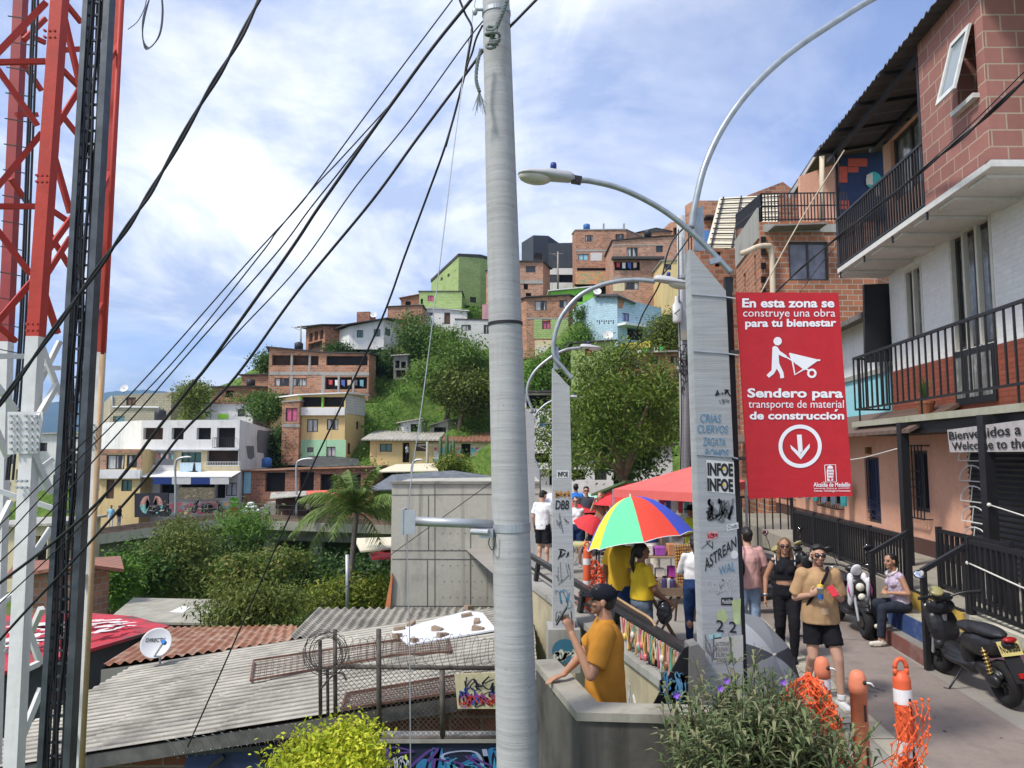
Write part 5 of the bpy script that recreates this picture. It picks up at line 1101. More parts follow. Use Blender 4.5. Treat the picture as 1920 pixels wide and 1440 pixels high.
def leg(pts,w,ysp,mats,side=1,nm='leg',dw=.95):
 """angle-iron leg split where the paint changes; pts = (px,py,Y)"""
 seg=[[],[]]
 P=[at(*p)for p in pts];zs=at(60,ysp,pts[0][2]).z
 fine=[]
 for a,c in zip(P[:-1],P[1:]):
  for i in range(12):fine.append(a.lerp(c,i/12))
 fine.append(P[-1])
 for k in(0,1):
  q=[p for p in fine if(p.z>=zs)==(k==0)]
  if k==1 and seg:q=([last]if 0 else[])+q
  b=MB()
  if len(q)<2:continue
  for a,c in zip(q[:-1],q[1:]):
   d=(c-a)*.002
   b.prism([a+Vector((-w/2,0,0)),a+Vector((w/2,0,0)),c+d+Vector((w/2,0,0)),c+d+Vector((-w/2,0,0))],(0,.016,0))
   x=side*w/2
   b.prism([a+Vector((x,.017,0)),a+Vector((x,w*dw,0)),c+d+Vector((x,w*dw,0)),c+d+Vector((x,.017,0))],(-side*.016,0,0))
  if k==0:
   a=q[-1];e=min((p for p in fine if p.z<zs),key=lambda p:-p.z);b.prism([a+Vector((-w/2,.001,0)),a+Vector((w/2,.001,0)),e+Vector((w/2,.001,0)),e+Vector((-w/2,.001,0))],(0,.016,0))
   b.prism([a+Vector((side*w/2,.018,0)),a+Vector((side*w/2,w*dw,0)),e+Vector((side*w/2,w*dw,0)),e+Vector((side*w/2,.018,0))],(-side*.016,0,0))
  b.build(nm,mats[k],mast,world=True)
leg([(137,-300,7.4),(105,0,7.3),(60,630,7.2),(52,760,7.2),(18,1440,7.0),(5,1700,7.0)],.125,630,(M_MRED,M_MWHITE),1)
leg([(236,-300,8.3),(217,0,8.2),(182,660,8.1),(138,1440,7.9),(124,1700,7.9)],.10,655,(M_MRED,M_MWHITE),1)
leg([(60,-300,9.8),(33,0,9.6),(5,640,9.5),(-20,1440,9.3)],.13,640,(flat('mast_dark_red',(.30,.04,.04),.6),M_MWHITE),1)
b=MB();q=[at(229,-40,8.05),at(192,665,7.95),at(153,1450,7.8)];b.tube([q[1],q[2]],.026,10);b.build('conduit',M_MTAN,mast,smooth=True,world=True)
b=MB();b.tube([q[0],q[1]],.02,10);b.build('conduit',M_MRED,mast,smooth=True,world=True)
br_red=[(120,30,150,160,7.8),(107,120,150,165,8.3),(95,255,150,165,8.2),(95,190,145,252,8.6),(95,270,132,400,7.7),(88,388,135,420,8.2),(84,478,137,405,8.0),(85,425,130,500,8.7),(80,540,108,625,7.6),(78,530,132,445,8.6),(118,0,152,42,8.2),(-10,105,86,5,7.2),(-10,117,86,115,7.5),(-10,122,70,235,7.5),(-10,357,78,250,7.2),(-10,387,70,387,7.5),(-10,425,58,515,7.5),(-10,610,62,525,7.2),(-10,605,30,640,8.5),(40,60,85,80,9),(45,75,85,35,8.8),(188,360,206,325,7.9),(175,600,192,568,7.9),(205,110,222,85,7.9),(45,120,78,170,9.2),(30,215,70,215,9),(20,335,55,385,9),(100,95,150,92,8.6)]
for x0,y0,x1,y1,Y in br_red:b=MB();b.bar(at(x0,y0,Y),at(x1,y1,Y+.25),.045,.055);b.build('brace',M_MRED,mast,world=True)
br_w=[(-10,718,30,770,7.15),(70,785,106,722,7.15),(62,850,96,925,7.2),(-10,918,106,955,7.6),(38,1080,96,990,7.15),(38,1140,76,1245,7.3),(78,1140,36,1235,7.5),(34,1262,72,1244,7.2),(24,1425,78,1290,7.1),(-10,1140,24,1115,7.3),(-10,668,52,668,7.4),(75,640,112,740,8),(75,715,112,640,8.3),(70,690,112,690,8.2),(136,1110,160,1078,7.8),(122,1395,143,1350,7.8),(-10,800,14,855,7.6),(40,905,100,860,8.4),(-10,1000,20,940,8)]
for x0,y0,x1,y1,Y in br_w:b=MB();b.bar(at(x0,y0,Y),at(x1,y1,Y+.2),.05,.05);b.build('brace',M_MWHITE,mast,world=True)
def gusset(poly,Y,bolts):
 b=MB();b.prism([at(x,y,Y)for x,y in poly],(0,.012,0));g=b.build('gusset_plate',M_MWHITE,mast,world=True)
 c=MB()
 for x,y in bolts:p=at(x,y,Y-.01);c.tube([p,p+Vector((0,-.025,0))],.014,6)
 c.build('bolts',M_GALV,g,world=True)
gusset([(14,772),(80,772),(80,790),(70,850),(14,852)],7.15,[(x,y)for x in(22,32,50,60,70)for y in(780,792,804,818,830,842)])
gusset([(163,790),(182,790),(180,845),(158,850)],7.9,[(x,y)for x in(168,176)for y in(797,808,820,832)])
for cx,cy in((42,908),(22,1212),(95,65),(80,336),(62,614)):
 b=MB()
 for dx in(-9,0,9):
  for dy in(-6,6):p=at(cx+dx,cy+dy,7.12);b.tube([p,p+Vector((0,-.03,0))],.013,6)
 b.build('bolts',M_GALV if cy>630 else M_MRED,mast,world=True)
b=MB()
for x0,x1 in((62,22),(72,34),(66,26)):b.tube(catmull([at(x0,-20,8.6),at(x0-12,300,8.6),at(x0-26,640,8.6),at(x1-10,900,8.6)],6),.014,6)
for i in range(14):y=30+i*48;b.bar(at(15-i*1.5,y,8.9),at(72-i*3,y+8,8.9),.012)
b.build('feeder_cables',M_CABLE,mast,world=True)
tr=thing('cable_tray','dark steel cable ladder packed with black cables in front of the mast','cable tray',tuple(at(98,1440,6.3)))
M_TRAY=flat('tray_steel',(.075,.085,.095),.45,.6,var=.3,scale=6)
TL=[at(163,-60,6.4),at(118,720,6.3),at(72,1460,6.2)];TRr=[at(203,-60,6.4),at(160,720,6.3),at(122,1460,6.2)]
def lerp3(P,t):return P[0].lerp(P[1],t*2)if t<.5 else P[1].lerp(P[2],t*2-1)
for P,w in((TL,.045),(TRr,.055)):
 b=MB()
 for a,c in zip(P[:-1],P[1:]):b.prism([a+Vector((-w/2,0,0)),a+Vector((w/2,0,0)),c+Vector((w/2,0,0)),c+Vector((-w/2,0,0))],(0,.1,0))
 b.build('side_rail',M_TRAY,tr,world=True)
for i in range(62):
 t=(i+.5)/62;b=MB();b.bar(lerp3(TL,t)+Vector((.02,.05,0)),lerp3(TRr,t)+Vector((-.03,.05,.005)),.022,.018);b.build('rung',M_TRAY,tr,world=True)
rg=random.Random(12)
for k in range(6):
 b=MB();f=.20+.62*k/5;out=[]
 for i in range(26):
  t=i/25;ff=f+.05*math.sin(i*1.3+k*2)+rg.uniform(-.02,.02);out.append(lerp3(TL,t).lerp(lerp3(TRr,t),ff)+Vector((0,.03+.015*(k%3),0)))
 b.tube(catmull(out,3),.0125,6);b.build('tray_cable',M_CABLE,tr,smooth=True,world=True)
b=MB()
for k in range(4):
 w=18+k*1.6;q=[at(288+1.5*k,-30,7),at(272-k,30,7),at(262+w*.3,70+k*3,7),at(280-k,89+k,7),at(298+k*.5,66,7),at(304+k*.6,20,7.02),at(300,-30,7.02)];b.tube(catmull(q,6),.006,5)
b.tube(catmull([at(240,55,7.3),at(258,40,7.2),at(272,12,7.1),at(276,-20,7)],6),.004,5)
o=b.build('cable_coil',flat('cable_slate',(.06,.065,.085),.5),smooth=True);tag(reorigin(o,tuple(at(284,40,7))),'slack loop of thin dark cable hanging from above beside the mast','cable')
RZ=lambda x:-.26+.152*x
RN=Vector((-.152,0,1)).normalized();RP=Vector((0,0,-.26))
def onroof(px,py,up=0):return onplane(px,py,RP+Vector((0,0,up)),RN)
sh=thing('workshop','low block walled workshop under a big weathered fibre cement roof','building',(-6.7,10,-2.4))
def fibre_mat():
 m,nt,N,L,b=_new('fibre_cement');b.inputs['Roughness'].default_value=.9;b.inputs['Specular IOR Level'].default_value=.2
 tc=N.new('ShaderNodeTexCoord');o=tc.outputs['Object']
 n=_noise(N,L,o,.9,8,.7);f=_noise(N,L,o,9,5,.7,(.12,1,1));lich=_noise(N,L,o,7,6,.8)
 c=_ramp(N,L,n,[(.36,(.20,.19,.165)),(.50,(.34,.32,.275)),(.66,(.45,.425,.36))])
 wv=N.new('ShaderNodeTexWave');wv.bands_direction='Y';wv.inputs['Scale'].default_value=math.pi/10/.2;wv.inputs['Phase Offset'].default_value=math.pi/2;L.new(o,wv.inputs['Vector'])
 msk=N.new('ShaderNodeMath');msk.operation='MULTIPLY';L.new(_ramp(N,L,wv.outputs[1],[(.30,1),(.72,.0)]),msk.inputs[0]);L.new(_ramp(N,L,f,[(.30,1),(.70,.30)]),msk.inputs[1])  # wave mask darkens the valleys: dirt plus shade painted between the ridges
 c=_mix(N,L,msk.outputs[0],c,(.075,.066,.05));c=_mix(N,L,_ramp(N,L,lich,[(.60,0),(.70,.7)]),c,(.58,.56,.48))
 L.new(c,b.inputs['Base Color']);_bump(N,L,b,f,.3,.01);return m
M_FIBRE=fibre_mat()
def corr_sheet(x0,x1,y0,y1,zf,pitch,amp,nx,per=10,dz=0.0):
 n=int((y1-y0)/pitch*per);vs=[];fs=[]
 for j in range(n+1):
  y=y0+(y1-y0)*j/n
  for i in range(nx+1):x=x0+(x1-x0)*i/nx;vs.append((x,y,zf(x,y)+amp*math.sin(2*math.pi*y/pitch)+dz))
 for j in range(n):
  for i in range(nx):a=j*(nx+1)+i;fs.append((a,a+1,a+nx+2,a+nx+1))
 return vs,fs
b=MB();rg=random.Random(3)
for k,(a,c)in enumerate(((-7.4,-5.45),(-5.65,-3.65),(-3.85,-1.85),(-2.05,.35))):
 for r,(y0,y1)in enumerate(((10.0,11.77),(11.70,13.47),(13.40,15.17))):
  dx=rg.uniform(-.05,.05);vs,fs=corr_sheet(a+dx,c+dx,y0,min(y1,15.0),lambda x,y:RZ(x),.2,.016,2,14,.012*k+.006*r+rg.uniform(0,.004));b.add(vs,fs)
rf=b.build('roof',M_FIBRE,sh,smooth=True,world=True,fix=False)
b=MB();b.prism([(-7.4,10.02,RZ(-7.4)-.21),(.3,10.02,RZ(.3)-.21),(.3,10.02,RZ(.3)-.03),(-7.4,10.02,RZ(-7.4)-.03)],(0,.04,0));b.build('fascia',flat('fascia_grey',(.11,.105,.10),.8,var=.3),sh,world=True)
b=MB();b.prism([(-7.2,10.25,-4),(.3,10.25,-4),(.3,10.25,RZ(.3)-.1),(-7.2,10.25,RZ(-7.2)-.1)],(0,.2,0));b.build('wall',brick('block_rust',(.20,.075,.04),(.22,.18,.14),.42,.21,.016,.5,var=.2),sh,world=True)
b=MB();b.prism([at(*p,10.1)for p in((352,1410),(565,1392),(565,1500),(330,1500))],(0,.06,0));b.build('metal_door',flat('panel_blue',(.018,.03,.085),.6,var=.3,scale=2),sh,world=True)
b=MB();b.bar(at(343,1480,10.04),at(420,1418,10.04),.05);b.bar(at(480,1412,10.04),at(540,1470,10.04),.05);b.bar(at(335,1412,10.05),at(560,1397,10.05),.05);b.build('door_brace',M_BLACK,sh,world=True)
b=MB()
for i in range(16):
 x=318+i*17;c=at(x,1405-i*2.2,9.95);b.tube([c+Vector((math.sin(t)*.05+t*.02,-.12*math.cos(t),.16*math.cos(t)))for t in[k*.35 for k in range(13)]],.0045,4)
tag(b.build('razor_wire',M_GALV),'rusty barbed wire loops above the blue metal door','wire')
for lab,poly in(('long rusty mesh frame lying across the middle of the big roof',[(476,1238),(740,1200),(838,1192),(846,1222),(740,1228),(470,1276)]),('rusty mesh frame lying on the lower right of the big roof',[(650,1300),(880,1262),(900,1290),(640,1330)])):
 q=[onroof(x,y,.07)for x,y in poly];b=MB()
 for i in range(len(q)):b.bar(q[i],q[(i+1)%len(q)],.03)
 n=len(q)//2;top,bot=q[:n],q[n:][::-1]
 def pl(P,t):k=min(int(t*(len(P)-1)),len(P)-2);f=t*(len(P)-1)-k;return P[k].lerp(P[k+1],f)
 for i in range(46):b.bar(pl(top,i/45),pl(bot,i/45),.007)
 for i in range(1,7):
  for s_ in range(6):b.bar(pl(top,s_/6).lerp(pl(bot,s_/6),i/7),pl(top,(s_+1)/6).lerp(pl(bot,(s_+1)/6),i/7),.007)
 tag(b.build('mesh_frame',flat('rust_iron',(.13,.065,.045),.9,var=.4,scale=5)),lab,'metal frame')
q=[onroof(x,y,.06)for x,y in((735,1186),(875,1148),(905,1152),(930,1183),(766,1212))];b=MB();b.prism(q,(0,0,.03));tag(b.build('roof_sheet',corr('sheet_white',(.70,.72,.76),pitch=.2,axis='Y',dirt=.15)),'white plastic sheet weighted with bricks on the big roof','sheet')
for i,(x,y)in enumerate(((749,1180),(771,1171),(820,1181),(830,1192),(776,1202),(875,1155),(894,1167),(896,1180),(879,1140),(745,1193))):
 p=onroof(x,y,.10);b=MB();M_=Matrix.Translation(p)@Matrix.Rotation(i*1.3,4,'Z')@Matrix.Rotation(-.15,4,'Y');b.box(-.10,.10,-.05,.05,-.03,.05,M_)
 o=b.build('loose_brick',plaster('brick_loose',(.30,.22,.16),.5,scale=6));reorigin(o,tuple(p));tag(o,'loose brick weighing down the white plastic roof sheet','brick','bricks on the roof sheet')
def roof_thing(name,label,quad,th,mat,wallmat,zdrop=2.5,cat='roof'):
 q=[at(*p)for p in quad];root=thing(name,label,cat,tuple(q[0]));b=MB();b.prism(q,(0,0,th));b.build('sheet',mat,root,world=True)
 lo=min(p.z for p in q)-zdrop;b=MB();n=len(q);ins=[p.lerp(sum(q,Vector())/n,.08)-Vector((0,0,.03))for p in q]
 for i in range(n):a,c=ins[i],ins[(i+1)%n];b.face([Vector((a.x,a.y,lo)),Vector((c.x,c.y,lo)),c,a])
 b.build('wall',wallmat,root,world=True);return root
def big_corr(name,label,A,B,C,D,pitch,amp,mat,n2=14):
 """corrugated quad; ridges run A->B (A,D near side of strips)"""
 root=thing(name,label,'roof',tuple(A));k=int((D-A).length/pitch)*8;vs=[];fs=[];nrm=(B-A).cross(D-A).normalized()
 if nrm.z<0:nrm=-nrm
 for j in range(k+1):
  a=A.lerp(D,j/k);c=B.lerp(C,j/k);h=nrm*amp*math.sin(2*math.pi*j/8);vs+=[a+h,c+h]
 for j in range(k):fs.append((2*j,2*j+1,2*j+3,2*j+2))
 b=MB();b.add(vs,fs);b.build('sheet',mat,root,smooth=True,world=True,fix=False)
 b=MB();dz=Vector((0,0,-.08));lo=min(A.z,B.z,C.z,D.z)-2.6
 for p,q in((A,B),(B,C),(C,D),(D,A)):b.face([Vector((p.x,p.y,lo)),Vector((q.x,q.y,lo)),q+dz,p+dz])
 b.build('wall',M_CONCD,root,world=True);return root
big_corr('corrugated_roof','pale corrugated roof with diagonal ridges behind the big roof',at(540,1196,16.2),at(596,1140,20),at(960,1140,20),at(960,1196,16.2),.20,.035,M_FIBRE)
M_RUSTY=corr('rusty_sheet',(.27,.105,.05),rust=(.50,.36,.26),pitch=.2,axis='X',dirt=.4,bump=0,dcol=(.12,.045,.025))
big_corr('corrugated_roof','rust brown corrugated roof beside the satellite dish',at(190,1248,16.5),at(305,1176,22),at(556,1172,22),at(560,1200,16.5),.22,.03,M_RUSTY)
rr=roof_thing('painted_roof','red painted roof with faded white lettering and dark stains',[(-30,1275,17),(30,1260,17.5),(165,1224,18.5),(318,1179,22),(250,1160,25),(165,1153,26),(-30,1160,26)],.08,mural('roof_red',[(.42,.02,.035),(.46,.03,.05),(.42,.02,.035),(.12,.06,.06)],.9,'noise'),flat('wall_dark_slate',(.06,.065,.07),.8))
qq=[at(-10,1248,17.6),at(290,1182,21),at(250,1166,24),at(10,1172,25)];rn_=(qq[1]-qq[0]).cross(qq[3]-qq[0]).normalized();rn_=rn_ if rn_.z>0 else-rn_
b=MB();text_on(b,'Licores',lambda u,v:qq[0].lerp(qq[1],.05+u*.8).lerp(qq[3].lerp(qq[2],.05+u*.8),.32+v*.36)+rn_*.16,.03);b.build('lettering',M_FRAMEW,rr,world=True,fix=False)if 0 else None
b=MB();rg=random.Random(7)
for k in range(4):
 v0=.18+k*.19
 scribble(b,70+k,.03,.92,v0-.05,v0+.07,9,.035,lambda u,v:qq[0].lerp(qq[1],u).lerp(qq[3].lerp(qq[2],u),v)+rn_*.17)
b.build('faded_lettering',M_FRAMEW,rr,world=True,fix=False)
roof_thing('flat_roof','grey fibre cement roof with a bright patch before the gully trees',[(196,1170,26),(430,1173,26),(436,1128,33),(250,1124,33)],.08,corr('roof_lichen',(.36,.34,.27),pitch=.5,axis='X',dirt=.5),M_CONCD)
b=MB();b.prism([at(318,1154,28.4)+Vector((0,0,.11)),at(340,1143,30)+Vector((0,0,.11)),at(357,1144,30)+Vector((0,0,.11)),at(344,1155,28.4)+Vector((0,0,.11))],(0,0,.02));tag(b.build('roof_patch',M_ROOFW),'bright replacement sheet on the grey fibre cement roof','sheet')
house('brick_hut','brick hut with a red tile gable roof behind the mast',[(40,30,1082),(150,30,1060),(206,31.5,1072)],1180,4,M_BRICK3,[],roof=corr('tile_red',(.28,.11,.065),pitch=.2,dirt=.5),over=.5,terr=False)
house('low_house','low grey roofed house at the left edge under the mast',[(-40,40,990),(92,40,985)],1110,5,M_CREAM,[('g',0,30,1010,48,1040),('o',0,62,1005,90,1060)],roof=M_ROOFZ,terr=False)
sd=thing('satellite_dish','grey satellite dish with black lettering and blue receiver on the roof edge','satellite dish',tuple(onroof(300,1236)))
cD=at(294,1207,14.6);nD=Vector((.12,-.82,.45)).normalized();M_=Matrix.Translation(cD)@nD.to_track_quat('Z','Y').to_matrix().to_4x4()
b=MB();prof=[(.285*i/10,.06*(i/10)**2)for i in range(11)];b.lathe(prof+[(.285,.05)]+[(.28*i/10,.06*(i/10)**2-.014)for i in range(10,-1,-1)],32,M_,cap=False);dish=b.build('reflector',flat('dish_grey',(.50,.51,.52),.5,var=.05),sd,smooth=True,world=True)
uD=Vector((1,0,0));uD=(uD-nD*uD.dot(nD)).normalized();vD=nD.cross(uD);b=MB();text_on(b,'DIRECTV',lambda u,v:cD+uD*(-.20+.34*u)+vD*(.015+.07*v+.03*u)+nD*(.012+.06*((-.20+.34*u)**2+.004)/.081),.02);b.build('lettering',M_BLACK,dish,world=True,fix=False)
b=MB();p=cD+nD*.33+uD*.22-vD*.05;b.bar(cD-vD*.27,p,.025);b.build('feed_arm',M_GALV,sd,world=True)
b=MB();b.tube([p-nD*.07,p+nD*.05],.04,10);b.build('receiver',flat('receiver_blue',(.02,.16,.5),.4),sd,world=True)
b=MB();e=onroof(300,1236);b.tube([cD-nD*.05,Vector((cD.x+.02,cD.y+.12,cD.z-.2)),Vector((cD.x+.02,cD.y+.12,RZ(cD.x)-.05))],.022,8);b.build('mount',M_GALV,sd,world=True)
cb=thing('concrete_block','tall plain concrete block with board seams and dark weather streaks','concrete structure',tuple(at(735,1180,22)))
M_CBK=plaster('concrete_board',(.44,.425,.36),.75,(.13,.125,.11),scale=.45,streak=1.6)
b=MB();A,B=at(735,906,22),at(1012,902,22);b.prism([Vector((A.x,22,-6)),Vector((B.x,22,-6)),B,A],(0,4,0));b.build('wall',M_CBK,cb,world=True)
b=MB()
for x0,y0,x1,y1 in((735,928,1010,926),(735,1032,1010,1032),(735,1048,1010,1049),(735,1136,1010,1137)):b.bar(at(x0,y0,21.995),at(x1,y1,21.995),.014,.014)
for x,y0,y1 in((803,928,1032),(815,906,1150),(801,1050,1136),(882,990,1150)):b.bar(at(x,y0,21.993),at(x,y1,21.993),.014,.014)
b.build('seam',flat('seam_dark',(.10,.10,.09),.9),cb,world=True)
b=MB()
for i in range(9):
 for j in range(5):
  p=at(830+i*14+(j%2)*3,1000+j*30,21.99);b.box(p.x-.011,p.x+.011,21.99,21.999,p.z-.011,p.z+.011)
b.build('tie_holes',flat('seam_dark',(.10,.10,.09),.9),cb,world=True)
b=MB();b.prism([Vector((A.x-.05,21.94,A.z-.02)),Vector((B.x,21.94,A.z-.02)),Vector((B.x,21.94,A.z+.05)),Vector((A.x-.05,21.94,A.z+.05))],(0,.5,0));b.build('coping',plaster('coping_dark',(.25,.24,.21),.8,scale=2),cb,world=True)
b=MB();b.prism([at(*p,21.9)for p in((718,1160),(730,1160),(736,1082),(734,1075))],(0,.15,0));b.build('orange_strip',flat('strip_orange',(.62,.22,.09),.7),cb,world=True)
lp=thing('street_lamp','thin pale lamp post standing beside the palm stem','street lamp',tuple(at(652,1160,30)));b=MB();b.tube([at(652,1160,30),at(651,1040,30)],.075,10);b.build('post',M_GALV,lp,smooth=True,world=True)
for nm,lab,poly,mt in(('tarpaulin','grey tarpaulin roof stretched above the concrete block',[(735,892,62),(850,884,62),(925,895,60),(915,912,56),(760,918,56),(690,920,58)],M_TARP),('awning','cream cloth awning below the pale yellow house',[(742,872,68),(812,870,68),(822,884,64),(705,886,64)],M_CREAMT),('tarpaulin','black crumpled tarpaulin lying on the garage roof',[(548,872,68),(580,856,70),(640,858,71),(672,862,70),(676,874,68),(600,877,67)],flat('tarp_black',(.05,.055,.06),.35,var=.5,scale=3)),('awning','red sheet roof over the far kiosk right of the brown wall',[(574,922,61),(640,920,61),(640,930,59),(578,932,59)],flat('sheet_red',(.60,.12,.08),.7)),('awning','grey sheet roof of the brown kiosk',[(508,925,62),(575,922,62),(575,930,60),(506,936,60)],M_ROOFZ),('awning','small cream roof beside the palm below the viaduct',[(664,1012,38),(735,1010,38),(735,1030,35),(676,1036,35)],M_CREAMT),('awning','red awning peeking left of the concrete block',[(694,1040,34),(735,1034,36),(735,1048,33),(698,1050,33)],flat('awning_red',(.5,.03,.03),.7))):
 q=[at(*p)for p in poly];b=MB();b.prism(q,(0,0,.08));tag(b.build(nm,mt),lab,nm)
kb=thing('kiosk','closed brown kiosk on the viaduct street','kiosk',tuple(at(518,968,61.5)));b=MB();A,B=at(516,968,61.6),at(598,968,61.6);b.box(A.x,B.x,61.6,63.5,A.z-.5,A.z+1.9);b.build('wall',flat('kiosk_brown',(.11,.05,.04),.8,var=.25,scale=3),kb,world=True)
b=MB();b.box(A.x,B.x,61.5,61.6,A.z+.75,A.z+.82);b.build('counter',M_DARKB,kb,world=True)
sb=thing('concrete_stairs','bare concrete stair wall beside the white house on the viaduct','stairs',tuple(at(458,966,62)));b=MB()
for i in range(7):p=at(458+i*0,966,62);b.box(p.x+i*.3,p.x+2.6,62.2,63.6,p.z-.5+i*.22,p.z-.5+(i+1)*.22)
b.build('steps',M_CONC,sb,world=True)
for i,(x,y)in enumerate(((462,958),(472,958),(482,958),(466,951),(476,951),(470,945))):
 p=at(x,y,61.2);b=MB();b.ell(p,(.30,.2,.17),None,12,8);tag(reorigin(b.build('sack',flat('sack_white',(.68,.68,.68),.8),smooth=True),tuple(p)),'white sack piled on the viaduct beside the stair wall','sack','white sacks on the viaduct')
ww=thing('painted_wall','black wall panel painted with two feathered wings beside the awning','wall',tuple(at(252,968,63)));b=MB();b.prism([at(*p,63)for p in((252,970),(315,968),(315,924),(252,925))],(0,.2,0));b.build('panel',flat('mural_black',(.02,.022,.03),.8),ww,world=True)
for sx in(-1,1):
 b=MB();b2=MB();rg=random.Random(9)
 for i in range(16):
  a=-1.15+i*.17;L_=1.0-.25*abs(i-6)/8;c=Vector((sx*.18,0));e=Vector((sx*(.25+L_*math.cos(a)*.72),L_*math.sin(a)*1.0));o_=at(284,946,62.97);w=.055
  t=b if i>6 else b2;d=(e-c).normalized();nn=Vector((-d.y,d.x))*w
  t.face([o_+Vector((c.x+nn.x,0,c.y+nn.y)),o_+Vector((c.x-nn.x,0,c.y-nn.y)),o_+Vector((e.x-nn.x,0,e.y-nn.y)),o_+Vector((e.x+nn.x,0,e.y+nn.y))])
 b.build('wing_tip',flat('wing_rose',(.52,.28,.24),.8,var=.3),ww,world=True,fix=False);b2.build('wing_base',flat('wing_teal',(.20,.45,.40),.8,var=.3),ww,world=True,fix=False)
pw=thing('painted_wall','low orange and teal graffiti wall in front of the white house','wall',tuple(at(318,966,62.5)));b=MB();b.prism([at(*p,62.5)for p in((317,966),(430,962),(430,940),(317,943))],(0,.2,0));b.build('panel',mural('street_mural',[(.42,.10,.03),(.5,.16,.04),(.05,.22,.25),(.35,.04,.05),(.08,.08,.1),(.45,.35,.2)],1.2,'noise'),pw,world=True)
cp=thing('fence_panel','camouflage cloth panel on the terrace front of the white house','fence',tuple(at(334,935,64)));b=MB();b.prism([at(*p,64)for p in((334,936),(402,936),(402,914),(334,914))],(0,.1,0));b.build('cloth',mural('camouflage',[(.12,.10,.06),(.20,.16,.10),(.08,.08,.05),(.28,.22,.14)],2.4,'noise'),cp,world=True)
pa=thing('painting','light blue tree painting hung below the middle window of the white house','painting',tuple(at(337,888,65)));b=MB();b.prism([at(*p,65.6)for p in((337,887),(377,887),(377,868),(337,868))],(0,.06,0));b.build('sheet',mural('sky_speckle',[(.35,.50,.62),(.55,.65,.70),(.40,.55,.65)],6,'noise'),pa,world=True)
b=MB();b.prism([at(*p,65.57)for p in((360,887),(367,887),(365,868),(363,868))],(0,.02,0));b.prism([at(*p,65.56)for p in((340,887),(363,883),(368,883),(376,887))],(0,.02,0));b.build('tree_shape',M_DARK,pa,world=True)
def far_lamp(label,px0,y0,y1,dx,Y):
 root=thing('street_lamp',label,'street lamp',tuple(at(px0,y0,Y)),0,'viaduct lamps');b=MB();p=at(px0,y0,Y);q=at(px0,y1+14,Y);e=at(px0+dx,y1,Y)
 b.tube(catmull([p,p.lerp(q,.5),q,at(px0+dx*.3,y1+3,Y),e],5),.09,8);b.build('post',M_GALV,root,smooth=True,world=True)
 b=MB();b.ell(e,(.35,.14,.09));b.build('lamp_head',M_FRAMEW,root,smooth=True,world=True)
far_lamp('pale curved lamp post in front of the white house awning',329,970,857,22,58.5);far_lamp('pale curved lamp post before the brown kiosk',556,968,860,24,60.5);far_lamp('small pale lamp post above the cream awning',772,900,862,14,62)
cf=thing('chain_link_fence','rusty chain link fence with pipe frame in front of the big roof','fence',tuple(at(711,1385,9)))
M_RUSTP=flat('pipe_rusty',(.10,.085,.075),.7,.3,var=.45,scale=8)
for x,y0,y1,r in((601,1200,1345,.022),(629,1180,1345,.024),(615,1250,1345,.018),(711,1180,1390,.03),(830,1256,1384,.032),(948,1256,1384,.03)):b=MB();b.tube([at(x,y1,9),at(x-1,y0,9)],r,10);b.build('post',M_RUSTP,cf,smooth=True,world=True)
for(x0,y0),(x1,y1)in(((629,1250),(960,1253)),((700,1384),(960,1383))):b=MB();b.tube([at(x0,y0,9),at(x1,y1,9)],.026,10);b.build('rail',M_RUSTP,cf,smooth=True,world=True)
b=MB();A,B,Cc,D=at(633,1384,9.02),at(950,1384,9.02),at(950,1252,9.02),at(633,1252,9.02);Wm,Hm=(B-A).length,(D-A).length;n=int(Wm/.062);hh=Hm/Wm
def fm(s,t):return A+(B-A)*(s/Wm)+(D-A)*(t/Hm)
s=-Hm
while s<Wm:
 for sg in(1,-1):
  a0,a1=(s,s+Hm)if sg>0 else(s+Hm,s)
  lo,hi=0.0,1.0
  f=lambda t:a0+(a1-a0)*t
  ts=[t for t in(0,1)]
  for bound in(0,Wm):
   if a1!=a0:
    t=(bound-a0)/(a1-a0)
    if 0<t<1:ts.append(t)
  ts=sorted(t for t in ts if-1e-6<=f(t)<=Wm+1e-6)
  if len(ts)>=2:b.bar(fm(f(ts[0]),Hm*ts[0]),fm(f(ts[-1]),Hm*ts[-1]),.0042)
 s+=.062
b.build('chain_mesh',M_RUSTP,cf,world=True)
b=MB();P_=[at(629,1222,9),at(800,1222,9),at(960,1222,9)];out=[]
for i in range(420):t=i/419;c=at(632+330*t,1222,9);a=t*2*math.pi*22;rr_=.17+.03*math.sin(i*.7);out.append(c+Vector((math.cos(a)*.05,math.cos(a)*rr_,math.sin(a)*rr_)))
b.tube(out,.0030,4);b.build('razor_coil',M_RUSTP,cf,world=True)
b=MB();rg=random.Random(6)
for k in range(9):
 c=at(612+rg.uniform(-8,8),1222+rg.uniform(-8,8),8.97);r_=rg.uniform(.16,.26);an=rg.uniform(-.5,.5);b.tube([c+Vector((math.cos(t)*r_*math.cos(an),math.cos(t)*r_*math.sin(an),math.sin(t)*r_))for t in[i*.33 for i in range(20)]],.0045,4)
b.tube(catmull([at(603,1290,8.96),at(622,1268,8.96),at(640,1262,8.96),at(650,1275,8.96)],5),.012,6);b.build('razor_coil',M_RUSTP,cf,world=True)
sg=thing('painted_sign','small cream board covered in coloured scribbles on the chain link fence','sign',tuple(at(853,1330,8.95)));B4=[at(852,1264,8.94),at(955,1260,8.94),at(955,1329,8.94),at(858,1329,8.94)];b=MB();b.prism(B4[::-1],(0,.02,0));b.build('board',flat('board_cream',(.58,.52,.32),.7),sg,world=True)
fn=quadmap(B4,Vector((0,-.006,0)))
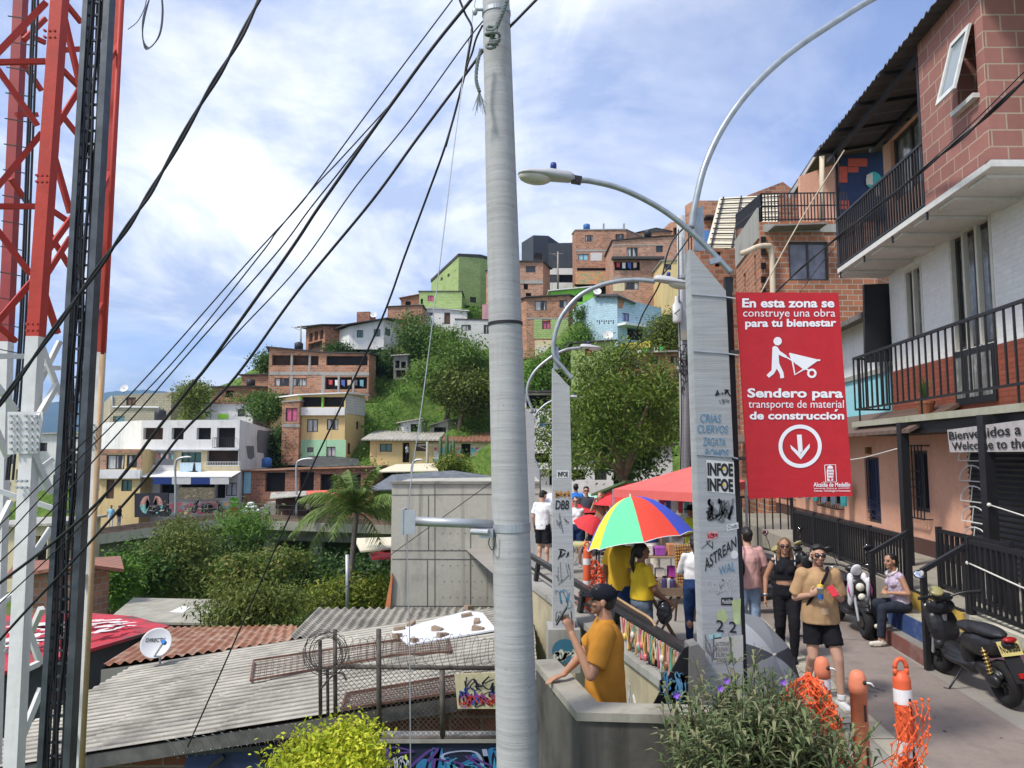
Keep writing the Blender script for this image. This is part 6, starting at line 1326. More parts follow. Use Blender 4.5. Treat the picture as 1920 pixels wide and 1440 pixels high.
for i,c in enumerate(((.02,.02,.03),(.04,.10,.45),(.35,.06,.28),(.45,.05,.04),(.02,.02,.05))):b=MB();scribble(b,20+i,.05,.98,(.05,.1,.05,.08,.5)[i],(.5,.6,.45,.4,.92)[i],6,.03,lambda u,v,i=i:fn(u,v)-Vector((0,.002*i,0)));b.build('scribble',flat('scribble_%d'%i,c,.6),sg,world=True,fix=False)
mw=thing('graffiti_wall','dark navy wall with blue and white graffiti below the chain link fence','wall',tuple(at(705,1440,9)));b=MB();b.prism([at(*p,9.0)for p in((690,1700),(985,1700),(985,1392),(706,1392))],(0,.2,0));b.build('wall',flat('wall_navy',(.014,.018,.045),.7,var=.4,scale=2),mw,world=True)
b=MB();b.prism([at(*p,8.97)for p in((690,1394),(985,1393),(985,1386),(705,1386))],(0,.26,0));b.build('coping',M_CONC,mw,world=True)
W4=[at(712,1397,8.99),at(985,1397,8.99),at(985,1500,8.99),at(712,1500,8.99)];fn=quadmap(W4)
for i,(c,sd_,n_,w_,bx)in enumerate((((.03,.18,.40),31,7,.055,(.25,.98,.1,.95)),((.36,.42,.62),32,4,.03,(.3,1,.3,.98)),((.55,.58,.66),33,5,.012,(.05,.22,.3,.8)),((.10,.05,.25),34,5,.03,(.0,1,.2,.98)),((.05,.30,.5),35,5,.02,(.4,.9,.2,.8)))):
 b=MB();scribble(b,sd_,*bx,n_,w_,lambda u,v,i=i:fn(u,v)-Vector((0,.002*i,0)));b.build('graffiti',flat('graffiti_%d'%i,c,.6),mw,world=True,fix=False)
b=MB();q=[at(688,1400,8.6),at(704,1394,8.9),at(704,1500,8.9),at(640,1500,8.0),at(660,1440,8.1)];b.prism(q,(0,.25,0));tag(b.build('kerb_wall',M_CONC),'slanting concrete kerb between the golden bush and graffiti wall','wall')
bs=thing('golden_bush','bright yellow green duranta bush at the bottom centre','bush',tuple(at(595,1640,7.5)));bl=[blob_px(*p)for p in((570,1405,7.5,52,36),(622,1392,7.6,54,44),(662,1372,7.6,30,26),(600,1455,7.3,92,56),(538,1434,7.4,38,34),(680,1410,7.4,30,46),(640,1460,7.3,70,50),(540,1500,7.3,60,60),(655,1356,7.7,16,14))]
bl=[(Vector((c[0]*.97-.02,c[1],c[2]-.07)),(r[0]*.86,r[1],r[2]*.9))for c,r in bl];leaf_cloud('foliage',LF_GOLD,bl,15000,.052,61,bs,.2,.45,clump=6,shell=.6)
b=MB()
for i in range(9):q=at(520+i*18,1380+(i%3)*12,7.5);b.tube([at(590,1640,7.5),at(560+i*9,1480,7.5),q],.009,5)
b.build('stem',M_BARK,bs,world=True)
M_POLE2=pole_concrete('pole_concrete_flat',(.39,.40,.405))
M_TUBE=flat('lamp_tube',(.33,.36,.38),.4,.5,var=.18,scale=10)
def lamp_head(root,e,d,s=1.0,up=Vector((0,0,1))):
 """cobra head at e pointing along d"""
 d=d.normalized();x=d.cross(up).normalized();z=x.cross(d);M=Matrix(((d.x,x.x,z.x,e.x),(d.y,x.y,z.y,e.y),(d.z,x.z,z.z,e.z),(0,0,0,1)))
 b=MB();secs=[(0,.05,.06),(.05,.085,.09),(.22,.11,.095),(.30,.12,.095),(.36,.13,.075),(.52,.12,.055),(.59,.09,.035),(.63,.04,.02)];vs=[];fs=[];n=14
 for t,w,h in secs:
  for j in range(n):a=2*math.pi*j/n;zz=math.sin(a);vs.append(M@Vector((t*s,math.cos(a)*w*s,(zz*h if zz>0 else zz*h*.35)*s)))
 for i in range(len(secs)-1):
  for j in range(n):fs.append((i*n+j,i*n+(j+1)%n,(i+1)*n+(j+1)%n,(i+1)*n+j))
 fs+=[tuple(range(n)),tuple(range((len(secs)-1)*n,len(secs)*n))];b.add(vs,fs);h=b.build('lamp_head',flat('lamp_head_grey',(.42,.42,.43),.45,var=.06),root,smooth=True,world=True)
 b=MB();R3=M.to_3x3();b.ell(M@Vector((.44*s,0,-.02*s)),(.19*s,.105*s,.085*s),R3,16,9);b.build('lamp_glass',flat('lamp_lens',(.50,.47,.40),.15,var=.08,spec=.6),root,smooth=True,world=True)
 b=MB();b.lathe([(.036*s,0),(.036*s,.05*s),(.03*s,.075*s)],14,M@Matrix.Translation(Vector((.24*s,0,.09*s))));b.build('photocell',flat('photocell_blue',(.015,.04,.22),.35),root,smooth=True,world=True)
def flat_pole(label,corners,Y,dep,zdrop):
 """corners = (bl, br, tr, tl) px; sloping top"""
 q=[at(*c,Y)for c in corners];root=thing('street_lamp',label,'street lamp',tuple((q[0]+q[1])/2));b=MB()
 lo=[q[0]-Vector((0,0,zdrop)),q[1]-Vector((0,0,zdrop))];b.prism([lo[0],lo[1],q[1],q[2],q[3],q[0]],(0,dep,0));b.build('pole',M_POLE2,root,world=True)
 return root
sp=flat_pole('near flat concrete lamp pole covered in graffiti and stickers beside the red sign',((1320,1260),(1394,1260),(1361,545),(1294,466)),6.6,.22,1.2)
Yp=6.6
b=MB();b.tube(catmull([at(1372,512,6.62),at(1340,478,6.62),at(1297,436,6.62),at(1240,392,6.6),at(1170,356,6.55),at(1110,340,6.5),at(1076,338,6.48)],8),.026,14);b.build('lamp_arm',M_TUBE,sp,smooth=True,world=True)
b=MB();b.tube(catmull([at(1296,428,6.7),at(1303,385,6.7),at(1322,310,6.7),at(1358,235,6.75),at(1410,165,6.8),at(1480,100,6.9),at(1560,45,7.0),at(1640,-4,7.1),at(1720,-40,7.2)],8),.030,14);b.build('upper_arm',M_TUBE,sp,smooth=True,world=True)
b=MB();b.prism([at(*p,6.74)for p in((1300,470),(1322,470),(1318,385),(1306,392))],(0,.012,0));b.bar(at(1330,492,6.62),at(1352,486,6.62),.05);b.build('arm_plate',M_TUBE,sp,world=True)
b=MB();b.bar(at(1072,336,6.48),at(1090,339,6.48),.07,.06);b.build('arm_clamp',M_BLACK,sp,world=True)
lamp_head(sp,at(1076,337,6.48),at(970,325,6.4)-at(1076,337,6.48),.80)
lp2=flat_pole('second flat concrete lamp pole with tags on a graffiti pedestal',((1037,1180),(1078,1180),(1068,725),(1036,690)),10,.2,.1)
b=MB();b.tube(catmull([at(1073,711,10),at(1056,690,10),at(1039,668,10),at(1040,630,10),at(1055,590,10),at(1090,552,10),at(1140,531,10),at(1190,525,10),at(1228,528,10)],8),.030,12);b.build('lamp_arm',M_TUBE,lp2,smooth=True,world=True)
b=MB();b.prism([at(*p,10.05)for p in((1037,692),(1050,692),(1047,650),(1040,650))],(0,.012,0));b.build('arm_plate',M_TUBE,lp2,world=True)
lamp_head(lp2,at(1226,524,10),at(1292,534,10)-at(1226,524,10),.78)
def ped(root,x0,x1,y0,y1,Y):
 b=MB();q=[at(x0,y1,Y),at(x1,y1,Y),at(x1,y0,Y),at(x0,y0,Y)];b.prism(q,(0,.5,0));return b.build('pedestal',M_CONC,root,world=True)
pd=ped(lp2,1028,1088,1181,1262,9.9);fnp=quadmap([at(1034,1196,9.88),at(1084,1196,9.88),at(1084,1246,9.88),at(1034,1246,9.88)])
b=MB();b.face([fnp(.5+.48*math.cos(t*.35),.5+.46*math.sin(t*.35))for t in range(18)]);b.build('graffiti',flat('graffiti_teal',(.03,.13,.20),.7),pd,world=True,fix=False)
b=MB();scribble(b,44,.1,.9,.15,.55,5,.09,lambda u,v:fnp(u,v)-Vector((0,.004,0)));b.build('graffiti',flat('graffiti_cream',(.55,.55,.45),.7),pd,world=True,fix=False)
for k,(lab,c4,Y,arm,e0,e1)in enumerate((('third lamp pole mostly hidden behind the thick round pole',((985,1075),(1004,1075),(1002,780),(984,765)),18,[(1000,775),(988,735),(1000,700),(1030,672),(1060,656),(1090,652)],(1088,650),(1130,653)),('far lamp pole seen just right of the round pole',((1001,1010),(1012,1010),(1012,880),(1001,865)),27,[(1012,878),(1000,850),(1000,790),(1018,762),(1045,748),(1070,745)],(1068,744),(1098,746)))):
 r_=flat_pole(lab,c4,Y,.2,.8);b=MB();b.tube(catmull([at(x,y,Y)for x,y in arm],6),.035,10);b.build('lamp_arm',M_TUBE,r_,smooth=True,world=True);lamp_head(r_,at(*e0,Y),at(*e1,Y)-at(*e0,Y),.8)
def face_fn(corners,Y,up=.004):
 q=[at(*c,Y-up)for c in corners];return quadmap(q)
def patch(root,nm,corners,mt,Y=Yp,up=.003):b=MB();b.face([at(*c,Y-up)for c in corners]);return b.build(nm,mt,root,world=True,fix=False)
def words(root,nm,s,corners,mt,Y=Yp,up=.006,bold=.0,shear=0):
 b=MB();text_on(b,s,face_fn(corners,Y,up),bold,0,shear);return b.build(nm,mt,root,world=True,fix=False)
def tagscr(root,seed,corners,n,w,mt,Y=Yp,up=.005,nm='graffiti'):
 b=MB();scribble(b,seed,0,1,0,1,n,w,face_fn(corners,Y,up));return b.build(nm,mt,root,world=True,fix=False)
INK=flat('ink_black',(.02,.02,.022),.6);INKB=flat('ink_blue',(.07,.22,.36),.6);INKG=flat('ink_grey',(.16,.17,.18),.7);WPAP=flat('paper_white',(.66,.66,.64),.7,var=.06);TPAP=plaster('paper_torn',(.52,.51,.47),.6,(.3,.3,.29),scale=8);PPAP=flat('paper_pink',(.62,.35,.33),.7);GPAP=flat('paint_pale_green',(.42,.50,.24),.7,var=.3)
st1=patch(sp,'sticker',((1324,862),(1376,867),(1378,926),(1328,922)),WPAP)
for y in(0,29):words(st1,'lettering','INFOE',((1326,867+y),(1374,869+y),(1375,894+y),(1327,892+y)),INK,bold=.05)
b=MB()
for y in(879,909):b.face([at(1357+2.6*math.cos(t),y+3.2*math.sin(t),Yp-.008)for t in[k*.7 for k in range(9)]])
b.build('yellow_dot',flat('dot_yellow',(.7,.5,.05),.6),st1,world=True,fix=False)
for s,y,x0,x1 in(('CRIAS',776,1313,1352),('CUERVOS',796,1308,1365),('ZAGATA',820,1318,1360),('ROHDS',841,1322,1366)):words(sp,'graffiti',s,((x0,y),(x1,y+2),(x1,y+17),(x0,y+16)),INKB,bold=.006,shear=.15)
tagscr(sp,1,((1342,730),(1369,730),(1369,745),(1342,744)),4,.09,INK);tagscr(sp,2,((1349,748),(1367,748),(1367,758),(1349,758)),6,.05,INKG)
tagscr(sp,3,((1321,934),(1378,934),(1378,980),(1321,982)),5,.085,INKG);tagscr(sp,71,((1325,940),(1375,936),(1376,976),(1326,980)),4,.05,INK,up=.0065)
st2=patch(sp,'sticker',((1362,984),(1384,979),(1385,991),(1363,996)),WPAP);words(st2,'lettering','Crudo',((1364,985),(1383,981),(1383,989),(1365,993)),INK,shear=.2)
patch(sp,'sticker',((1325,999),(1345,995),(1346,1008),(1326,1014)),PPAP);tagscr(sp,4,((1327,1000),(1344,997),(1345,1007),(1328,1011)),5,.1,flat('ink_red',(.45,.03,.06),.6))
words(sp,'graffiti','ASTREAN',((1318,1050),(1380,1005),(1383,1024),(1322,1072)),INK,bold=.016,shear=.2);tagscr(sp,5,((1316,1018),(1336,1012),(1336,1030),(1316,1040)),1,.08,INK)
words(sp,'graffiti','WAL',((1348,1064),(1376,1052),(1378,1070),(1350,1078)),INKB,shear=.2)
tagscr(sp,6,((1325,1080),(1378,1080),(1378,1118),(1325,1118)),5,.03,flat('chalk_white',(.48,.49,.49),.8));b=MB();b.face([at(1377+7*math.cos(t*.5),1040+8*math.sin(t*.5),Yp-.004)for t in range(13)]);b.build('sticker',WPAP,sp,world=True,fix=False)
st3=patch(sp,'sticker',((1352,1121),(1374,1120),(1374,1135),(1352,1135)),INK);words(st3,'lettering','Medellin',((1354,1124),(1372,1123),(1372,1132),(1354,1132)),WPAP)
patch(sp,'sticker',((1343,1150),(1356,1140),(1366,1158),(1360,1168),(1345,1162)),GPAP);patch(sp,'sticker',((1372,1126),(1389,1122),(1388,1172),(1376,1170)),GPAP,up=.0035)
words(sp,'graffiti','2 2',((1343,1162),(1381,1166),(1381,1187),(1343,1184)),INK,bold=.01)
nt_=patch(sp,'notice',((1338,1196),(1393,1190),(1394,1238),(1341,1244)),TPAP)
for i,s in enumerate(('INTERNET','TELEVISION','TELEFONIA','3002009')):words(nt_,'lettering',s,((1342,1204+i*10),(1372+(8 if i==3 else 0),1203+i*10),(1372+(8 if i==3 else 0),1211+i*10),(1342,1212+i*10)),INKG,bold=.01)
tagscr(sp,7,((1322,1180),(1345,1180),(1345,1240),(1324,1240)),3,.07,INKG);patch(sp,'sticker',((1328,1190),(1352,1186),(1353,1197),(1330,1199)),flat('paper_teal',(.35,.55,.55),.7))
for y in(552,658,852):b=MB();a,c=at(1296+(y-552)*.03,y,Yp-.006),at(1362+(y-552)*.04,y+5,Yp-.006);b.bar(a,c,.012,.008);b.bar(c,at(1384,y+8,6.55),.01);b.build('steel_strap',M_GALV,sp,world=True)
st4=patch(lp2,'sticker',((1044,882),(1067,882),(1067,896),(1044,896)),WPAP,10);words(st4,'lettering','INFOE',((1046,884),(1065,884),(1065,894),(1046,894)),INK,10,bold=.04)
tagscr(lp2,11,((1040,918),(1068,920),(1068,934),(1040,933)),6,.10,flat('ink_orange',(.50,.25,.08),.7),10);words(lp2,'graffiti','DBB',((1041,938),(1067,938),(1067,955),(1041,955)),INK,10,bold=.02,shear=.15)
tagscr(lp2,12,((1044,958),(1067,958),(1067,1000),(1044,1000)),4,.04,INKG,10);tagscr(lp2,13,((1046,1028),(1066,1028),(1066,1050),(1046,1050)),3,.10,INK,10);tagscr(lp2,14,((1042,1050),(1070,1050),(1070,1100),(1042,1100)),4,.035,INKG,10);tagscr(lp2,15,((1042,1105),(1072,1105),(1072,1140),(1042,1140)),4,.04,INKB,10);tagscr(lp2,16,((1042,1145),(1072,1145),(1072,1172),(1042,1172)),5,.03,INK,10)
YS=6.5
M_SRED=plaster('sign_red',(.50,.022,.030),.16,(.30,.05,.05),.42,1.2,1.5);M_SW=flat('sign_white',(.80,.79,.82),.5,var=.02)
sgn=thing('construction_sign','large red sign with a white wheelbarrow figure and arrow on a black post','sign',tuple(at(1385,960,YS)))
SQ=[at(*p,YS)for p in((1381,548),(1572,549),(1599,930),(1405,935))]
b=MB();b.prism(SQ[::-1],(0,.03,0));board=b.build('board',M_SRED,sgn,world=True)
b=MB();b.bar(at(1364,520,6.68),at(1394,1300,6.68),.06,.06);b.build('post',M_BLACK,sgn,world=True)
for y in(660,860):b=MB();b.bar(at(1370,y,6.62),at(1400,y,6.55),.03);b.build('bracket',M_BLACK,sgn,world=True)
sx_,sy_=230/828,400/1440
def sz(x,y):return(1380+x*sx_,540+y*sy_)
def stext(s,x0,x1,yt,yb,bold,skew=0):q=[at(*sz(*p),YS-.004)for p in((x0,yt),(x1,yt+skew),(x1,yb+skew),(x0,yb))];b=MB();text_on(b,s,quadmap(q),bold);b.build('lettering',M_SW,board,world=True,fix=False)
stext('En esta zona se',42,664,70,132,.032);stext('construye una obra',48,670,142,210,.0);stext('para tu bienestar',62,677,210,280,.032,-4)
stext('Sendero para',77,722,676,758,.032,2);stext('transporte de material',84,728,757,825,.0);stext('de construccion',92,730,834,888,.032)
stext('Alcaldia de Medellín',523,770,1312,1342,.02);stext('Distrito de',612,680,1346,1358,.0);stext('Ciencia, Tecnologia e Innovacion',526,772,1361,1379,.01)
def spoly(mb,pts):mb.face([at(*sz(x,y),YS-.004)for x,y in pts])
def sline(mb,pts,w):
 pp=[sz(x,y)for x,y in pts];ribbon(mb,[(x,-y)for x,y in pp],w*sx_,lambda x,y:at(x,-y,YS-.0045))
def sdisc(mb,cx,cy,r,ri=0,n=36):
 for k in range(n):
  a,c=2*math.pi*k/n,2*math.pi*(k+1)/n
  o=[(cx+r*math.cos(t),cy+r*math.sin(t))for t in(a,c)];i_=[(cx+ri*math.cos(t),cy+ri*math.sin(t))for t in(c,a)]
  spoly(mb,o+(i_ if ri else[(cx,cy)]))
b=MB();spoly(b,[(672,818),(690,818),(678,834),(664,834)]);b.build('accent',M_SW,board,world=True,fix=False);b=MB();spoly(b,[(592,1306),(597,1306),(593,1313),(589,1313)]);b.build('accent',M_SW,board,world=True,fix=False)
b=MB();sdisc(b,281,359,28);spoly(b,[(246,400),(262,390),(280,398),(296,425),(340,455),(345,468),(335,472),(288,450),(292,510),(320,570),(325,606),(300,610),(296,580),(276,545),(255,580),(222,606),(206,588),(240,555),(243,480)])
b.build('worker_figure',M_SW,board,world=True,fix=False)
b=MB();spoly(b,[(357,440),(366,438),(548,482),(569,482),(569,492),(548,494),(462,556),(372,486)]);sline(b,[(338,465),(380,490)],9);sline(b,[(380,490),(398,585),(462,545)],11);sline(b,[(400,505),(500,560)],11);sdisc(b,512,576,32,17);b.build('wheelbarrow',M_SW,board,world=True,fix=False)
b=MB();sdisc(b,433,1068,146,120,60);b.build('circle',M_SW,board,world=True,fix=False)
b=MB();spoly(b,[(411,990),(443,990),(450,1100),(432,1115),(420,1100)]);spoly(b,[(366,1058),(372,1084),(438,1157),(440,1120)]);spoly(b,[(497,1050),(497,1078),(438,1157),(437,1118)]);b.build('arrow',M_SW,board,world=True,fix=False)
b=MB();sline(b,[(598,1195),(672,1192),(679,1308),(606,1310),(598,1195)],5);spoly(b,[(612,1235),(618,1205),(634,1196),(652,1204),(660,1234),(656,1300),(640,1304),(616,1302)]);sline(b,[(526,1352),(604,1352)],3);sline(b,[(690,1351),(768,1350)],3);b.build('crest',M_SW,board,world=True,fix=False)
b=MB()
for y in(1222,1242,1262,1282):sline(b,[(618,y),(656,y)],5)
sline(b,[(636,1300),(637,1284)],10);
bb=[at(*sz(x,y),YS-.007)for x,y in()];b.v=[(x,y-.003,z)for x,y,z in b.v];b.build('crest_detail',M_SRED,board,world=True,fix=False)
up_=thing('utility_pole','slim utility pole tangled with wires between the market tree and sign pole','utility pole',tuple(at(1286,960,19.5)));b=MB();b.tube([at(1288,1010,19.5),at(1282,640,19.5),at(1276,405,19.5)],[.155,.13,.105],18);b.build('shaft',M_POLE2,up_,smooth=True,world=True)
b=MB();b.lathe([(.10,0),(.12,.05),(.12,.45),(.06,.55),(.05,.7)],14,Matrix.Translation(at(1270,605,19.35)));b.build('transformer',M_FRAMEW,up_,smooth=True,world=True)
b=MB();p=at(1284,628,19.3);b.box(p.x-.1,p.x+.1,p.y-.06,p.y+.06,p.z-.14,p.z+.14);b.build('meter_box',flat('box_grey',(.25,.24,.20),.6),up_,world=True)
b=MB();rg=random.Random(14)
for k in range(20):
 c=at(1282+rg.uniform(-10,10),rg.uniform(655,735),19.3);r_=rg.uniform(.08,.28);an=rg.uniform(0,3);b.tube([c+Vector((math.cos(t)*r_*.7*math.cos(an),-.05+math.cos(t)*r_*.4*math.sin(an),math.sin(t)*r_))for t in[i*.5 for i in range(rg.randint(6,13))]],.012,4)
for x in(1272,1291,1296):b.tube(catmull([at(x,430,19.3),at(x+2,600,19.3),at(x+6,760,19.35),at(x+4,880,19.35)],4),.016,5)
b.build('wire_tangle',M_CABLE,up_,world=True)
for y,mt in((520,M_GALV),(690,M_GALV)):c=at(1280,y,19.5);b=MB();b.tube([c-Vector((0,0,.04)),c+Vector((0,0,.04))],.15,16);b.build('band',mt,up_,world=True)
def RW(d,z,off=0.0):return Vector((railx(d)+off,d,z))
rwl=thing('street_wall','cream painted wall with graffiti carrying the low railing left of the street','wall',tuple(RW(7,-.5)))
b=MB();b.prism([RW(6.6,-2.2,-.12),RW(15.4,-2.2,-.12),RW(15.4,.44,-.12),RW(6.6,.44,-.12)],(.2,0,0));b.build('wall',plaster('wall_cream_dirty',(.42,.36,.23),.6,(.16,.15,.13),scale=1.2),rwl,world=True)
b=MB();b.prism([RW(6.6,.441,-.17),RW(15.4,.441,-.17),RW(15.4,.52,-.17),RW(6.6,.52,-.17)],(.3,0,0));b.build('coping',M_CONC,rwl,world=True)
for i in range(3):b=MB();d0=6.9+i*1.1;scribble(b,80+i,d0,d0+1.0,-.55+i*.1,.28,5,.05,lambda d,z:RW(d,z,-.125));b.build('graffiti',(INK,WPAP,INK)[i],rwl,world=True,fix=False)
b=MB();b.prism([RW(6.6,-.62,-.16),RW(10,-.5,-.16),RW(10,-.42,-.16),RW(6.6,-.54,-.16)],(.04,0,0));b.build('lower_ledge',M_CONC,rwl,world=True)
rl=thing('railing','low black railing slanting along the left edge of the street','railing',tuple(RW(7,.5)));b=MB();b.bar(RW(6.75,.87),RW(15.4,.90),.09,.07);b.build('top_rail',flat('rail_black',(.02,.021,.025),.35,var=.2),rl,world=True)
b=MB();b.bar(RW(6.75,.66),RW(15.4,.69),.035);b.build('mid_rail',M_BLACK,rl,world=True)
for i in range(7):d=6.8+i*1.3;b=MB();b.prism([RW(d,.52,-.05),RW(d+.12,.52,-.05),RW(d-.06,.85,-.05),RW(d-.18,.85,-.05)],(.06,0,0));b.build('post',M_BLACK,rl,world=True)
bp=thing('wooden_board','thin brown board leaning on the railing behind the man in orange','board',tuple(RW(9.3,.87)));b=MB();b.prism([RW(8.2,.55,.06),RW(9.6,.55,.06),RW(9.6,.97,.03),RW(8.35,.95,.03),RW(8.2,.86,.04)],(.03,0,0));b.build('panel',flat('board_brown',(.07,.05,.035),.7),bp,world=True)
b=MB();b.tube(catmull([RW(9.6,.985,.03),RW(8.8,.965,.03),RW(8.35,.955,.03),RW(8.2,.87,.04),RW(8.18,.62,.06)],4),.016,6);b.build('edge',flat('board_tan',(.35,.22,.12),.6),bp,world=True)
nd=thing('necklace_display','bead necklaces and trinkets hanging in rows from the street railing','display',tuple(RW(7.5,.8)))
rg=random.Random(21);BC=[flat('bead_%d'%i,c,.4)for i,c in enumerate(((.55,.12,.14),(.55,.50,.42),(.42,.26,.10),(.10,.32,.22),(.62,.28,.25),(.20,.10,.05),(.60,.42,.10),(.5,.48,.5)))]
for i in range(34):
 d=6.85+i*.062;h=rg.uniform(.18,.36);b=MB();q=[]
 for k in range(9):t=k/8;q.append(RW(d+(t-.5)*.07,.85-h*(1-abs(2*t-1)**1.6),-.075-rg.uniform(0,.02)))
 b.tube(q,.011,5);b.build('necklace',BC[i%8],nd,world=True)
for i in range(12):
 c=RW(6.9+rg.random()*2,.56+rg.random()*.2,-.10);b=MB();b.ell(c,(.03,.04,.04),None,8,6);b.build('pendant',BC[(i*3)%8],nd,world=True)
b=MB();b.prism([at(*p,6.45)for p in((1212,1345),(1282,1216),(1292,1212),(1292,1345))],(0,.02,0));tp=b.build('steel_plate',M_BLACK);tag(reorigin(tp,tuple(at(1250,1340,6.45))),'black triangular steel plate with blue graffiti at the railing end','plate')
b=MB();scribble(b,91,0,1,0,1,5,.13,face_fn(((1236,1262),(1280,1255),(1288,1318),(1232,1326)),6.44));o=b.build('graffiti',flat('ink_sky',(.14,.36,.55),.6),tp,fix=False);o.matrix_parent_inverse=Matrix.Translation(-tp.location)
b=MB();b.prism([at(*p,6.4)for p in((1291,1400),(1322,1400),(1322,1222),(1310,1208),(1294,1212))],(0,.2,0));tag(b.build('concrete_post',M_CONCD),'short weathered concrete post between the steel plate and the lamp pole','post')
pp=thing('parapet','weathered grey concrete parapet around the landing of the man in orange','wall',(.47,5.45,-.1))
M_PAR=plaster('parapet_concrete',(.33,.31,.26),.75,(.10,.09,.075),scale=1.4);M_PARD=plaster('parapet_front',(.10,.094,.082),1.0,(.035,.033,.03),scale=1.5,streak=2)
zt=.95;pa_=[Vector((.21,6.75,0)),Vector((.47,5.42,0)),Vector((1.95,5.30,0))];inn=[Vector((.37,6.75,0)),Vector((.60,5.60,0)),Vector((1.95,5.48,0))]
def lift(p,z):return Vector((p.x,p.y,z))
for i in range(2):
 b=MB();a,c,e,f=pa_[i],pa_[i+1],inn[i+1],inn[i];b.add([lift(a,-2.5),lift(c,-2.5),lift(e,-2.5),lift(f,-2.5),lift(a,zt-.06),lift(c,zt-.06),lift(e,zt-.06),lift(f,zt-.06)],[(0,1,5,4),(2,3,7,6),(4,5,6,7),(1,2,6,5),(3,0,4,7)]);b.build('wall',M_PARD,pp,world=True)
b=MB();
for i in range(2):
 a,c,e,f=pa_[i],pa_[i+1],inn[i+1],inn[i];g=Vector((-.02,-.02,0));h=Vector((.02,.02,0));V8=[lift(a+g,zt-.058),lift(c+g,zt-.058),lift(e+h,zt-.058),lift(f+h,zt-.058),lift(a+g,zt),lift(c+g,zt),lift(e+h,zt),lift(f+h,zt)];b.add(V8,[(0,1,2,3),(4,5,6,7)]+([(0,1,5,4),(2,3,7,6),(3,0,4,7)]if i==0 else[(0,1,5,4),(2,3,7,6),(1,2,6,5)]))
b.build('coping',M_PAR,pp,world=True)
b=MB();b.prism([(.2,5.3,-.14),(2.6,5.2,-.14),(1.75,7.3,-.14),(.2,7.3,-.14)],(0,0,.12));tag(b.build('landing',M_CONC),kind='structure')
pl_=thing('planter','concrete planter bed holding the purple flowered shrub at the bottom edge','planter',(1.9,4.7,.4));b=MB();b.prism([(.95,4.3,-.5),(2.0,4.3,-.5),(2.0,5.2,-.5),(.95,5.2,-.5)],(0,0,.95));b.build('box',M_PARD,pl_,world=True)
def ruellia():
 root=thing('flower_shrub','narrow leaved shrub with small purple flowers in the planter','shrub',(1.75,4.75,.45));rg=random.Random(17)
 lm=MB();sm=MB();fl=[]
 for i in range(520):
  x=rg.uniform(1.08,1.90);y=rg.uniform(4.35,5.15);env=1-.35*abs((x-1.5)/.45)**2
  h=rg.uniform(.50,.92)*env*(1.22 if i%5==0 else 1);lean=Vector((rg.gauss(0,.11)+(x-1.5)*.1,rg.gauss(0,.14)-.05,0));base=Vector((x,y,.44));top=base+Vector((0,0,h))+lean
  mid=base.lerp(top,.5)+Vector((lean.x*-.15,lean.y*-.15,.04));pts=catmull([base,mid,top],5);sm.tube(pts,[.0045*(1-.06*k)for k in range(len(pts))],4)
  nl=int(h/.026)
  for k in range(nl):
   t=(k+1.5)/(nl+1);p=pts[min(int(t*(len(pts)-1)),len(pts)-1)];a=k*1.57+rg.uniform(-.5,.5);L_=rg.uniform(.09,.17);d=Vector((math.cos(a),math.sin(a),rg.uniform(.4,1.7))).normalized();s_=d.cross(Vector((0,0,1))).normalized()*L_*.072
   m_=p+d*L_*.55;e=p+d*L_-Vector((0,0,L_*.35));lm.face([p,m_+s_,e,m_-s_])
  if rg.random()<.0:fl.append(top)
 lm.build('foliage',leafm('leaf_ruellia',[(.03,.05,.02),(.07,.10,.042),(.14,.175,.085),(.20,.18,.11)],.25),root,world=True,fix=False);sm.build('stem',flat('stem_brown',(.06,.05,.025),.8),root,world=True)
 for c in fl+[at(1468,1278,4.55),at(1362,1276,4.6),at(1268,1303,4.6),at(1350,1290,4.5)]:
  b=MB()
  for k in range(5):
   a=k*1.257;d=Vector((math.cos(a),-.5,math.sin(a))).normalized();s_=d.cross(Vector((0,1,0))).normalized()*.009;b.face([c,c+d*.016+s_,c+d*.025,c+d*.016-s_])
  b.build('flower',flat('petal_purple',(.25,.10,.55),.6),root,world=True,fix=False)
ruellia()
M_ORG=flat('delineator_orange',(.62,.10,.035),.5,var=.12,scale=5);M_ORF=plaster('delineator_faded',(.62,.20,.11),.35,(.45,.12,.06),.55,3);M_REFL=flat('reflective_white',(.68,.66,.66),.35,var=.08)
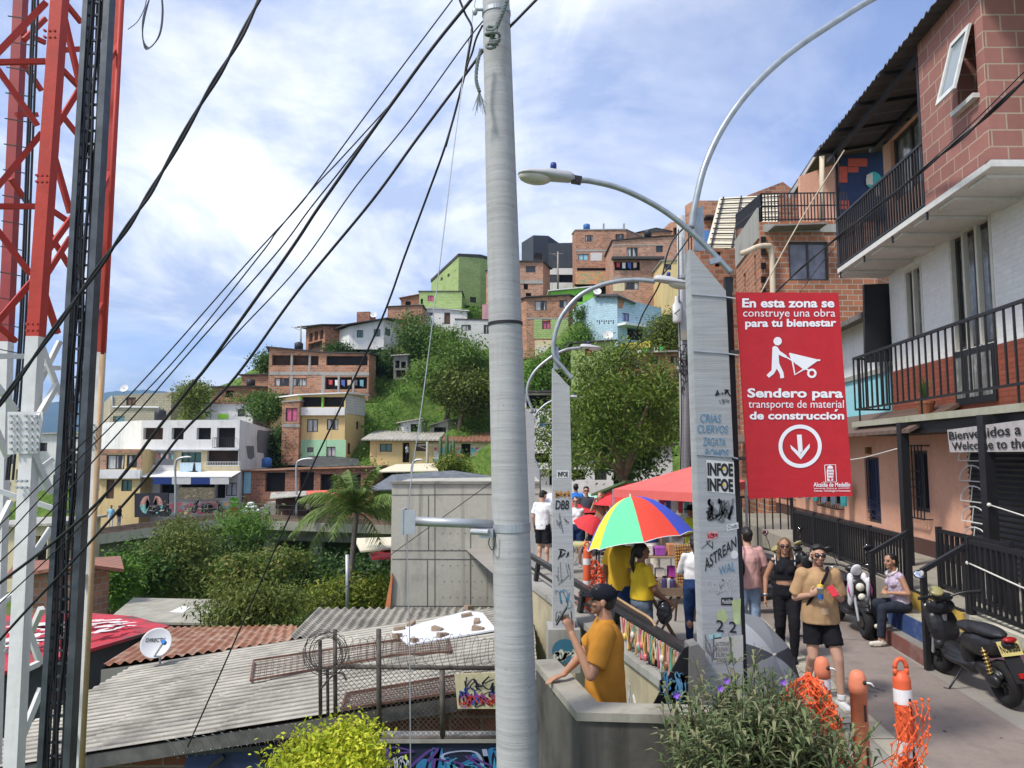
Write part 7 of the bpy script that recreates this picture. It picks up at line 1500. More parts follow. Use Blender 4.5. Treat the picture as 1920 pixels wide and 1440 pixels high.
def delineator(label,x,y,lean,mat,handle,Y,r=.052,bands=True,slot=True):
 base=Vector((x,Y,0));root=thing('delineator',label,'traffic post',tuple(base),0,'orange delineator posts');H=y;M=Matrix.Translation(base)@Matrix.Rotation(lean,4,'Y')
 b=MB();b.lathe([(.16,0),(.16,.05),(.07,.09)],20,M);b.build('base',M_BLACK,root,smooth=False,world=True)
 b=MB()
 if handle:b.lathe([(r*1.12,.08),(r*1.02,H*.5),(r,H-.10),(r*.96,H-.09),(r*.6,H-.055),(r*.4,H-.05)],24,M)
 else:b.lathe([(r*1.12,.08),(r*1.02,H*.5),(r,H-.14),(r*1.1,H-.138),(r*1.1,H-.09),(r*.98,H-.04),(r*.7,H-.01),(r*.25,H)],24,M)
 b.build('post',mat,root,smooth=True,world=True)
 if handle:
  b=MB();b.tube([M@Vector((math.cos(t)*.036,0,H-.05+.055*max(0,math.sin(t))+.02))for t in[math.pi*k/10 for k in range(11)]],.014,10);b.tube([M@Vector((.036,0,H-.07)),M@Vector((.036,0,H-.03))],.014,8);b.tube([M@Vector((-.036,0,H-.07)),M@Vector((-.036,0,H-.03))],.014,8);b.build('handle',mat,root,smooth=True,world=True)
 else:
  b=MB();c=M@Vector((.022,-r*.98,H-.065));b.ell(c,(.014,.012,.014),None,12,8);b.build('eyelet',M_BLACK,root,smooth=True,world=True)
  b=MB();b.tube(catmull([c,c+Vector((.03,-.015,.0)),c+Vector((.05,-.01,-.02))],5),.006,6);b.build('cable_tie',WPAP,root,smooth=True,world=True)
 if bands:
  for z0 in bands if isinstance(bands,(list,tuple))else(H-.24,H-.55):
   b=MB();b.lathe([(r*1.045,z0),(r*1.03,z0+.09)],24,M,cap=False);b.build('reflective_band',M_REFL,root,smooth=True,world=True)
 if slot:
  for z0,z1 in((H-.30,H-.20),(H-.62,H-.45)):
   b=MB();b.prism([M@Vector((.008,-r*1.06,z0)),M@Vector((.022,-r*1.04,z0)),M@Vector((.022,-r*1.04,z1)),M@Vector((.008,-r*1.06,z1))],(0,.004,0));b.build('slot',M_DARK,root,world=True)
 return root
p1=at(1692,1243,4.8);delineator('upright orange delineator with loop handle and two white bands',p1.x+.03,p1.z,-.03,M_ORG,True,4.8)
p2=at(1607,1256,4.85);delineator('faded orange delineator with dome top and cable tie',p2.x+.02,p2.z,-.015,M_ORF,False,4.85,.05,None)
p3=at(1543,1231,5.3);delineator('dome topped orange delineator standing inside the bundled net',p3.x+.03,p3.z,-.03,M_ORF,False,5.3,.048,(p3.z-.21,),False)
M_NET=flat('net_orange',(.72,.12,.035),.55,var=.2,scale=12)
def net(mb,f,nu,nv,w,sag=.0,seed=1):
 """diamond plastic net over the surface f(u,v); nodes are small squares, strands flat strips"""
 rg=random.Random(seed);P={}
 for i in range(nu+1):
  for j in range(nv+1):P[i,j]=f((i+.5*(j%2))/nu,j/nv)+Vector((rg.uniform(-1,1),rg.uniform(-1,1),rg.uniform(-1,1)))*sag
 for(i,j),p in P.items():
  if j<nv:
   for di in((0,1)if j%2 else(-1,0)):
    q=P.get((i+di,j+1))
    if q:mb.tube([p,p.lerp(q,.5),q],[w,w*.55,w],4,cap=False)
  mb.ell(p,w*2.3,None,5,4)
nb=thing('safety_net','bundled orange plastic safety net slumped round the left delineator','net',(1.9,5.0,0))
b=MB()
def bund(u,v):
 a=u*6.283;z=.25+v*1.09;r=.128+.05*math.sin(a*3+v*5)+.03*math.sin(a*7+v*11);r*=math.sqrt(max(0,1-(max(0,v-.80)/.2)**2))if v>.80 else 1
 c=at(1518,1340,4.9);return Vector((c.x+math.cos(a)*r*.95+.02*(1-v),c.y+math.sin(a)*r,z))
net(b,bund,20,30,.0048,.014,3);net(b,lambda u,v:bund(u+.03,v*.97)+Vector((.01,.02,-.03)),17,26,.0045,.02,4);b.build('net_bundle',M_NET,nb,world=True)
def sheet(u,v):
 a,c=at(1545,1330,4.95),at(1712,1295,4.75);p=a.lerp(c,u);top=1.15-.42*math.sin(u*math.pi)-.08*u+.05*math.sin(u*9);return Vector((p.x+.02*math.sin(v*8+u*6),p.y+.05*math.sin(u*12+v*5)-.06,top*v+.2*(1-v)))
b=MB();net(b,sheet,16,18,.0046,.012,5);b.build('net_sheet',M_NET,nb,world=True)
b=MB();net(b,lambda u,v:(lambda p:Vector((p.x+(u-.5)*.20+.04*math.sin(v*9),p.y-.06-.02*math.sin(u*5),.45+.78*v)))(at(1690,1300,4.8)),6,15,.0044,.016,6);b.build('net_wrap',M_NET,nb,world=True)
def skin_m(name,col):return flat(name,col,.55,var=.08,scale=14,spec=.35)
SK1,SK2,SK3=skin_m('skin_tan',(.38,.20,.125)),skin_m('skin_light',(.50,.29,.20)),skin_m('skin_brown',(.24,.115,.065))
HAIR=flat('hair_black',(.014,.011,.010),.5,var=.4,scale=30);HAIRB=flat('hair_brown_blond',(.16,.085,.04),.5,var=.5,scale=22)
LIPS=flat('lips',(.30,.13,.10),.5);STUB=flat('stubble',(.20,.11,.078),.7)
def V3(*a):return Vector(a)
def hand(mb,w,d,n,side,curl=.35,spread=.1,r=1.0):
 """palm and five fingers; d along the hand, n palm normal, side +1 when the thumb lies on +x"""
 d=d.normalized();n=(n-d*n.dot(d)).normalized();x=d.cross(n)*side
 cap(mb,w-d*.01,w+d*.075,.026,.036,12,.52,side=n)
 for i,(o,L_)in enumerate(((.030,.070),(.010,.078),(-.010,.072),(-.029,.057))):
  p=w+d*.078+x*o;a=spread*o*8;dd=(d*math.cos(a)+x*math.sin(a));ang=curl*.6
  for k,f in enumerate((.45,.32,.26)):
   v=dd*math.cos(ang)+n*math.sin(ang);q=p+v*L_*f;cap(mb,p,q,.0092-k*.0008,.0086-k*.0009,8);p=q;ang+=curl*(1.0+i*.08)
 p=w+d*.022+x*.026;v=(d*.62+x*.62+n*.35).normalized()
 q=p+v*.042;cap(mb,p,q,.0125,.0105,8);cap(mb,q,q+(d*.8+n*.45+x*.1).normalized()*.036,.0105,.0085,8)
def wrinkle(me,amp,sc,seed,zs=1.0):
 n=len(me.vertices);co=np.empty(n*3,np.float32);me.vertices.foreach_get('co',co);co=co.reshape(-1,3);no=np.empty(n*3,np.float32);me.vertices.foreach_get('normal',no);no=no.reshape(-1,3)
 off=np.array([mnoise.noise(Vector((c[0]*sc+seed,c[1]*sc,c[2]*sc*zs)))+.5*mnoise.noise(Vector((c[0]*sc*2.3,c[1]*sc*2.3+seed,c[2]*sc*2.3*zs)))for c in co],np.float32)
 me.vertices.foreach_set('co',(co+no*off[:,None]*amp).ravel());me.update()
def person(label,loc,rotz,s=1.0,skin=SK1,J=None,lean=(0,0),up=(0,0,0),head=(0,0),top=None,bottom=None,shoes=None,hair='short',hairm=HAIR,glasses=False,capm=None,beard=False,female=False,voxel=.008,hands=(None,None),group=None,build=1.0):
 root=thing('person',label,'person',tuple(loc),rotz,group);root.scale=(s,s,s)
 w=.92 if female else 1.0;U=Vector(up)
 D=dict(hipL=V3(-.088,0,.90),hipR=V3(.088,0,.90),kneeL=V3(-.10,.02,.49),kneeR=V3(.10,.02,.49),ankleL=V3(-.10,0,.085),ankleR=V3(.10,0,.085),shL=V3(-.168*w,0,1.385),shR=V3(.168*w,0,1.385),elL=V3(-.235,-.03,1.12),elR=V3(.235,-.03,1.12),wrL=V3(-.25,.06,.875),wrR=V3(.25,.06,.875),footL=0.0,footR=0.0)
 for k in('hipL','hipR','shL','shR','elL','elR','wrL','wrR'):D[k]=D[k]+U
 sh=lambda p:p+Vector((lean[0],lean[1],0))*max(0,(p.z-U.z-.92)/.5)
 for k in('shL','shR','elL','elR','wrL','wrR'):D[k]=sh(D[k])
 for k,v in(J or{}).items():D[k]=Vector(v)if not isinstance(v,(int,float))else v
 C=lambda x,y,z:sh(V3(x,y,z)+U)
 hc=C(0,.022,1.605);MH=Matrix.Translation(hc)@Matrix.Rotation(head[0],4,'Z')@Matrix.Rotation(head[1],4,'X');MH3=MH.to_3x3()
 H=lambda x,y,z:MH@V3(x,y,z)
 b=MB();bw=build
 b.ell(C(0,0,.95),(.155*bw,.115*bw,.12));b.ell(C(0,.005,1.08),(.135*bw*(.92 if female else 1),.10*bw,.15));b.ell(C(0,0,1.27),(.155*w*bw,.108*bw,.17));cap(b,D['shL'],D['shR'],.050,.050);cap(b,C(0,-.008,1.34),C(0,-.008,1.44),.11*w,.055*w);cap(b,C(0,-.008,1.42),H(0,-.015,-.06),.060*w,.052*w)
 if female:
  for q in(-.065,.065):b.ell(C(q,.085,1.27),(.06,.055,.062))
 for q in 'LR':
  S_,E,Wr=D['sh'+q],D['el'+q],D['wr'+q];cap(b,S_,E,.052*w*bw,.040*w*bw);cap(b,E,Wr,.040*w*bw,.025*w)
  cap(b,D['hip'+q],D['knee'+q],.082*bw,.055*bw);cap(b,D['knee'+q],D['ankle'+q],.055*bw,.036)
  m=D['knee'+q].lerp(D['ankle'+q],.3);ax_=(D['ankle'+q]-D['knee'+q]).normalized();b.ell(m+Vector((0,-.018,0))if abs(ax_.z)>.5 else m,(.05*bw,.055*bw,.10),None)
  hd=hands[0 if q=='L' else 1]or{}
  d=Vector(hd['d'])if 'd' in hd else(Wr-E);n=Vector(hd['n'])if 'n' in hd else V3(1 if q=='L' else-1,.3,0)
  hand(b,Wr+(Wr-E).normalized()*.012,d,n,hd.get('s',1 if q=='R' else-1),hd.get('curl',.35))
  a=D['foot'+q];f=V3(-math.sin(a),math.cos(a),0);A=D['ankle'+q];tz=A.z-.085+.035;cap(b,Vector((A.x,A.y,tz))-f*.04,Vector((A.x,A.y,tz))+f*.15,.036,.030)
 b.ell(H(0,-.012,.026),(.075,.094,.088),MH3,18,12);b.ell(H(0,.026,-.04),(.058,.060,.072),MH3,18,12);b.ell(H(0,.062,-.093),(.026,.022,.020),MH3);cap(b,H(0,.082,.012),H(0,.104,-.026),.009,.0135,10);b.ell(H(0,.094,-.032),(.018,.012,.009),MH3)
 cap(b,H(-.036,.074,.026),H(.036,.074,.026),.012,.012,10);b.ell(H(0,.080,-.058),(.024,.012,.0065),MH3);b.ell(H(0,.079,-.070),(.020,.012,.0075),MH3)
 for q in(-1,1):b.ell(H(q*.078,-.004,-.008),(.011,.021,.032),MH3);b.ell(H(q*.036,.058,-.028),(.026,.026,.024),MH3)
 me=remeshed(b,voxel,2,.45)
 for m_ in(skin,LIPS,STUB,HAIR):me.materials.append(m_)
 inv=MH.inverted()
 for p in me.polygons:
  if(p.center-hc).length<.15:
   c=inv@p.center
   if c.y>.075 and abs(c.x)<.020 and-.074<c.z<-.056:p.material_index=1
   elif beard and c.z<-.03 and c.y>-.005 and(c.z<-.072 or abs(c.x)>.034+(c.z+.03)*.1 or(abs(c.x)<.03 and-.054<c.z<-.043 and c.y>.07))and c.z>-.125 and(abs(c.x)>.04 or c.z<-.074 or c.y>.07):p.material_index=2
   elif c.y>.062 and .024<c.z<.034 and .014<abs(c.x)<.052:p.material_index=3
 link_mesh('body',me,root,smooth=True,fix=False,uv=False)
 if not glasses and voxel<.012:
  for q in(-1,1):b=MB();b.ell(H(q*.031,.076,.004),(.013,.010,.009),MH3,10,8);b.build('eye',flat('eye_dark',(.05,.04,.035),.2),root,smooth=True)
 cv=max(voxel,.011);seed=sum(map(ord,label))%50
 if top:
  mt=top['m'];b=MB();hem=top.get('hem',.88);sl=top.get('sleeve',.62);ws=top.get('w',1.0)*bw;g=top.get('g',.018);zt_=top.get('cut',1.0)
  b.ell(C(0,0,1.27),(.158*w*bw+g,.108*bw+g+.008,.18));cap(b,D['shL'],D['shR'],.050+g*.5,.050+g*.5);cap(b,C(0,-.004,1.33),C(0,-.008,1.462),.125*w,.060*w,ends=False)
  if female:
   for q in(-.065,.065):b.ell(C(q,.088,1.27),(.066,.06,.068))
  a,c=C(0,.006,1.26),C(0,.008,hem);cap(b,a,c,.150*w*bw+g,(.158*ws*top.get('hw',1.04)+g),20,.78,ends=False,side=(0,1,0))
  if sl:
   for q in 'LR':
    S_,E,Wr=D['sh'+q],D['el'+q],D['wr'+q];r0=(.050+g*.8)*w*bw*top.get('sw',1.0)
    if sl<=1:cap(b,S_,S_.lerp(E,sl),r0,r0*1.08,16,ends=False);b.ell(S_,(r0,r0,r0))
    else:cap(b,S_,E,r0,r0*.86,16);cap(b,E,E.lerp(Wr,sl-1),r0*.86,r0*.7,16,ends=False)
  me=remeshed(b,cv,4,.5);wrinkle(me,.011,8,seed,.7);me.materials.append(mt);link_mesh(top.get('name','shirt'),me,root,smooth=True,fix=False,uv=False)
 if bottom:
  b=MB();g=bottom.get('g',.014);ln=bottom.get('len',1.95);b.ell(C(0,0,.94),(.160*bw+g,.118*bw+g,.115));cap(b,C(0,0,.93),C(0,.004,bottom.get('waist',1.02)),.158*bw+g,.146*bw+g,20,.76,ends=False,side=(0,1,0))
  for q in 'LR':
   hp,k,a=D['hip'+q],D['knee'+q],D['ankle'+q];r0=.086*bw+g;r1=.058*bw+g*bottom.get('flare',1.0);b.ell(hp,(r0,r0,r0))
   if ln<=1:cap(b,hp,hp.lerp(k,ln),r0,r0*.95*bottom.get('flare',1.0),16,ends=False)
   else:cap(b,hp,k,r0,r1,16);cap(b,k,k.lerp(a,ln-1),r1,.042+g*bottom.get('flare',1.0),16,ends=False)
  me=remeshed(b,cv,3,.5);wrinkle(me,.009,11,seed+7,.8);me.materials.append(bottom['m']);link_mesh(bottom.get('name','trousers'),me,root,smooth=True,fix=False,uv=False)
 if shoes:
  for q in 'LR':
   a=D['foot'+q];f=V3(-math.sin(a),math.cos(a),0);A=D['ankle'+q];z=A.z-.085;b=MB();o=Vector((A.x,A.y,z));cap(b,o-f*.05+V3(0,0,.042),o+f*.15+V3(0,0,.036),.042,.036);cap(b,o+V3(0,0,.05)-f*.02,o+V3(0,0,.11)-f*.015,.042,.042,ends=False);cap(b,o-f*.055+V3(0,0,.016),o+f*.165+V3(0,0,.016),.016,.016);cap(b,o+f*.02+V3(.018,0,.015),o+f*.12+V3(.02,0,.015),.022,.02);cap(b,o+f*.02+V3(-.018,0,.015),o+f*.12+V3(-.02,0,.015),.022,.02)
   if shoes.get('boot'):k=D['knee'+q];cap(b,A,A.lerp(k,shoes['boot']),.052,.066,14,ends=False)
   me=remeshed(b,.009,2);me.materials.append(shoes['m']);link_mesh('boot' if shoes.get('boot')else 'shoe',me,root,smooth=True,fix=False,uv=False)
   if shoes.get('sock'):b=MB();k=D['knee'+q];cap(b,A,A.lerp(k,.14),.044,.042,14,ends=False);b.build('sock',shoes['sock'],root,smooth=True)
 if hair:
  b=MB();b.ell(H(0,-.024,.038),(.079,.097,.084),MH3,18,12)
  if hair in('short','male'):cap(b,H(-.046,.046,.084),H(.046,.046,.084),.024,.024);b.ell(H(0,.02,.095),(.06,.06,.03),MH3);b.ell(H(0,-.05,-.02),(.070,.055,.06),MH3)
  if hair in('long','pony','bun','tied'):b.ell(H(0,-.055,-.005),(.074,.058,.09),MH3)
  if hair=='long':
   for q in(-1,1):cap(b,H(q*.066,-.01,.04),H(q*.085,-.03,-.14),.026,.034);cap(b,H(q*.085,-.03,-.14),H(q*.11,.05,-.36),.036,.024)
   cap(b,H(0,-.07,0),H(0,-.09,-.30),.07,.06)
  if hair=='pony':b.ell(H(0,-.115,.03),(.035,.035,.035),MH3);cap(b,H(0,-.125,.02),H(0,-.17,-.12),.032,.030);cap(b,H(0,-.17,-.12),H(0,-.15,-.30),.030,.012)
  if hair=='tied':cap(b,H(0,-.07,-.03),H(.02,-.10,-.20),.055,.04);b.ell(H(0,-.085,-.02),(.076,.065,.09),MH3);cap(b,H(0,-.11,-.03),H(.01,-.13,-.17),.05,.035)
  me=remeshed(b,.010,1);wrinkle(me,.005,26,seed,.35);me.materials.append(hairm);link_mesh('hair',me,root,smooth=True,fix=False,uv=False)
 if glasses:
  b=MB()
  for q in(-1,1):b.box(-.027,.027,-.004,.004,-.017,.017,MH@Matrix.Translation((q*.031,.093,.004))@Matrix.Rotation(q*-.25,4,'Z'));b.tube([H(q*.060,.086,.012),H(q*.078,.04,.012),H(q*.082,-.01,.006)],.004,6)
  b.tube([H(-.012,.097,.012),H(.012,.097,.012)],.005,6);b.build('sunglasses',flat('sunglass_dark',(.02,.014,.016),.1,spec=.7),root,smooth=True)
 if capm:
  b=MB();b.ell(H(0,-.012,.050),(.090,.108,.082),MH3,20,12);me=remeshed(b,.008,1);me.materials.append(capm);hat=link_mesh('cap',me,root,smooth=True,fix=False,uv=False)
  b=MB();vs=[];n=12
  for i in range(n+1):
   a=math.pi*(i/n);vs.append((math.cos(a)*.082,math.sin(a)))
  t=[H(x,.075+y*.11,.042-.018*y+.012*(1-abs(x)/.082))for x,y in vs];lo=[p-MH3@V3(0,0,.007)for p in t]
  b.add(t+lo,[tuple(range(n+1)),tuple(range(2*n+1,n,-1))]+[(i,i+1,n+2+i,n+1+i)for i in range(n)]+[(n,0,n+1,2*n+1)]);b.build('cap_brim',capm,root,smooth=False)
 MS=Matrix.Translation(Vector(loc))@Matrix.Rotation(rotz,4,'Z')@Matrix.Scale(s,4)
 return root,(lambda*a:MS@Vector(a)),D,H
def facing(dx,dy):return math.atan2(-dx,dy)
CL=lambda n,c,v=.10:flat('cloth_'+n,c,.9,var=v,scale=5,spec=.15)
OR,TAN,BLK,JEAN,JEANL,YEL,WHT=CL('orange',(.43,.19,.028)),CL('tan',(.40,.255,.135)),CL('black',(.012,.012,.015)),CL('denim_dark',(.018,.04,.11),.25),CL('denim_light',(.25,.34,.47),.3),CL('yellow',(.62,.42,.03)),CL('white',(.68,.67,.68))
SHW=flat('shoe_white',(.70,.69,.67),.6,var=.05)
om,W1,D1,H1=person('man in an orange t-shirt and black cap holding a phone to his mouth',(.74,6.08,-.02),facing(-1,.06),1.0,SK1,dict(elL=(-.27,.13,1.10),wrL=(-.19,.27,1.385),elR=(.24,.16,1.14),wrR=(.02,.33,1.025)),head=(0,.06),top=dict(m=OR,hem=.78,sleeve=.78,w=1.06,g=.026),bottom=dict(m=JEAN),shoes=dict(m=SHW),capm=CL('navy_cap',(.010,.011,.017)),beard=True,voxel=.006,hands=(dict(d=(.1,.35,1),n=(.75,.45,0),curl=.55,s=-1),dict(d=(-.45,1,-.25),n=(0,-.25,-1),curl=.22,s=-1)),build=1.08)
def held(nm,label,cat,c,M3,dims,mt,rnd=None):
 b=MB();M=Matrix.Translation(c)@M3.to_4x4();x,y,z=dims;b.box(-x,x,-y,y,-z,z,M);o=b.build(nm,mt);bv=o.modifiers.new('b','BEVEL');bv.width=min(dims)*.6;bv.segments=2
 return tag(reorigin(o,tuple(c)),label,cat)
c=W1(-.165,.345,1.515);held('phone','black phone held to the mouth of the man in orange','phone',c,Matrix.Rotation(facing(-1,.06),3,'Z')@Matrix.Rotation(-.0,3,'Y')@Matrix.Rotation(.55,3,'X'),(.036,.006,.078),flat('phone_black',(.012,.012,.014),.2))
tm,W2,D2,H2=person('man in a tan t-shirt and black shorts walking with a red phone and a drink',(3.46,8.6,0),facing(-.14,-.98),1.0,SK2,dict(kneeL=(-.135,.17,.50),ankleL=(-.15,.19,.085),kneeR=(.10,.06,.50),ankleR=(.10,-.27,.17),elL=(-.245,-.05,1.12),wrL=(-.145,.19,1.18),elR=(.245,-.05,1.12),wrR=(.145,.19,1.19),footL=.2,footR=-.1),top=dict(m=TAN,hem=.86,sleeve=.84,w=1.0,hw=1.14,g=.024,sw=1.10),bottom=dict(m=BLK,len=.68,g=.008,flare=1.10,name='shorts'),shoes=dict(m=SHW,sock=WHT),glasses=True,beard=True,voxel=.006,hands=(dict(d=(.55,.5,.55),n=(.45,-.75,.3),curl=.7),dict(d=(-.6,.5,.45),n=(-.5,-.7,.2),curl=.7)),build=1.05)
b=MB();b.tube(catmull([(.15,.09,1.06),(.10,.145,1.17),(.02,.162,1.29),(-.05,.135,1.40),(-.095,.04,1.468),(-.11,-.08,1.43)],6),.017,6);b.v=[(x,y,z)for x,y,z in b.v];b.build('bag_strap',BLK,tm,smooth=True)
b=MB();b.prism([(.02,.162,.98),(-.05,.162,.98),(-.05,.162,1.05),(.02,.162,1.05)],(0,.012,0));b.build('shirt_print',flat('print_pale',(.48,.35,.22),.8),tm)
c=W2(-.075,.285,1.255);held('phone','red phone in the left hand of the man in tan','phone',c,Matrix.Rotation(facing(-.14,-.98),3,'Z')@Matrix.Rotation(.35,3,'Y')@Matrix.Rotation(.9,3,'X'),(.037,.006,.075),flat('phone_red',(.50,.02,.03),.3))
dk=thing('drink_cup','yellow topped drink cup with blue label in the right hand of the man in tan','drink',tuple(W2(.055,.285,1.15)));b=MB();b.lathe([(.024,0),(.034,.13),(.036,.13),(.036,.145)],16);b.build('cup',flat('cup_clear',(.55,.55,.50),.2),dk,smooth=True);b=MB();b.lathe([(.0285,.02),(.032,.07)],16,cap=False);b.build('label_band',flat('cup_blue',(.03,.12,.38),.5),dk,smooth=True);b=MB();b.ell((0,0,.15),(.036,.036,.03));b.tube([(0,0,.15),(.012,0,.22)],.004,6);b.build('topping',flat('fruit_yellow',(.70,.45,.06),.5),dk,smooth=True)
wm,W3,D3,H3=person('woman with long hair in a black crop top, black trousers and boots',(3.70,10.3,0),facing(-.30,-.95),.935,SK1,dict(kneeL=(-.09,.16,.50),ankleL=(-.08,.12,.085),kneeR=(.09,.03,.49),ankleR=(.09,-.16,.12),elR=(.27,-.04,1.13),wrR=(.285,.05,.88),elL=(-.27,-.08,1.13),wrL=(-.26,-.02,.88)),top=dict(m=BLK,hem=1.13,sleeve=0,g=.010,w=.82,name='crop_top'),bottom=dict(m=BLK,waist=1.06,g=.014,len=1.75,flare=1.2),shoes=dict(m=BLK,boot=.55),hair='long',hairm=HAIRB,glasses=True,female=True,build=1.06)
b=MB()
for i in range(7):z=.80-i*.055;b.box(.155-i*.005,.172-i*.006,.0,.05,z,z+.03)
b.build('trouser_rip',flat('rip_white',(.5,.48,.45),.8),wm)if 0 else None
b=MB();b.lathe([(.034,-.012),(.034,.012)],14,Matrix.Translation(D3['wrR']+Vector((0,-.005,.03))));b.build('bracelet',M_GALV,wm,smooth=True)
b=MB();b.tube(catmull([(-.13,.06,1.33),(-.135,.0,1.47),(-.13,-.10,1.40)],5),.014,6);b.build('bag_strap',M_GALV,wm,smooth=True);b=MB();b.tube(catmull([(.13,.06,1.33),(.135,.0,1.47),(.13,-.10,1.40)],5),.014,6);b.build('bag_strap',M_GALV,wm,smooth=True)
LAC=mural('lilac_print',[(.42,.34,.46),(.52,.46,.54),(.30,.20,.32),(.56,.52,.56)],26,'noise')
lw,W4_,D4,H4=person('woman in a lilac print top and dark jeans sitting on the painted steps',(5.66,11.1,0),facing(-1,-.12),.93,SK1,dict(hipL=(-.09,.0,.60),hipR=(.09,0,.60),kneeL=(-.12,.40,.58),ankleL=(-.10,.44,.10),kneeR=(.08,.36,.62),ankleR=(.10,.22,.31),elL=(-.26,.05,.82),wrL=(-.07,.24,.80),elR=(.25,.05,.82),wrR=(.05,.26,.82)),up=(0,0,-.33),lean=(0,.10),head=(.25,-.05),top=dict(m=LAC,hem=.90,sleeve=0,g=.014,name='blouse'),bottom=dict(m=CL('jeans_charcoal',(.025,.03,.045)),len=1.9),shoes=dict(m=flat('shoe_cream',(.55,.52,.45),.7)),hair='tied',female=True,hands=(dict(d=(.8,.5,0),n=(0,-.3,-1),curl=.5),dict(d=(-.8,.4,0),n=(0,-.3,-1),curl=.5)),build=1.04)
b=MB();b.tube([(math.sin(t)*.085,.120+math.cos(t)*.09*(1 if math.cos(t)>0 else .6),1.125-.055*math.cos(t))for t in[2*math.pi*k/20 for k in range(21)]],.010,6);b.build('necklace',flat('pearl',(.66,.60,.48),.3),lw,smooth=True)
person('man in a pink t-shirt and light jeans seen from behind beside the lamp pole',(3.38,10.9,0),facing(-.1,1),.98,SK2,dict(elR=(.25,.0,1.12),wrR=(.25,.08,.87)),top=dict(m=CL('pink',(.62,.36,.33)),hem=.86,sleeve=.85,g=.03,w=1.05),bottom=dict(m=JEANL,flare=1.3),shoes=dict(m=SHW),head=(0,.35))
bg=thing('shoulder_bag','black bag hanging at the side of the man in pink','bag',(3.20,10.72,1.15));b=MB();b.ell((0,0,0),(.08,.10,.17));b.build('bag',BLK,bg,smooth=True);b=MB();b.tube(catmull([(0,0,.15),(.02,.02,.35),(.06,.18,.40)],5),.014,6);b.build('strap',BLK,bg,smooth=True)
person('woman in a white top and blue jeans walking away left of the lamp pole',(2.60,10.8,0),facing(.08,1),.93,SK1,dict(kneeL=(-.09,.10,.49),ankleL=(-.09,.10,.085),kneeR=(.09,-.02,.48),ankleR=(.09,-.16,.12),elR=(.22,.10,1.14),wrR=(.10,.28,1.12),elL=(-.22,.10,1.14),wrL=(-.10,.28,1.12)),top=dict(m=WHT,hem=.98,sleeve=1.5,g=.010,w=.9),bottom=dict(m=JEAN,waist=1.06,len=1.88,g=.010),shoes=dict(m=M_BLACK),hair='tied',female=True,build=1.10,head=(0,.25))
vw,W7,D7,H7=person('vendor woman in a yellow polo with a black ponytail beside the wooden tray',(1.62,9.55,0),facing(1,.35),.95,SK3,dict(elR=(.24,.06,1.14),wrR=(.20,.26,.98),elL=(-.22,.08,1.14),wrL=(-.10,.30,.99)),top=dict(m=YEL,hem=.99,sleeve=.80,g=.018),bottom=dict(m=CL('denim_faded',(.10,.13,.17),.5),waist=1.0),shoes=dict(m=BLK),hair='pony',female=True,build=1.05,head=(0,.1))
bg=thing('waist_bag','shiny black bag at the hip of the yellow shirted vendor woman','bag',tuple(W7(.20,.22,.84)));b=MB();b.ell((0,0,0),(.10,.09,.15));me=remeshed(b,.012,1);wrinkle(me,.012,20,3);me.materials.append(flat('bag_vinyl',(.02,.02,.024),.2));link_mesh('bag',me,bg,smooth=True,fix=False,uv=False)
person('vendor man in an amber polo under the rainbow umbrella',(1.46,10.3,0),facing(.8,.6),1.05,SK3,dict(),top=dict(m=CL('amber',(.58,.34,.03)),hem=.88,sleeve=.8),bottom=dict(m=JEAN),shoes=dict(m=BLK),hair='short',voxel=.010)
person('person in white trousers standing behind the rainbow umbrella',(2.72,15.0,0),facing(.1,1),1.0,SK2,dict(),top=dict(m=CL('navy',(.05,.06,.12)),hem=1.0,sleeve=.7),bottom=dict(m=CL('ecru',(.58,.53,.44)),flare=2.2,waist=1.06,g=.022),shoes=dict(m=SHW),hair='tied',voxel=.012)
person('vendor in a neon yellow shirt and black cap under the red canopy',(3.72,15.6,0),facing(-.9,-.3),.98,SK3,dict(elL=(-.24,.08,1.14),wrL=(-.12,.28,1.10)),top=dict(m=CL('neon',(.50,.62,.04)),hem=.90,sleeve=.7),bottom=dict(m=JEAN),shoes=dict(m=BLK),capm=BLK,voxel=.012)
person('man in a white t-shirt and black shorts with bowed head beside the round pole',(.70,17.2,.2),facing(.45,.9),.99,SK2,dict(elR=(.24,.08,1.13),wrR=(.20,.28,1.02),kneeL=(-.1,.08,.49)),top=dict(m=WHT,hem=.84,sleeve=.75,g=.026),bottom=dict(m=BLK,len=.9,g=.024,name='shorts',flare=1.05),shoes=dict(m=SHW),head=(-.2,-.45),voxel=.010)
person('man in dark clothes and sunglasses walking in the far market',(2.02,20.5,.1),facing(-.1,-1),1.02,SK2,dict(kneeL=(-.1,.1,.49)),top=dict(m=CL('charcoal',(.05,.055,.07)),hem=.88,sleeve=1.8),bottom=dict(m=BLK),shoes=dict(m=BLK),glasses=True,voxel=.012)
person('woman in a white off shoulder top and denim shorts in the far market',(1.50,17.8,.1),facing(-.08,-1),.95,SK2,dict(),top=dict(m=WHT,hem=1.05,sleeve=0,g=.016),bottom=dict(m=JEAN,len=.6),shoes=dict(m=SHW),hair='tied',hairm=HAIR,glasses=True,female=True,voxel=.012)
person('shopper with brown hair behind the orange delineator in the market',(2.35,20.0,.1),facing(-.6,-1),.95,SK2,dict(elR=(.22,.15,1.2),wrR=(.10,.22,1.45)),top=dict(m=CL('rust',(.30,.14,.09)),hem=.9),bottom=dict(m=JEAN),shoes=dict(m=BLK),hair='long',hairm=HAIRB,female=True,voxel=.014)
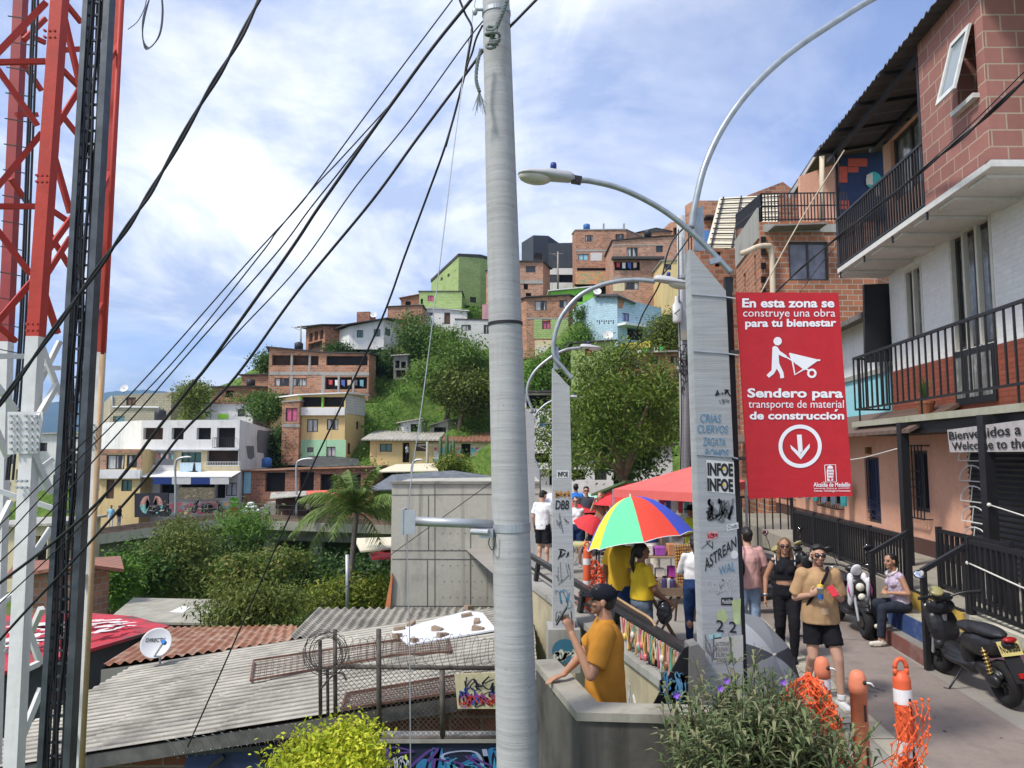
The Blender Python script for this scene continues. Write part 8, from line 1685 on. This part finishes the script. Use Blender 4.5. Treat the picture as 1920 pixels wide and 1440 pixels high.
person('shopper in a bright blue shirt in the far market',(1.95,23,.1),facing(.2,1),1.0,SK3,dict(),top=dict(m=CL('royal',(.03,.16,.55)),hem=.88),bottom=dict(m=BLK),shoes=dict(m=BLK),voxel=.014)
for lab,px,py,Y,f,tp_,bt,sc_ in(('far pedestrian in a pale blue shirt on the viaduct',207,990,57.5,(.3,-1),CL('pale_blue',(.25,.48,.60)),WHT,1.0),('far pedestrian in dark clothes on the viaduct',222,990,58.5,(1,-.3),BLK,CL('grey',(.3,.3,.33)),1.0),('far person in a white shirt beside the brown kiosk',576,972,60.2,(1,-.2),WHT,BLK,.8),('far person in a white shirt beyond the palm',710,975,59,(.2,1),WHT,BLK,1.0),('far person in a white shirt standing in the yellow house doorway',763,866,71.7,(1,-.3),WHT,BLK,1.0)):
 p=at(px,py,Y);person(lab,tuple(p),facing(*f),sc_,SK3,dict(),top=dict(m=tp_,hem=.88),bottom=dict(m=bt),shoes=dict(m=BLK),voxel=.022)
M_TYRE=flat('tyre',(.014,.014,.014),.85,var=.2);M_CHR=flat('chrome',(.5,.5,.5),.2,.9,var=.1);M_PLB=flat('plastic_black',(.018,.018,.020),.35,var=.2);M_SEAT=flat('seat_vinyl',(.020,.020,.023),.5,var=.2);M_GOLD=flat('spring_gold',(.50,.36,.14),.3,.7)
def scooter(label,loc,rotz,tilt=0.0,white=False,plate=None,mirror=False,group='parked motor scooters',steer=.0):
 root=thing('scooter',label,'motor scooter',tuple(loc),rotz,group);root.rotation_euler=(0,tilt,rotz)
 def part(nm,mb,mt,par=None,vox=.011,sm=2,rem=True):
  if rem:me=remeshed(mb,vox,sm);me.materials.append(mt);return link_mesh(nm,me,par or root,smooth=True,fix=False,uv=False)
  return mb.build(nm,mt,par or root,smooth=True)
 def wheel(y,z,st=0.0):
  Mw=Matrix.Translation((0,y,z))@Matrix.Rotation(st,4,'Z')@Matrix.Rotation(math.pi/2,4,'Y');b=MB();R0,r0=.185,.062;vs=[];fs=[];n1,n2=32,12
  for i in range(n1):
   for j in range(n2):a,c=2*math.pi*i/n1,2*math.pi*j/n2;rr_=R0+r0*math.cos(c);vs.append(Mw@V3(math.cos(a)*rr_,math.sin(a)*rr_,r0*1.05*math.sin(c)))
  for i in range(n1):
   for j in range(n2):fs.append((i*n2+j,((i+1)%n1)*n2+j,((i+1)%n1)*n2+(j+1)%n2,i*n2+(j+1)%n2))
  b.add(vs,fs);w_=b.build('wheel',M_TYRE,root,smooth=True);b=MB()
  b.lathe([(.14,-.03),(.135,0),(.14,.03)],28,Mw,cap=False);b.lathe([(.04,-.04),(.04,.04)],14,Mw)
  for k in range(5):a=k*1.257;b.bar(Mw@V3(math.cos(a)*.03,math.sin(a)*.03,0),Mw@V3(math.cos(a)*.14,math.sin(a)*.14,0),.03,.03)
  b.lathe([(.085,.045),(.085,.05)],20,Mw);b.build('rim',M_PLB,w_)
 wheel(.66,.245,steer);wheel(-.64,.245)
 pm=flat('panel_white',(.68,.67,.69),.3,var=.04)if white else M_PLB
 b=MB();b.ell((0,.46,.62),(.19,.10,.25),Matrix.Rotation(-.28,3,'X'));b.ell((0,.40,.86),(.15,.09,.10));cap(b,(-.10,.42,.42),(.10,.42,.42),.07,.07);part('front_shield',b,M_PLB)
 for q in(-1,1):b=MB();b.ell((q*.13,.53,.66),(.035,.07,.25),Matrix.Rotation(-.38,3,'X')@Matrix.Rotation(q*.35,3,'Z'));b.ell((q*.10,.50,.84),(.05,.06,.10));part('front_panel',b,pm)
 if white:
  for q in(-1,1):b=MB();b.tube([V3(q*.165,.56,.80),V3(q*.17,.58,.70),V3(q*.155,.60,.60)],[.004,.012,.004],6);b.build('stripe',flat('stripe_magenta',(.5,.05,.30),.4),root,smooth=True)
 b=MB();b.ell((0,.66,.50),(.075,.22,.05));b.ell((0,.80,.44),(.06,.10,.05));part('front_fender',b,M_PLB,vox=.009)
 b=MB();cap(b,(-.085,.645,.26),(-.07,.50,.70),.022,.026);cap(b,(.085,.645,.26),(.07,.50,.70),.022,.026);cap(b,(0,.44,.55),(0,.34,1.0),.03,.03);part('fork',b,M_GALV,vox=.009)
 b=MB();b.ell((0,.12,.31),(.17,.34,.06));cap(b,(0,.40,.36),(0,-.1,.30),.11,.11);part('floorboard',b,M_PLB)
 b=MB();b.ell((0,-.36,.60),(.155,.42,.15),Matrix.Rotation(-.12,3,'X'));b.ell((0,-.10,.46),(.13,.12,.18));b.ell((0,-.70,.68),(.10,.20,.07),Matrix.Rotation(-.15,3,'X'));part('rear_body',b,M_PLB)
 b=MB();b.ell((0,-.20,.745),(.13,.27,.065));b.ell((0,-.46,.775),(.13,.33,.06));cap(b,(0,-.15,.735),(0,-.70,.775),.06,.05);part('seat',b,M_SEAT,sm=6)
 b=MB();b.ell((-.02,-.45,.33),(.11,.26,.10));b.ell((-.10,-.60,.28),(.06,.12,.08));part('engine',b,M_PLB)
 b=MB();b.ell((.16,-.60,.34),(.05,.26,.065),Matrix.Rotation(-.2,3,'X'));part('exhaust',b,flat('exhaust_grey',(.10,.10,.10),.4,.6))
 for q in(-1,1):
  b=MB();out=[V3(q*.125+.026*math.cos(t),-.62+.06*t/44+.026*math.sin(t),.34+.26*t/44)for t in[k*.5 for k in range(89)]];b.tube(out,.008,5);b.tube([V3(q*.125,-.63,.30),V3(q*.125,-.55,.62)],.013,8);b.build('shock_absorber',M_GOLD,root,smooth=True)
 b=MB();b.prism([V3(-.085,-.76,.70),V3(.085,-.76,.70),V3(.085,-.99,.36),V3(-.085,-.99,.36)],(0,-.016,-.008));b.build('mudguard',M_PLB,root)
 b=MB();b.prism([V3(-.04,-.965,.44),V3(.04,-.965,.44),V3(.04,-.99,.40),V3(-.04,-.99,.40)],(0,-.02,0));b.build('reflector',flat('reflector_red',(.35,.01,.01),.3),root)
 b=MB();b.ell((0,-.86,.76),(.075,.05,.03));b.build('tail_light',flat('tail_red',(.30,.01,.01),.2),root,smooth=True)
 if plate:
  b=MB();A_=[V3(-.115,-.80,.735),V3(.115,-.80,.735),V3(.115,-.87,.60),V3(-.115,-.87,.60)];b.prism(A_,(0,-.006,-.003));pl=b.build('number_plate',flat('plate_yellow',(.52,.44,.16),.5),root)
  A2=[p+V3(0,-.010,-.004)for p in A_];b=MB();text_on(b,plate,lambda u,v:quadmap([A2[0],A2[1],A2[2],A2[3]])(.06+.88*u,.25+.55*v),.02);b.build('lettering',M_BLACK,pl,fix=False)
 b=MB();b.tube(catmull([(-.33,.20,1.04),(-.18,.26,1.03),(0,.32,.98),(.18,.26,1.03),(.33,.20,1.04)],5),.014,8);b.ell((0,.35,.98),(.12,.07,.06));b.build('handlebar',M_PLB,root,smooth=True)
 for q in(-1,1):
  b=MB();cap(b,(q*.24,.235,1.035),(q*.37,.185,1.04),.02,.02,10);b.build('grip',M_TYRE,root,smooth=True);b=MB();b.tube([V3(q*.2,.30,1.02),V3(q*.34,.30,1.0)],.007,6);b.build('brake_lever',M_CHR,root,smooth=True)
 if white:
  for q,z,r in((0,.74,.058),(0,.60,.05)):b=MB();b.lathe([(r,0),(r*1.1,.02),(r*.9,.05),(r*.2,.065)],20,Matrix.Translation((q,.575+(.74-z)*.25,z))@Matrix.Rotation(-math.pi/2-.15,4,'X'));b.build('headlight',flat('headlight_lens',(.62,.60,.50),.08,spec=.8),root,smooth=True)
  b=MB();b.ell((0,.50,.97),(.085,.03,.11),Matrix.Rotation(-.5,3,'X'));b.build('windscreen',pm,root,smooth=True)
 else:
  for q in(-1,1):b=MB();b.lathe([(.055,0),(.06,.02),(.02,.05)],18,Matrix.Translation((q*.09,.56,.82))@Matrix.Rotation(-math.pi/2,4,'X'));b.build('headlight',flat('headlight_lens',(.62,.60,.50),.08,spec=.8),root,smooth=True)
  b=MB();b.lathe([(.075,0),(.08,.03),(.07,.04)],20,Matrix.Translation((-.10,.30,1.06))@Matrix.Rotation(.6,4,'X'));b.build('gauge',flat('gauge_brass',(.30,.27,.12),.3),root,smooth=True)
 for q in((-1,1)if white else(-1,)):
  e=V3(q*.30,.22,1.24 if white else 1.30);b=MB();b.tube([V3(q*.20,.26,1.04),V3(q*.24,.24,1.18),e],.007,6);st_=b.build('mirror_stalk',M_PLB,root,smooth=True);b=MB();b.ell(e+V3(0,.010,.016),(.075,.014,.055),Matrix.Rotation(-.5,3,'X'));b.build('mirror_back',M_PLB,st_,smooth=True)
  b=MB();b.ell(e+V3(0,-.010,.022),(.068,.006,.049),Matrix.Rotation(-.5,3,'X'));b.build('mirror',flat('mirror_glass',(.9,.9,.9),.02,1.0,var=.01),st_,smooth=True)
 b=MB();b.tube([V3(-.12,-.05,.26),V3(-.30,-.02,.03),V3(-.34,.02,.03)],.012,6);b.build('kickstand',M_PLB,root,smooth=True)
 return root
scooter('black scooter with yellow plate parked beside the steps, seen from behind',(5.42,9.05,.012),facing(.02,1),-.12,plate='NUB 35B')
scooter('black and white scooter with twin headlights parked beyond the steps',(5.35,12.05,.01),facing(-.12,-1),.06,white=True)
scooter('dark scooter parked across the road behind the woman in black',(4.35,13.2,.01),facing(1,.25),.05)
scooter('dark scooter nosed to the walkway wall behind the man in tan',(5.05,14.3,.01),facing(.55,-.8),-.04)
scooter('far dark scooter parked under the wings mural',tuple(at(300,966,61)),facing(1,0),0,group='far scooters on the viaduct');scooter('far dark scooter parked by the green painted panel',tuple(at(398,962,62)),facing(1,.1),0,group='far scooters on the viaduct');scooter('far black scooter left of the green painted panel',tuple(at(378,962,61.8)),facing(-1,.1),0,group='far scooters on the viaduct')
def umbrella(label,apex,axis,R0,depth,mats,n=8,pole=1.8,tilt_rot=0.0,scallop=.06,trim=None,group=None,widths=None):
 axis=Vector(axis).normalized();root=thing('umbrella',label,'umbrella',tuple(apex),0,group);x=axis.orthogonal().normalized();y=axis.cross(x);pt=lambda r,a,k=0.0:apex+(x*math.cos(a)+y*math.sin(a))*r-axis*(depth*(r/R0)**2.0+k);rim=MB()
 wd=widths or[1]*n;tw=sum(wd)
 for k in range(n):
  a0,a1=2*math.pi*sum(wd[:k])/tw+tilt_rot,2*math.pi*sum(wd[:k+1])/tw+tilt_rot;vs=[];fs=[];nr,na=7,6
  for i in range(nr+1):
   for j in range(na+1):
    t=j/na;bow=math.sin(math.pi*t);r=R0*i/nr*(1-scallop*bow*(i/nr));vs.append(pt(max(r,.004),a0+(a1-a0)*t,.05*R0*bow*(i/nr)**2))
  for i in range(nr):
   for j in range(na):a=i*(na+1)+j;fs.append((a,a+1,a+na+2,a+na+1))
  b=MB();b.add(vs,fs);b.build('canopy_panel',mats[k%len(mats)],root,smooth=True,world=True,fix=False);rim.tube(vs[-(na+1):],.008*R0,5)
 if trim:rim.build('trim',trim,root,world=True)
 b=MB();b.tube([apex+axis*.05*R0,apex-axis*pole],.012 if R0<.8 else .02,8);b.build('shaft',flat('shaft_pale',(.50,.47,.40),.5),root,smooth=True,world=True)
 b=MB()
 for k in range(n):a=2*math.pi*k/n+tilt_rot;b.tube([apex-axis*depth*.9,pt(R0*.6,a,.01)],.004,4)
 b.build('ribs',M_GALV,root,world=True);return root
U=lambda n,c:flat('umbrella_'+n,c,.75,var=.06,scale=3)
UB,UR,UG,UY=U('blue',(.055,.085,.50)),U('red',(.62,.055,.03)),U('green',(.12,.56,.28)),U('yellow',(.70,.62,.05))
umbrella('rainbow umbrella with blue, red, green and yellow panels over the vendor tray',at(1182,931,9.75),(-.18,.12,1),.70,.58,[UB,UB,UY,UG,UR,UB,UR,UG],8,1.0,.62,.05,flat('trim_white',(.65,.65,.66),.8),widths=[1,1.5,.5,1.1,.9,1,1,1])
GU=[U('grey',(.20,.21,.225)),U('grey_light',(.30,.31,.33)),U('grey_dark',(.045,.048,.055)),U('grey',(.20,.21,.225))]
umbrella('open grey umbrella lying on the street behind the near lamp pole',at(1451,1228,7.5),(.42,-.66,.50),.54,.22,GU,8,.55,.3,.04)
RS=U('red_stall',(.55,.03,.035))
umbrella('small red umbrella between the lamp pole and the rainbow umbrella',at(1080,936,21),(0,0,1),.9,.30,[RS],8,2.0,group='red market umbrellas');umbrella('red umbrella behind the top of the rainbow umbrella',at(1166,925,20),(0,0,1),.8,.28,[RS],8,2.0,.2,group='red market umbrellas')
umbrella('pale mint umbrella in the far market',at(1104,926,24),(0,0,1),1.05,.32,[U('mint',(.36,.60,.50))],8,2.0);umbrella('white umbrella in the far market beside the lamp pole',at(1066,920,27),(0,0,1),1.3,.34,[U('white',(.62,.60,.68))],8,2.0);umbrella('low red umbrella leaning behind the orange delineator',at(1116,968,17),(.4,-.3,1),.42,.30,[RS],8,1.2)
tent=thing('market_canopy','large faded red market canopy on metal legs behind the rainbow umbrella','canopy',tuple(at(1304,1100,13)));AP=at(1306,872,15.6);c4=[at(1150,917,15.6),at(1304,924,13.0),at(1398,902,15.6),at(1255,900,18.2)];b=MB();mt_=flat('canopy_red',(.62,.115,.10),.8,var=.08,scale=2)
for i in range(4):
 a,c=c4[i],c4[(i+1)%4];n=6;vs=[]
 for r in range(n+1):
  for k in range(n+1):p=AP.lerp(a.lerp(c,k/n),r/n);p.z-=.10*math.sin(math.pi*k/n)*math.sin(math.pi*r/n);vs.append(p)
 b.add(vs,[(r*(n+1)+k,r*(n+1)+k+1,(r+1)*(n+1)+k+1,(r+1)*(n+1)+k)for r in range(n)for k in range(n)]);b.prism([a,c,c-V3(0,0,.16),a-V3(0,0,.16)],(0,.01,0))
b.build('canopy',mt_,tent,smooth=False,world=True,fix=False)
for q in c4:b=MB();b.bar(V3(q.x,q.y,0),q,.04);b.build('leg',M_GALV,tent,world=True)
rg=random.Random(31)
gr=thing('garment_rack','row of t-shirts hanging under the red canopy','rack',tuple(at(1240,1000,17.5)));b=MB();b.bar(at(1190,932,17.5),at(1300,930,17.5),.03);b.bar(at(1190,932,17.5),at(1190,1055,17.5),.03);b.build('frame',M_BLACK,gr,world=True)
for i in range(9):
 x=1196+i*11.5;b=MB();q=[at(*p,17.45)for p in((x-6,936),(x+6,936),(x+7,942),(x+4,943),(x+4,962),(x-4,962),(x-4,943),(x-7,942))];b.prism(q,(0,.06,0));b.build('t_shirt',CL('tee_%d'%i,[(.5,.05,.06),(.6,.6,.62),(.05,.05,.08),(.55,.5,.5),(.4,.05,.10),(.08,.1,.25),(.62,.6,.6),(.5,.08,.08),(.1,.3,.3)][i]),gr,world=True)
tb=thing('vendor_table','folding wooden trestle with a plywood tray beside the vendor woman','table',(2.22,11.2,0));WD=flat('wood_tray',(.30,.21,.13),.7,var=.25,scale=5);WDD=flat('wood_dark',(.12,.065,.035),.7,var=.3)
b=MB();b.box(-.26,.26,-.22,.22,.70,.715);b.build('tabletop',WD,tb)
for q in((-.27,-.26,-.23,.23),(.26,.27,-.23,.23)):b=MB();b.box(*q,.70,.82);b.build('tray_side',WD,tb)
for y in(-.23,.215):b=MB();b.box(-.258,.258,y,y+.015,.70,.82);b.build('tray_side',WD,tb)
for y in(-.19,.19):
 for s_ in(-1,1):b=MB();b.bar((-.20*s_,y+.012*s_,.70),(.20*s_,y+.012*s_,0),.028);b.build('leg',WDD,tb)
IC=[(.55,.50,.38),(.5,.06,.06),(.62,.6,.5),(.12,.10,.25),(.55,.4,.15),(.6,.55,.52)]
for i in range(10):
 c=V3(2.22+rg.uniform(-.2,.2),11.2+rg.uniform(-.16,.16),.716);o=thing('goods_jar',('cream','red','white','violet','amber','pale')[i%6]+' jar of sweets on the vendor tray','jar',tuple(c),rg.random(),'jars on the vendor tray');b=MB();h=rg.uniform(.10,.22);b.lathe([(.035,0),(.04,.02),(.04,h*.8),(.025,h)],12);b.build('jar',flat('jar_%d'%(i%6),IC[i%6],.3),o,smooth=True);b=MB();b.lathe([(.027,h),(.027,h+.02)],12);b.build('lid',M_PLB if i%2 else flat('lid_red',(.5,.04,.04),.4),o)
pg=thing('trinket_stand','wooden panel densely hung with golden trinkets left of the white topped woman','display',(2.9,12.4,0));Q=[at(1264,1022,12.4),at(1304,1018,12.4),at(1306,1118,12.4),at(1270,1116,12.4)];b=MB();b.prism(Q[::-1],(0,.04,0));b.build('board',WD,pg,world=True);fn=quadmap(Q,V3(0,-.02,0));b=MB()
for i in range(9):
 for j in range(16):p=fn((i+.5)/9,(j+.5)/16);b.ell(p,(.014,.012,.02),Matrix.Rotation(rg.uniform(-.6,.6),3,'Y'),6,4)
b.build('trinkets',flat('trinket_gold',(.50,.24,.05),.4,var=.5,scale=25),pg,world=True);b=MB();b.bar(Q[2],V3(Q[2].x,12.6,0),.03);b.bar(Q[3],V3(Q[3].x,12.6,0),.03);b.build('stand',WDD,pg,world=True)
delineator('tall orange delineator with white bands in the market behind the railing',1.08,1.42,.02,M_ORG,True,11.2,.055,(1.12,.80,.50),False)
o=thing('safety_net','orange safety net sheet hung between the market delineator and the vendors','net',(1.3,11.3,0));b=MB();net(b,lambda u,v:V3(1.12+.5*u,11.3+.10*math.sin(u*14)+.03*math.sin(v*9),.30+v*(1.02-.25*math.sin(u*3.1))),20,22,.0085,.02,9);b.build('net_sheet',M_NET,o,world=True)
b=MB();net(b,lambda u,v:V3(.92+.22*u,11.2,.35+v*(.25+.45*u)),6,9,.005,.015,10);b.build('net_wrap',M_NET,o,world=True)
st_=thing('market_stall','small stall table with mint and yellow cloth in the far market','table',tuple(V3(1.55,16.4,0)));b=MB();b.box(-.35,.35,-.3,.3,.78,.82);b.build('tabletop',mural('stall_cloth',[(.20,.5,.40),(.55,.5,.15),(.5,.3,.1),(.25,.5,.45)],5,'noise'),st_)
for x in(-.3,.3):
 for y in(-.25,.25):b=MB();b.bar((x,y,0),(x,y,.78),.03);b.build('leg',M_BLACK,st_)
sh_=thing('market_shelf','shelf with boxes and bags of goods behind the vendor tray','shelf',(2.95,14.0,0));b=MB()
for z in(.45,.85):b.box(-.55,.55,-.2,.2,z,z+.03)
b.build('shelf_board',WD,sh_)
for x in(-.53,.53):b=MB();b.bar((x,0,0),(x,0,1.35),.04);b.build('upright',WDD,sh_)
for i in range(9):
 c=V3(2.95-.45+(i%5)*.22,14.0,.48 if i<5 else .88);b=MB();w_,h_=rg.uniform(.07,.1),rg.uniform(.12,.26);b.box(-w_,w_,-.1,.1,0,h_);o=b.build('goods_box',CL('box_%d'%i,[(.5,.35,.3),(.55,.5,.45),(.35,.05,.3),(.15,.3,.12),(.5,.42,.3),(.6,.55,.5),(.3,.08,.35),(.45,.2,.1),(.1,.2,.3)][i]));o.location=c;bv=o.modifiers.new('b','BEVEL');bv.width=.015;tag(o,'small goods box on the market shelf','box','boxes on the market shelf')
wh_=thing('market_roof','green edged red stall roof behind the red umbrellas','canopy',tuple(at(1130,920,22)));b=MB();b.prism([at(*p)for p in((1108,930,21),(1172,905,21),(1250,905,25),(1150,925,25))],(0,0,.06));b.build('sheet',U('green_dark',(.10,.20,.08)),wh_,world=True);b=MB();b.prism([at(*p,21.05)for p in((1112,938),(1190,930),(1190,906),(1172,908))],(0,.05,0));b.build('valance',RS,wh_,world=True)
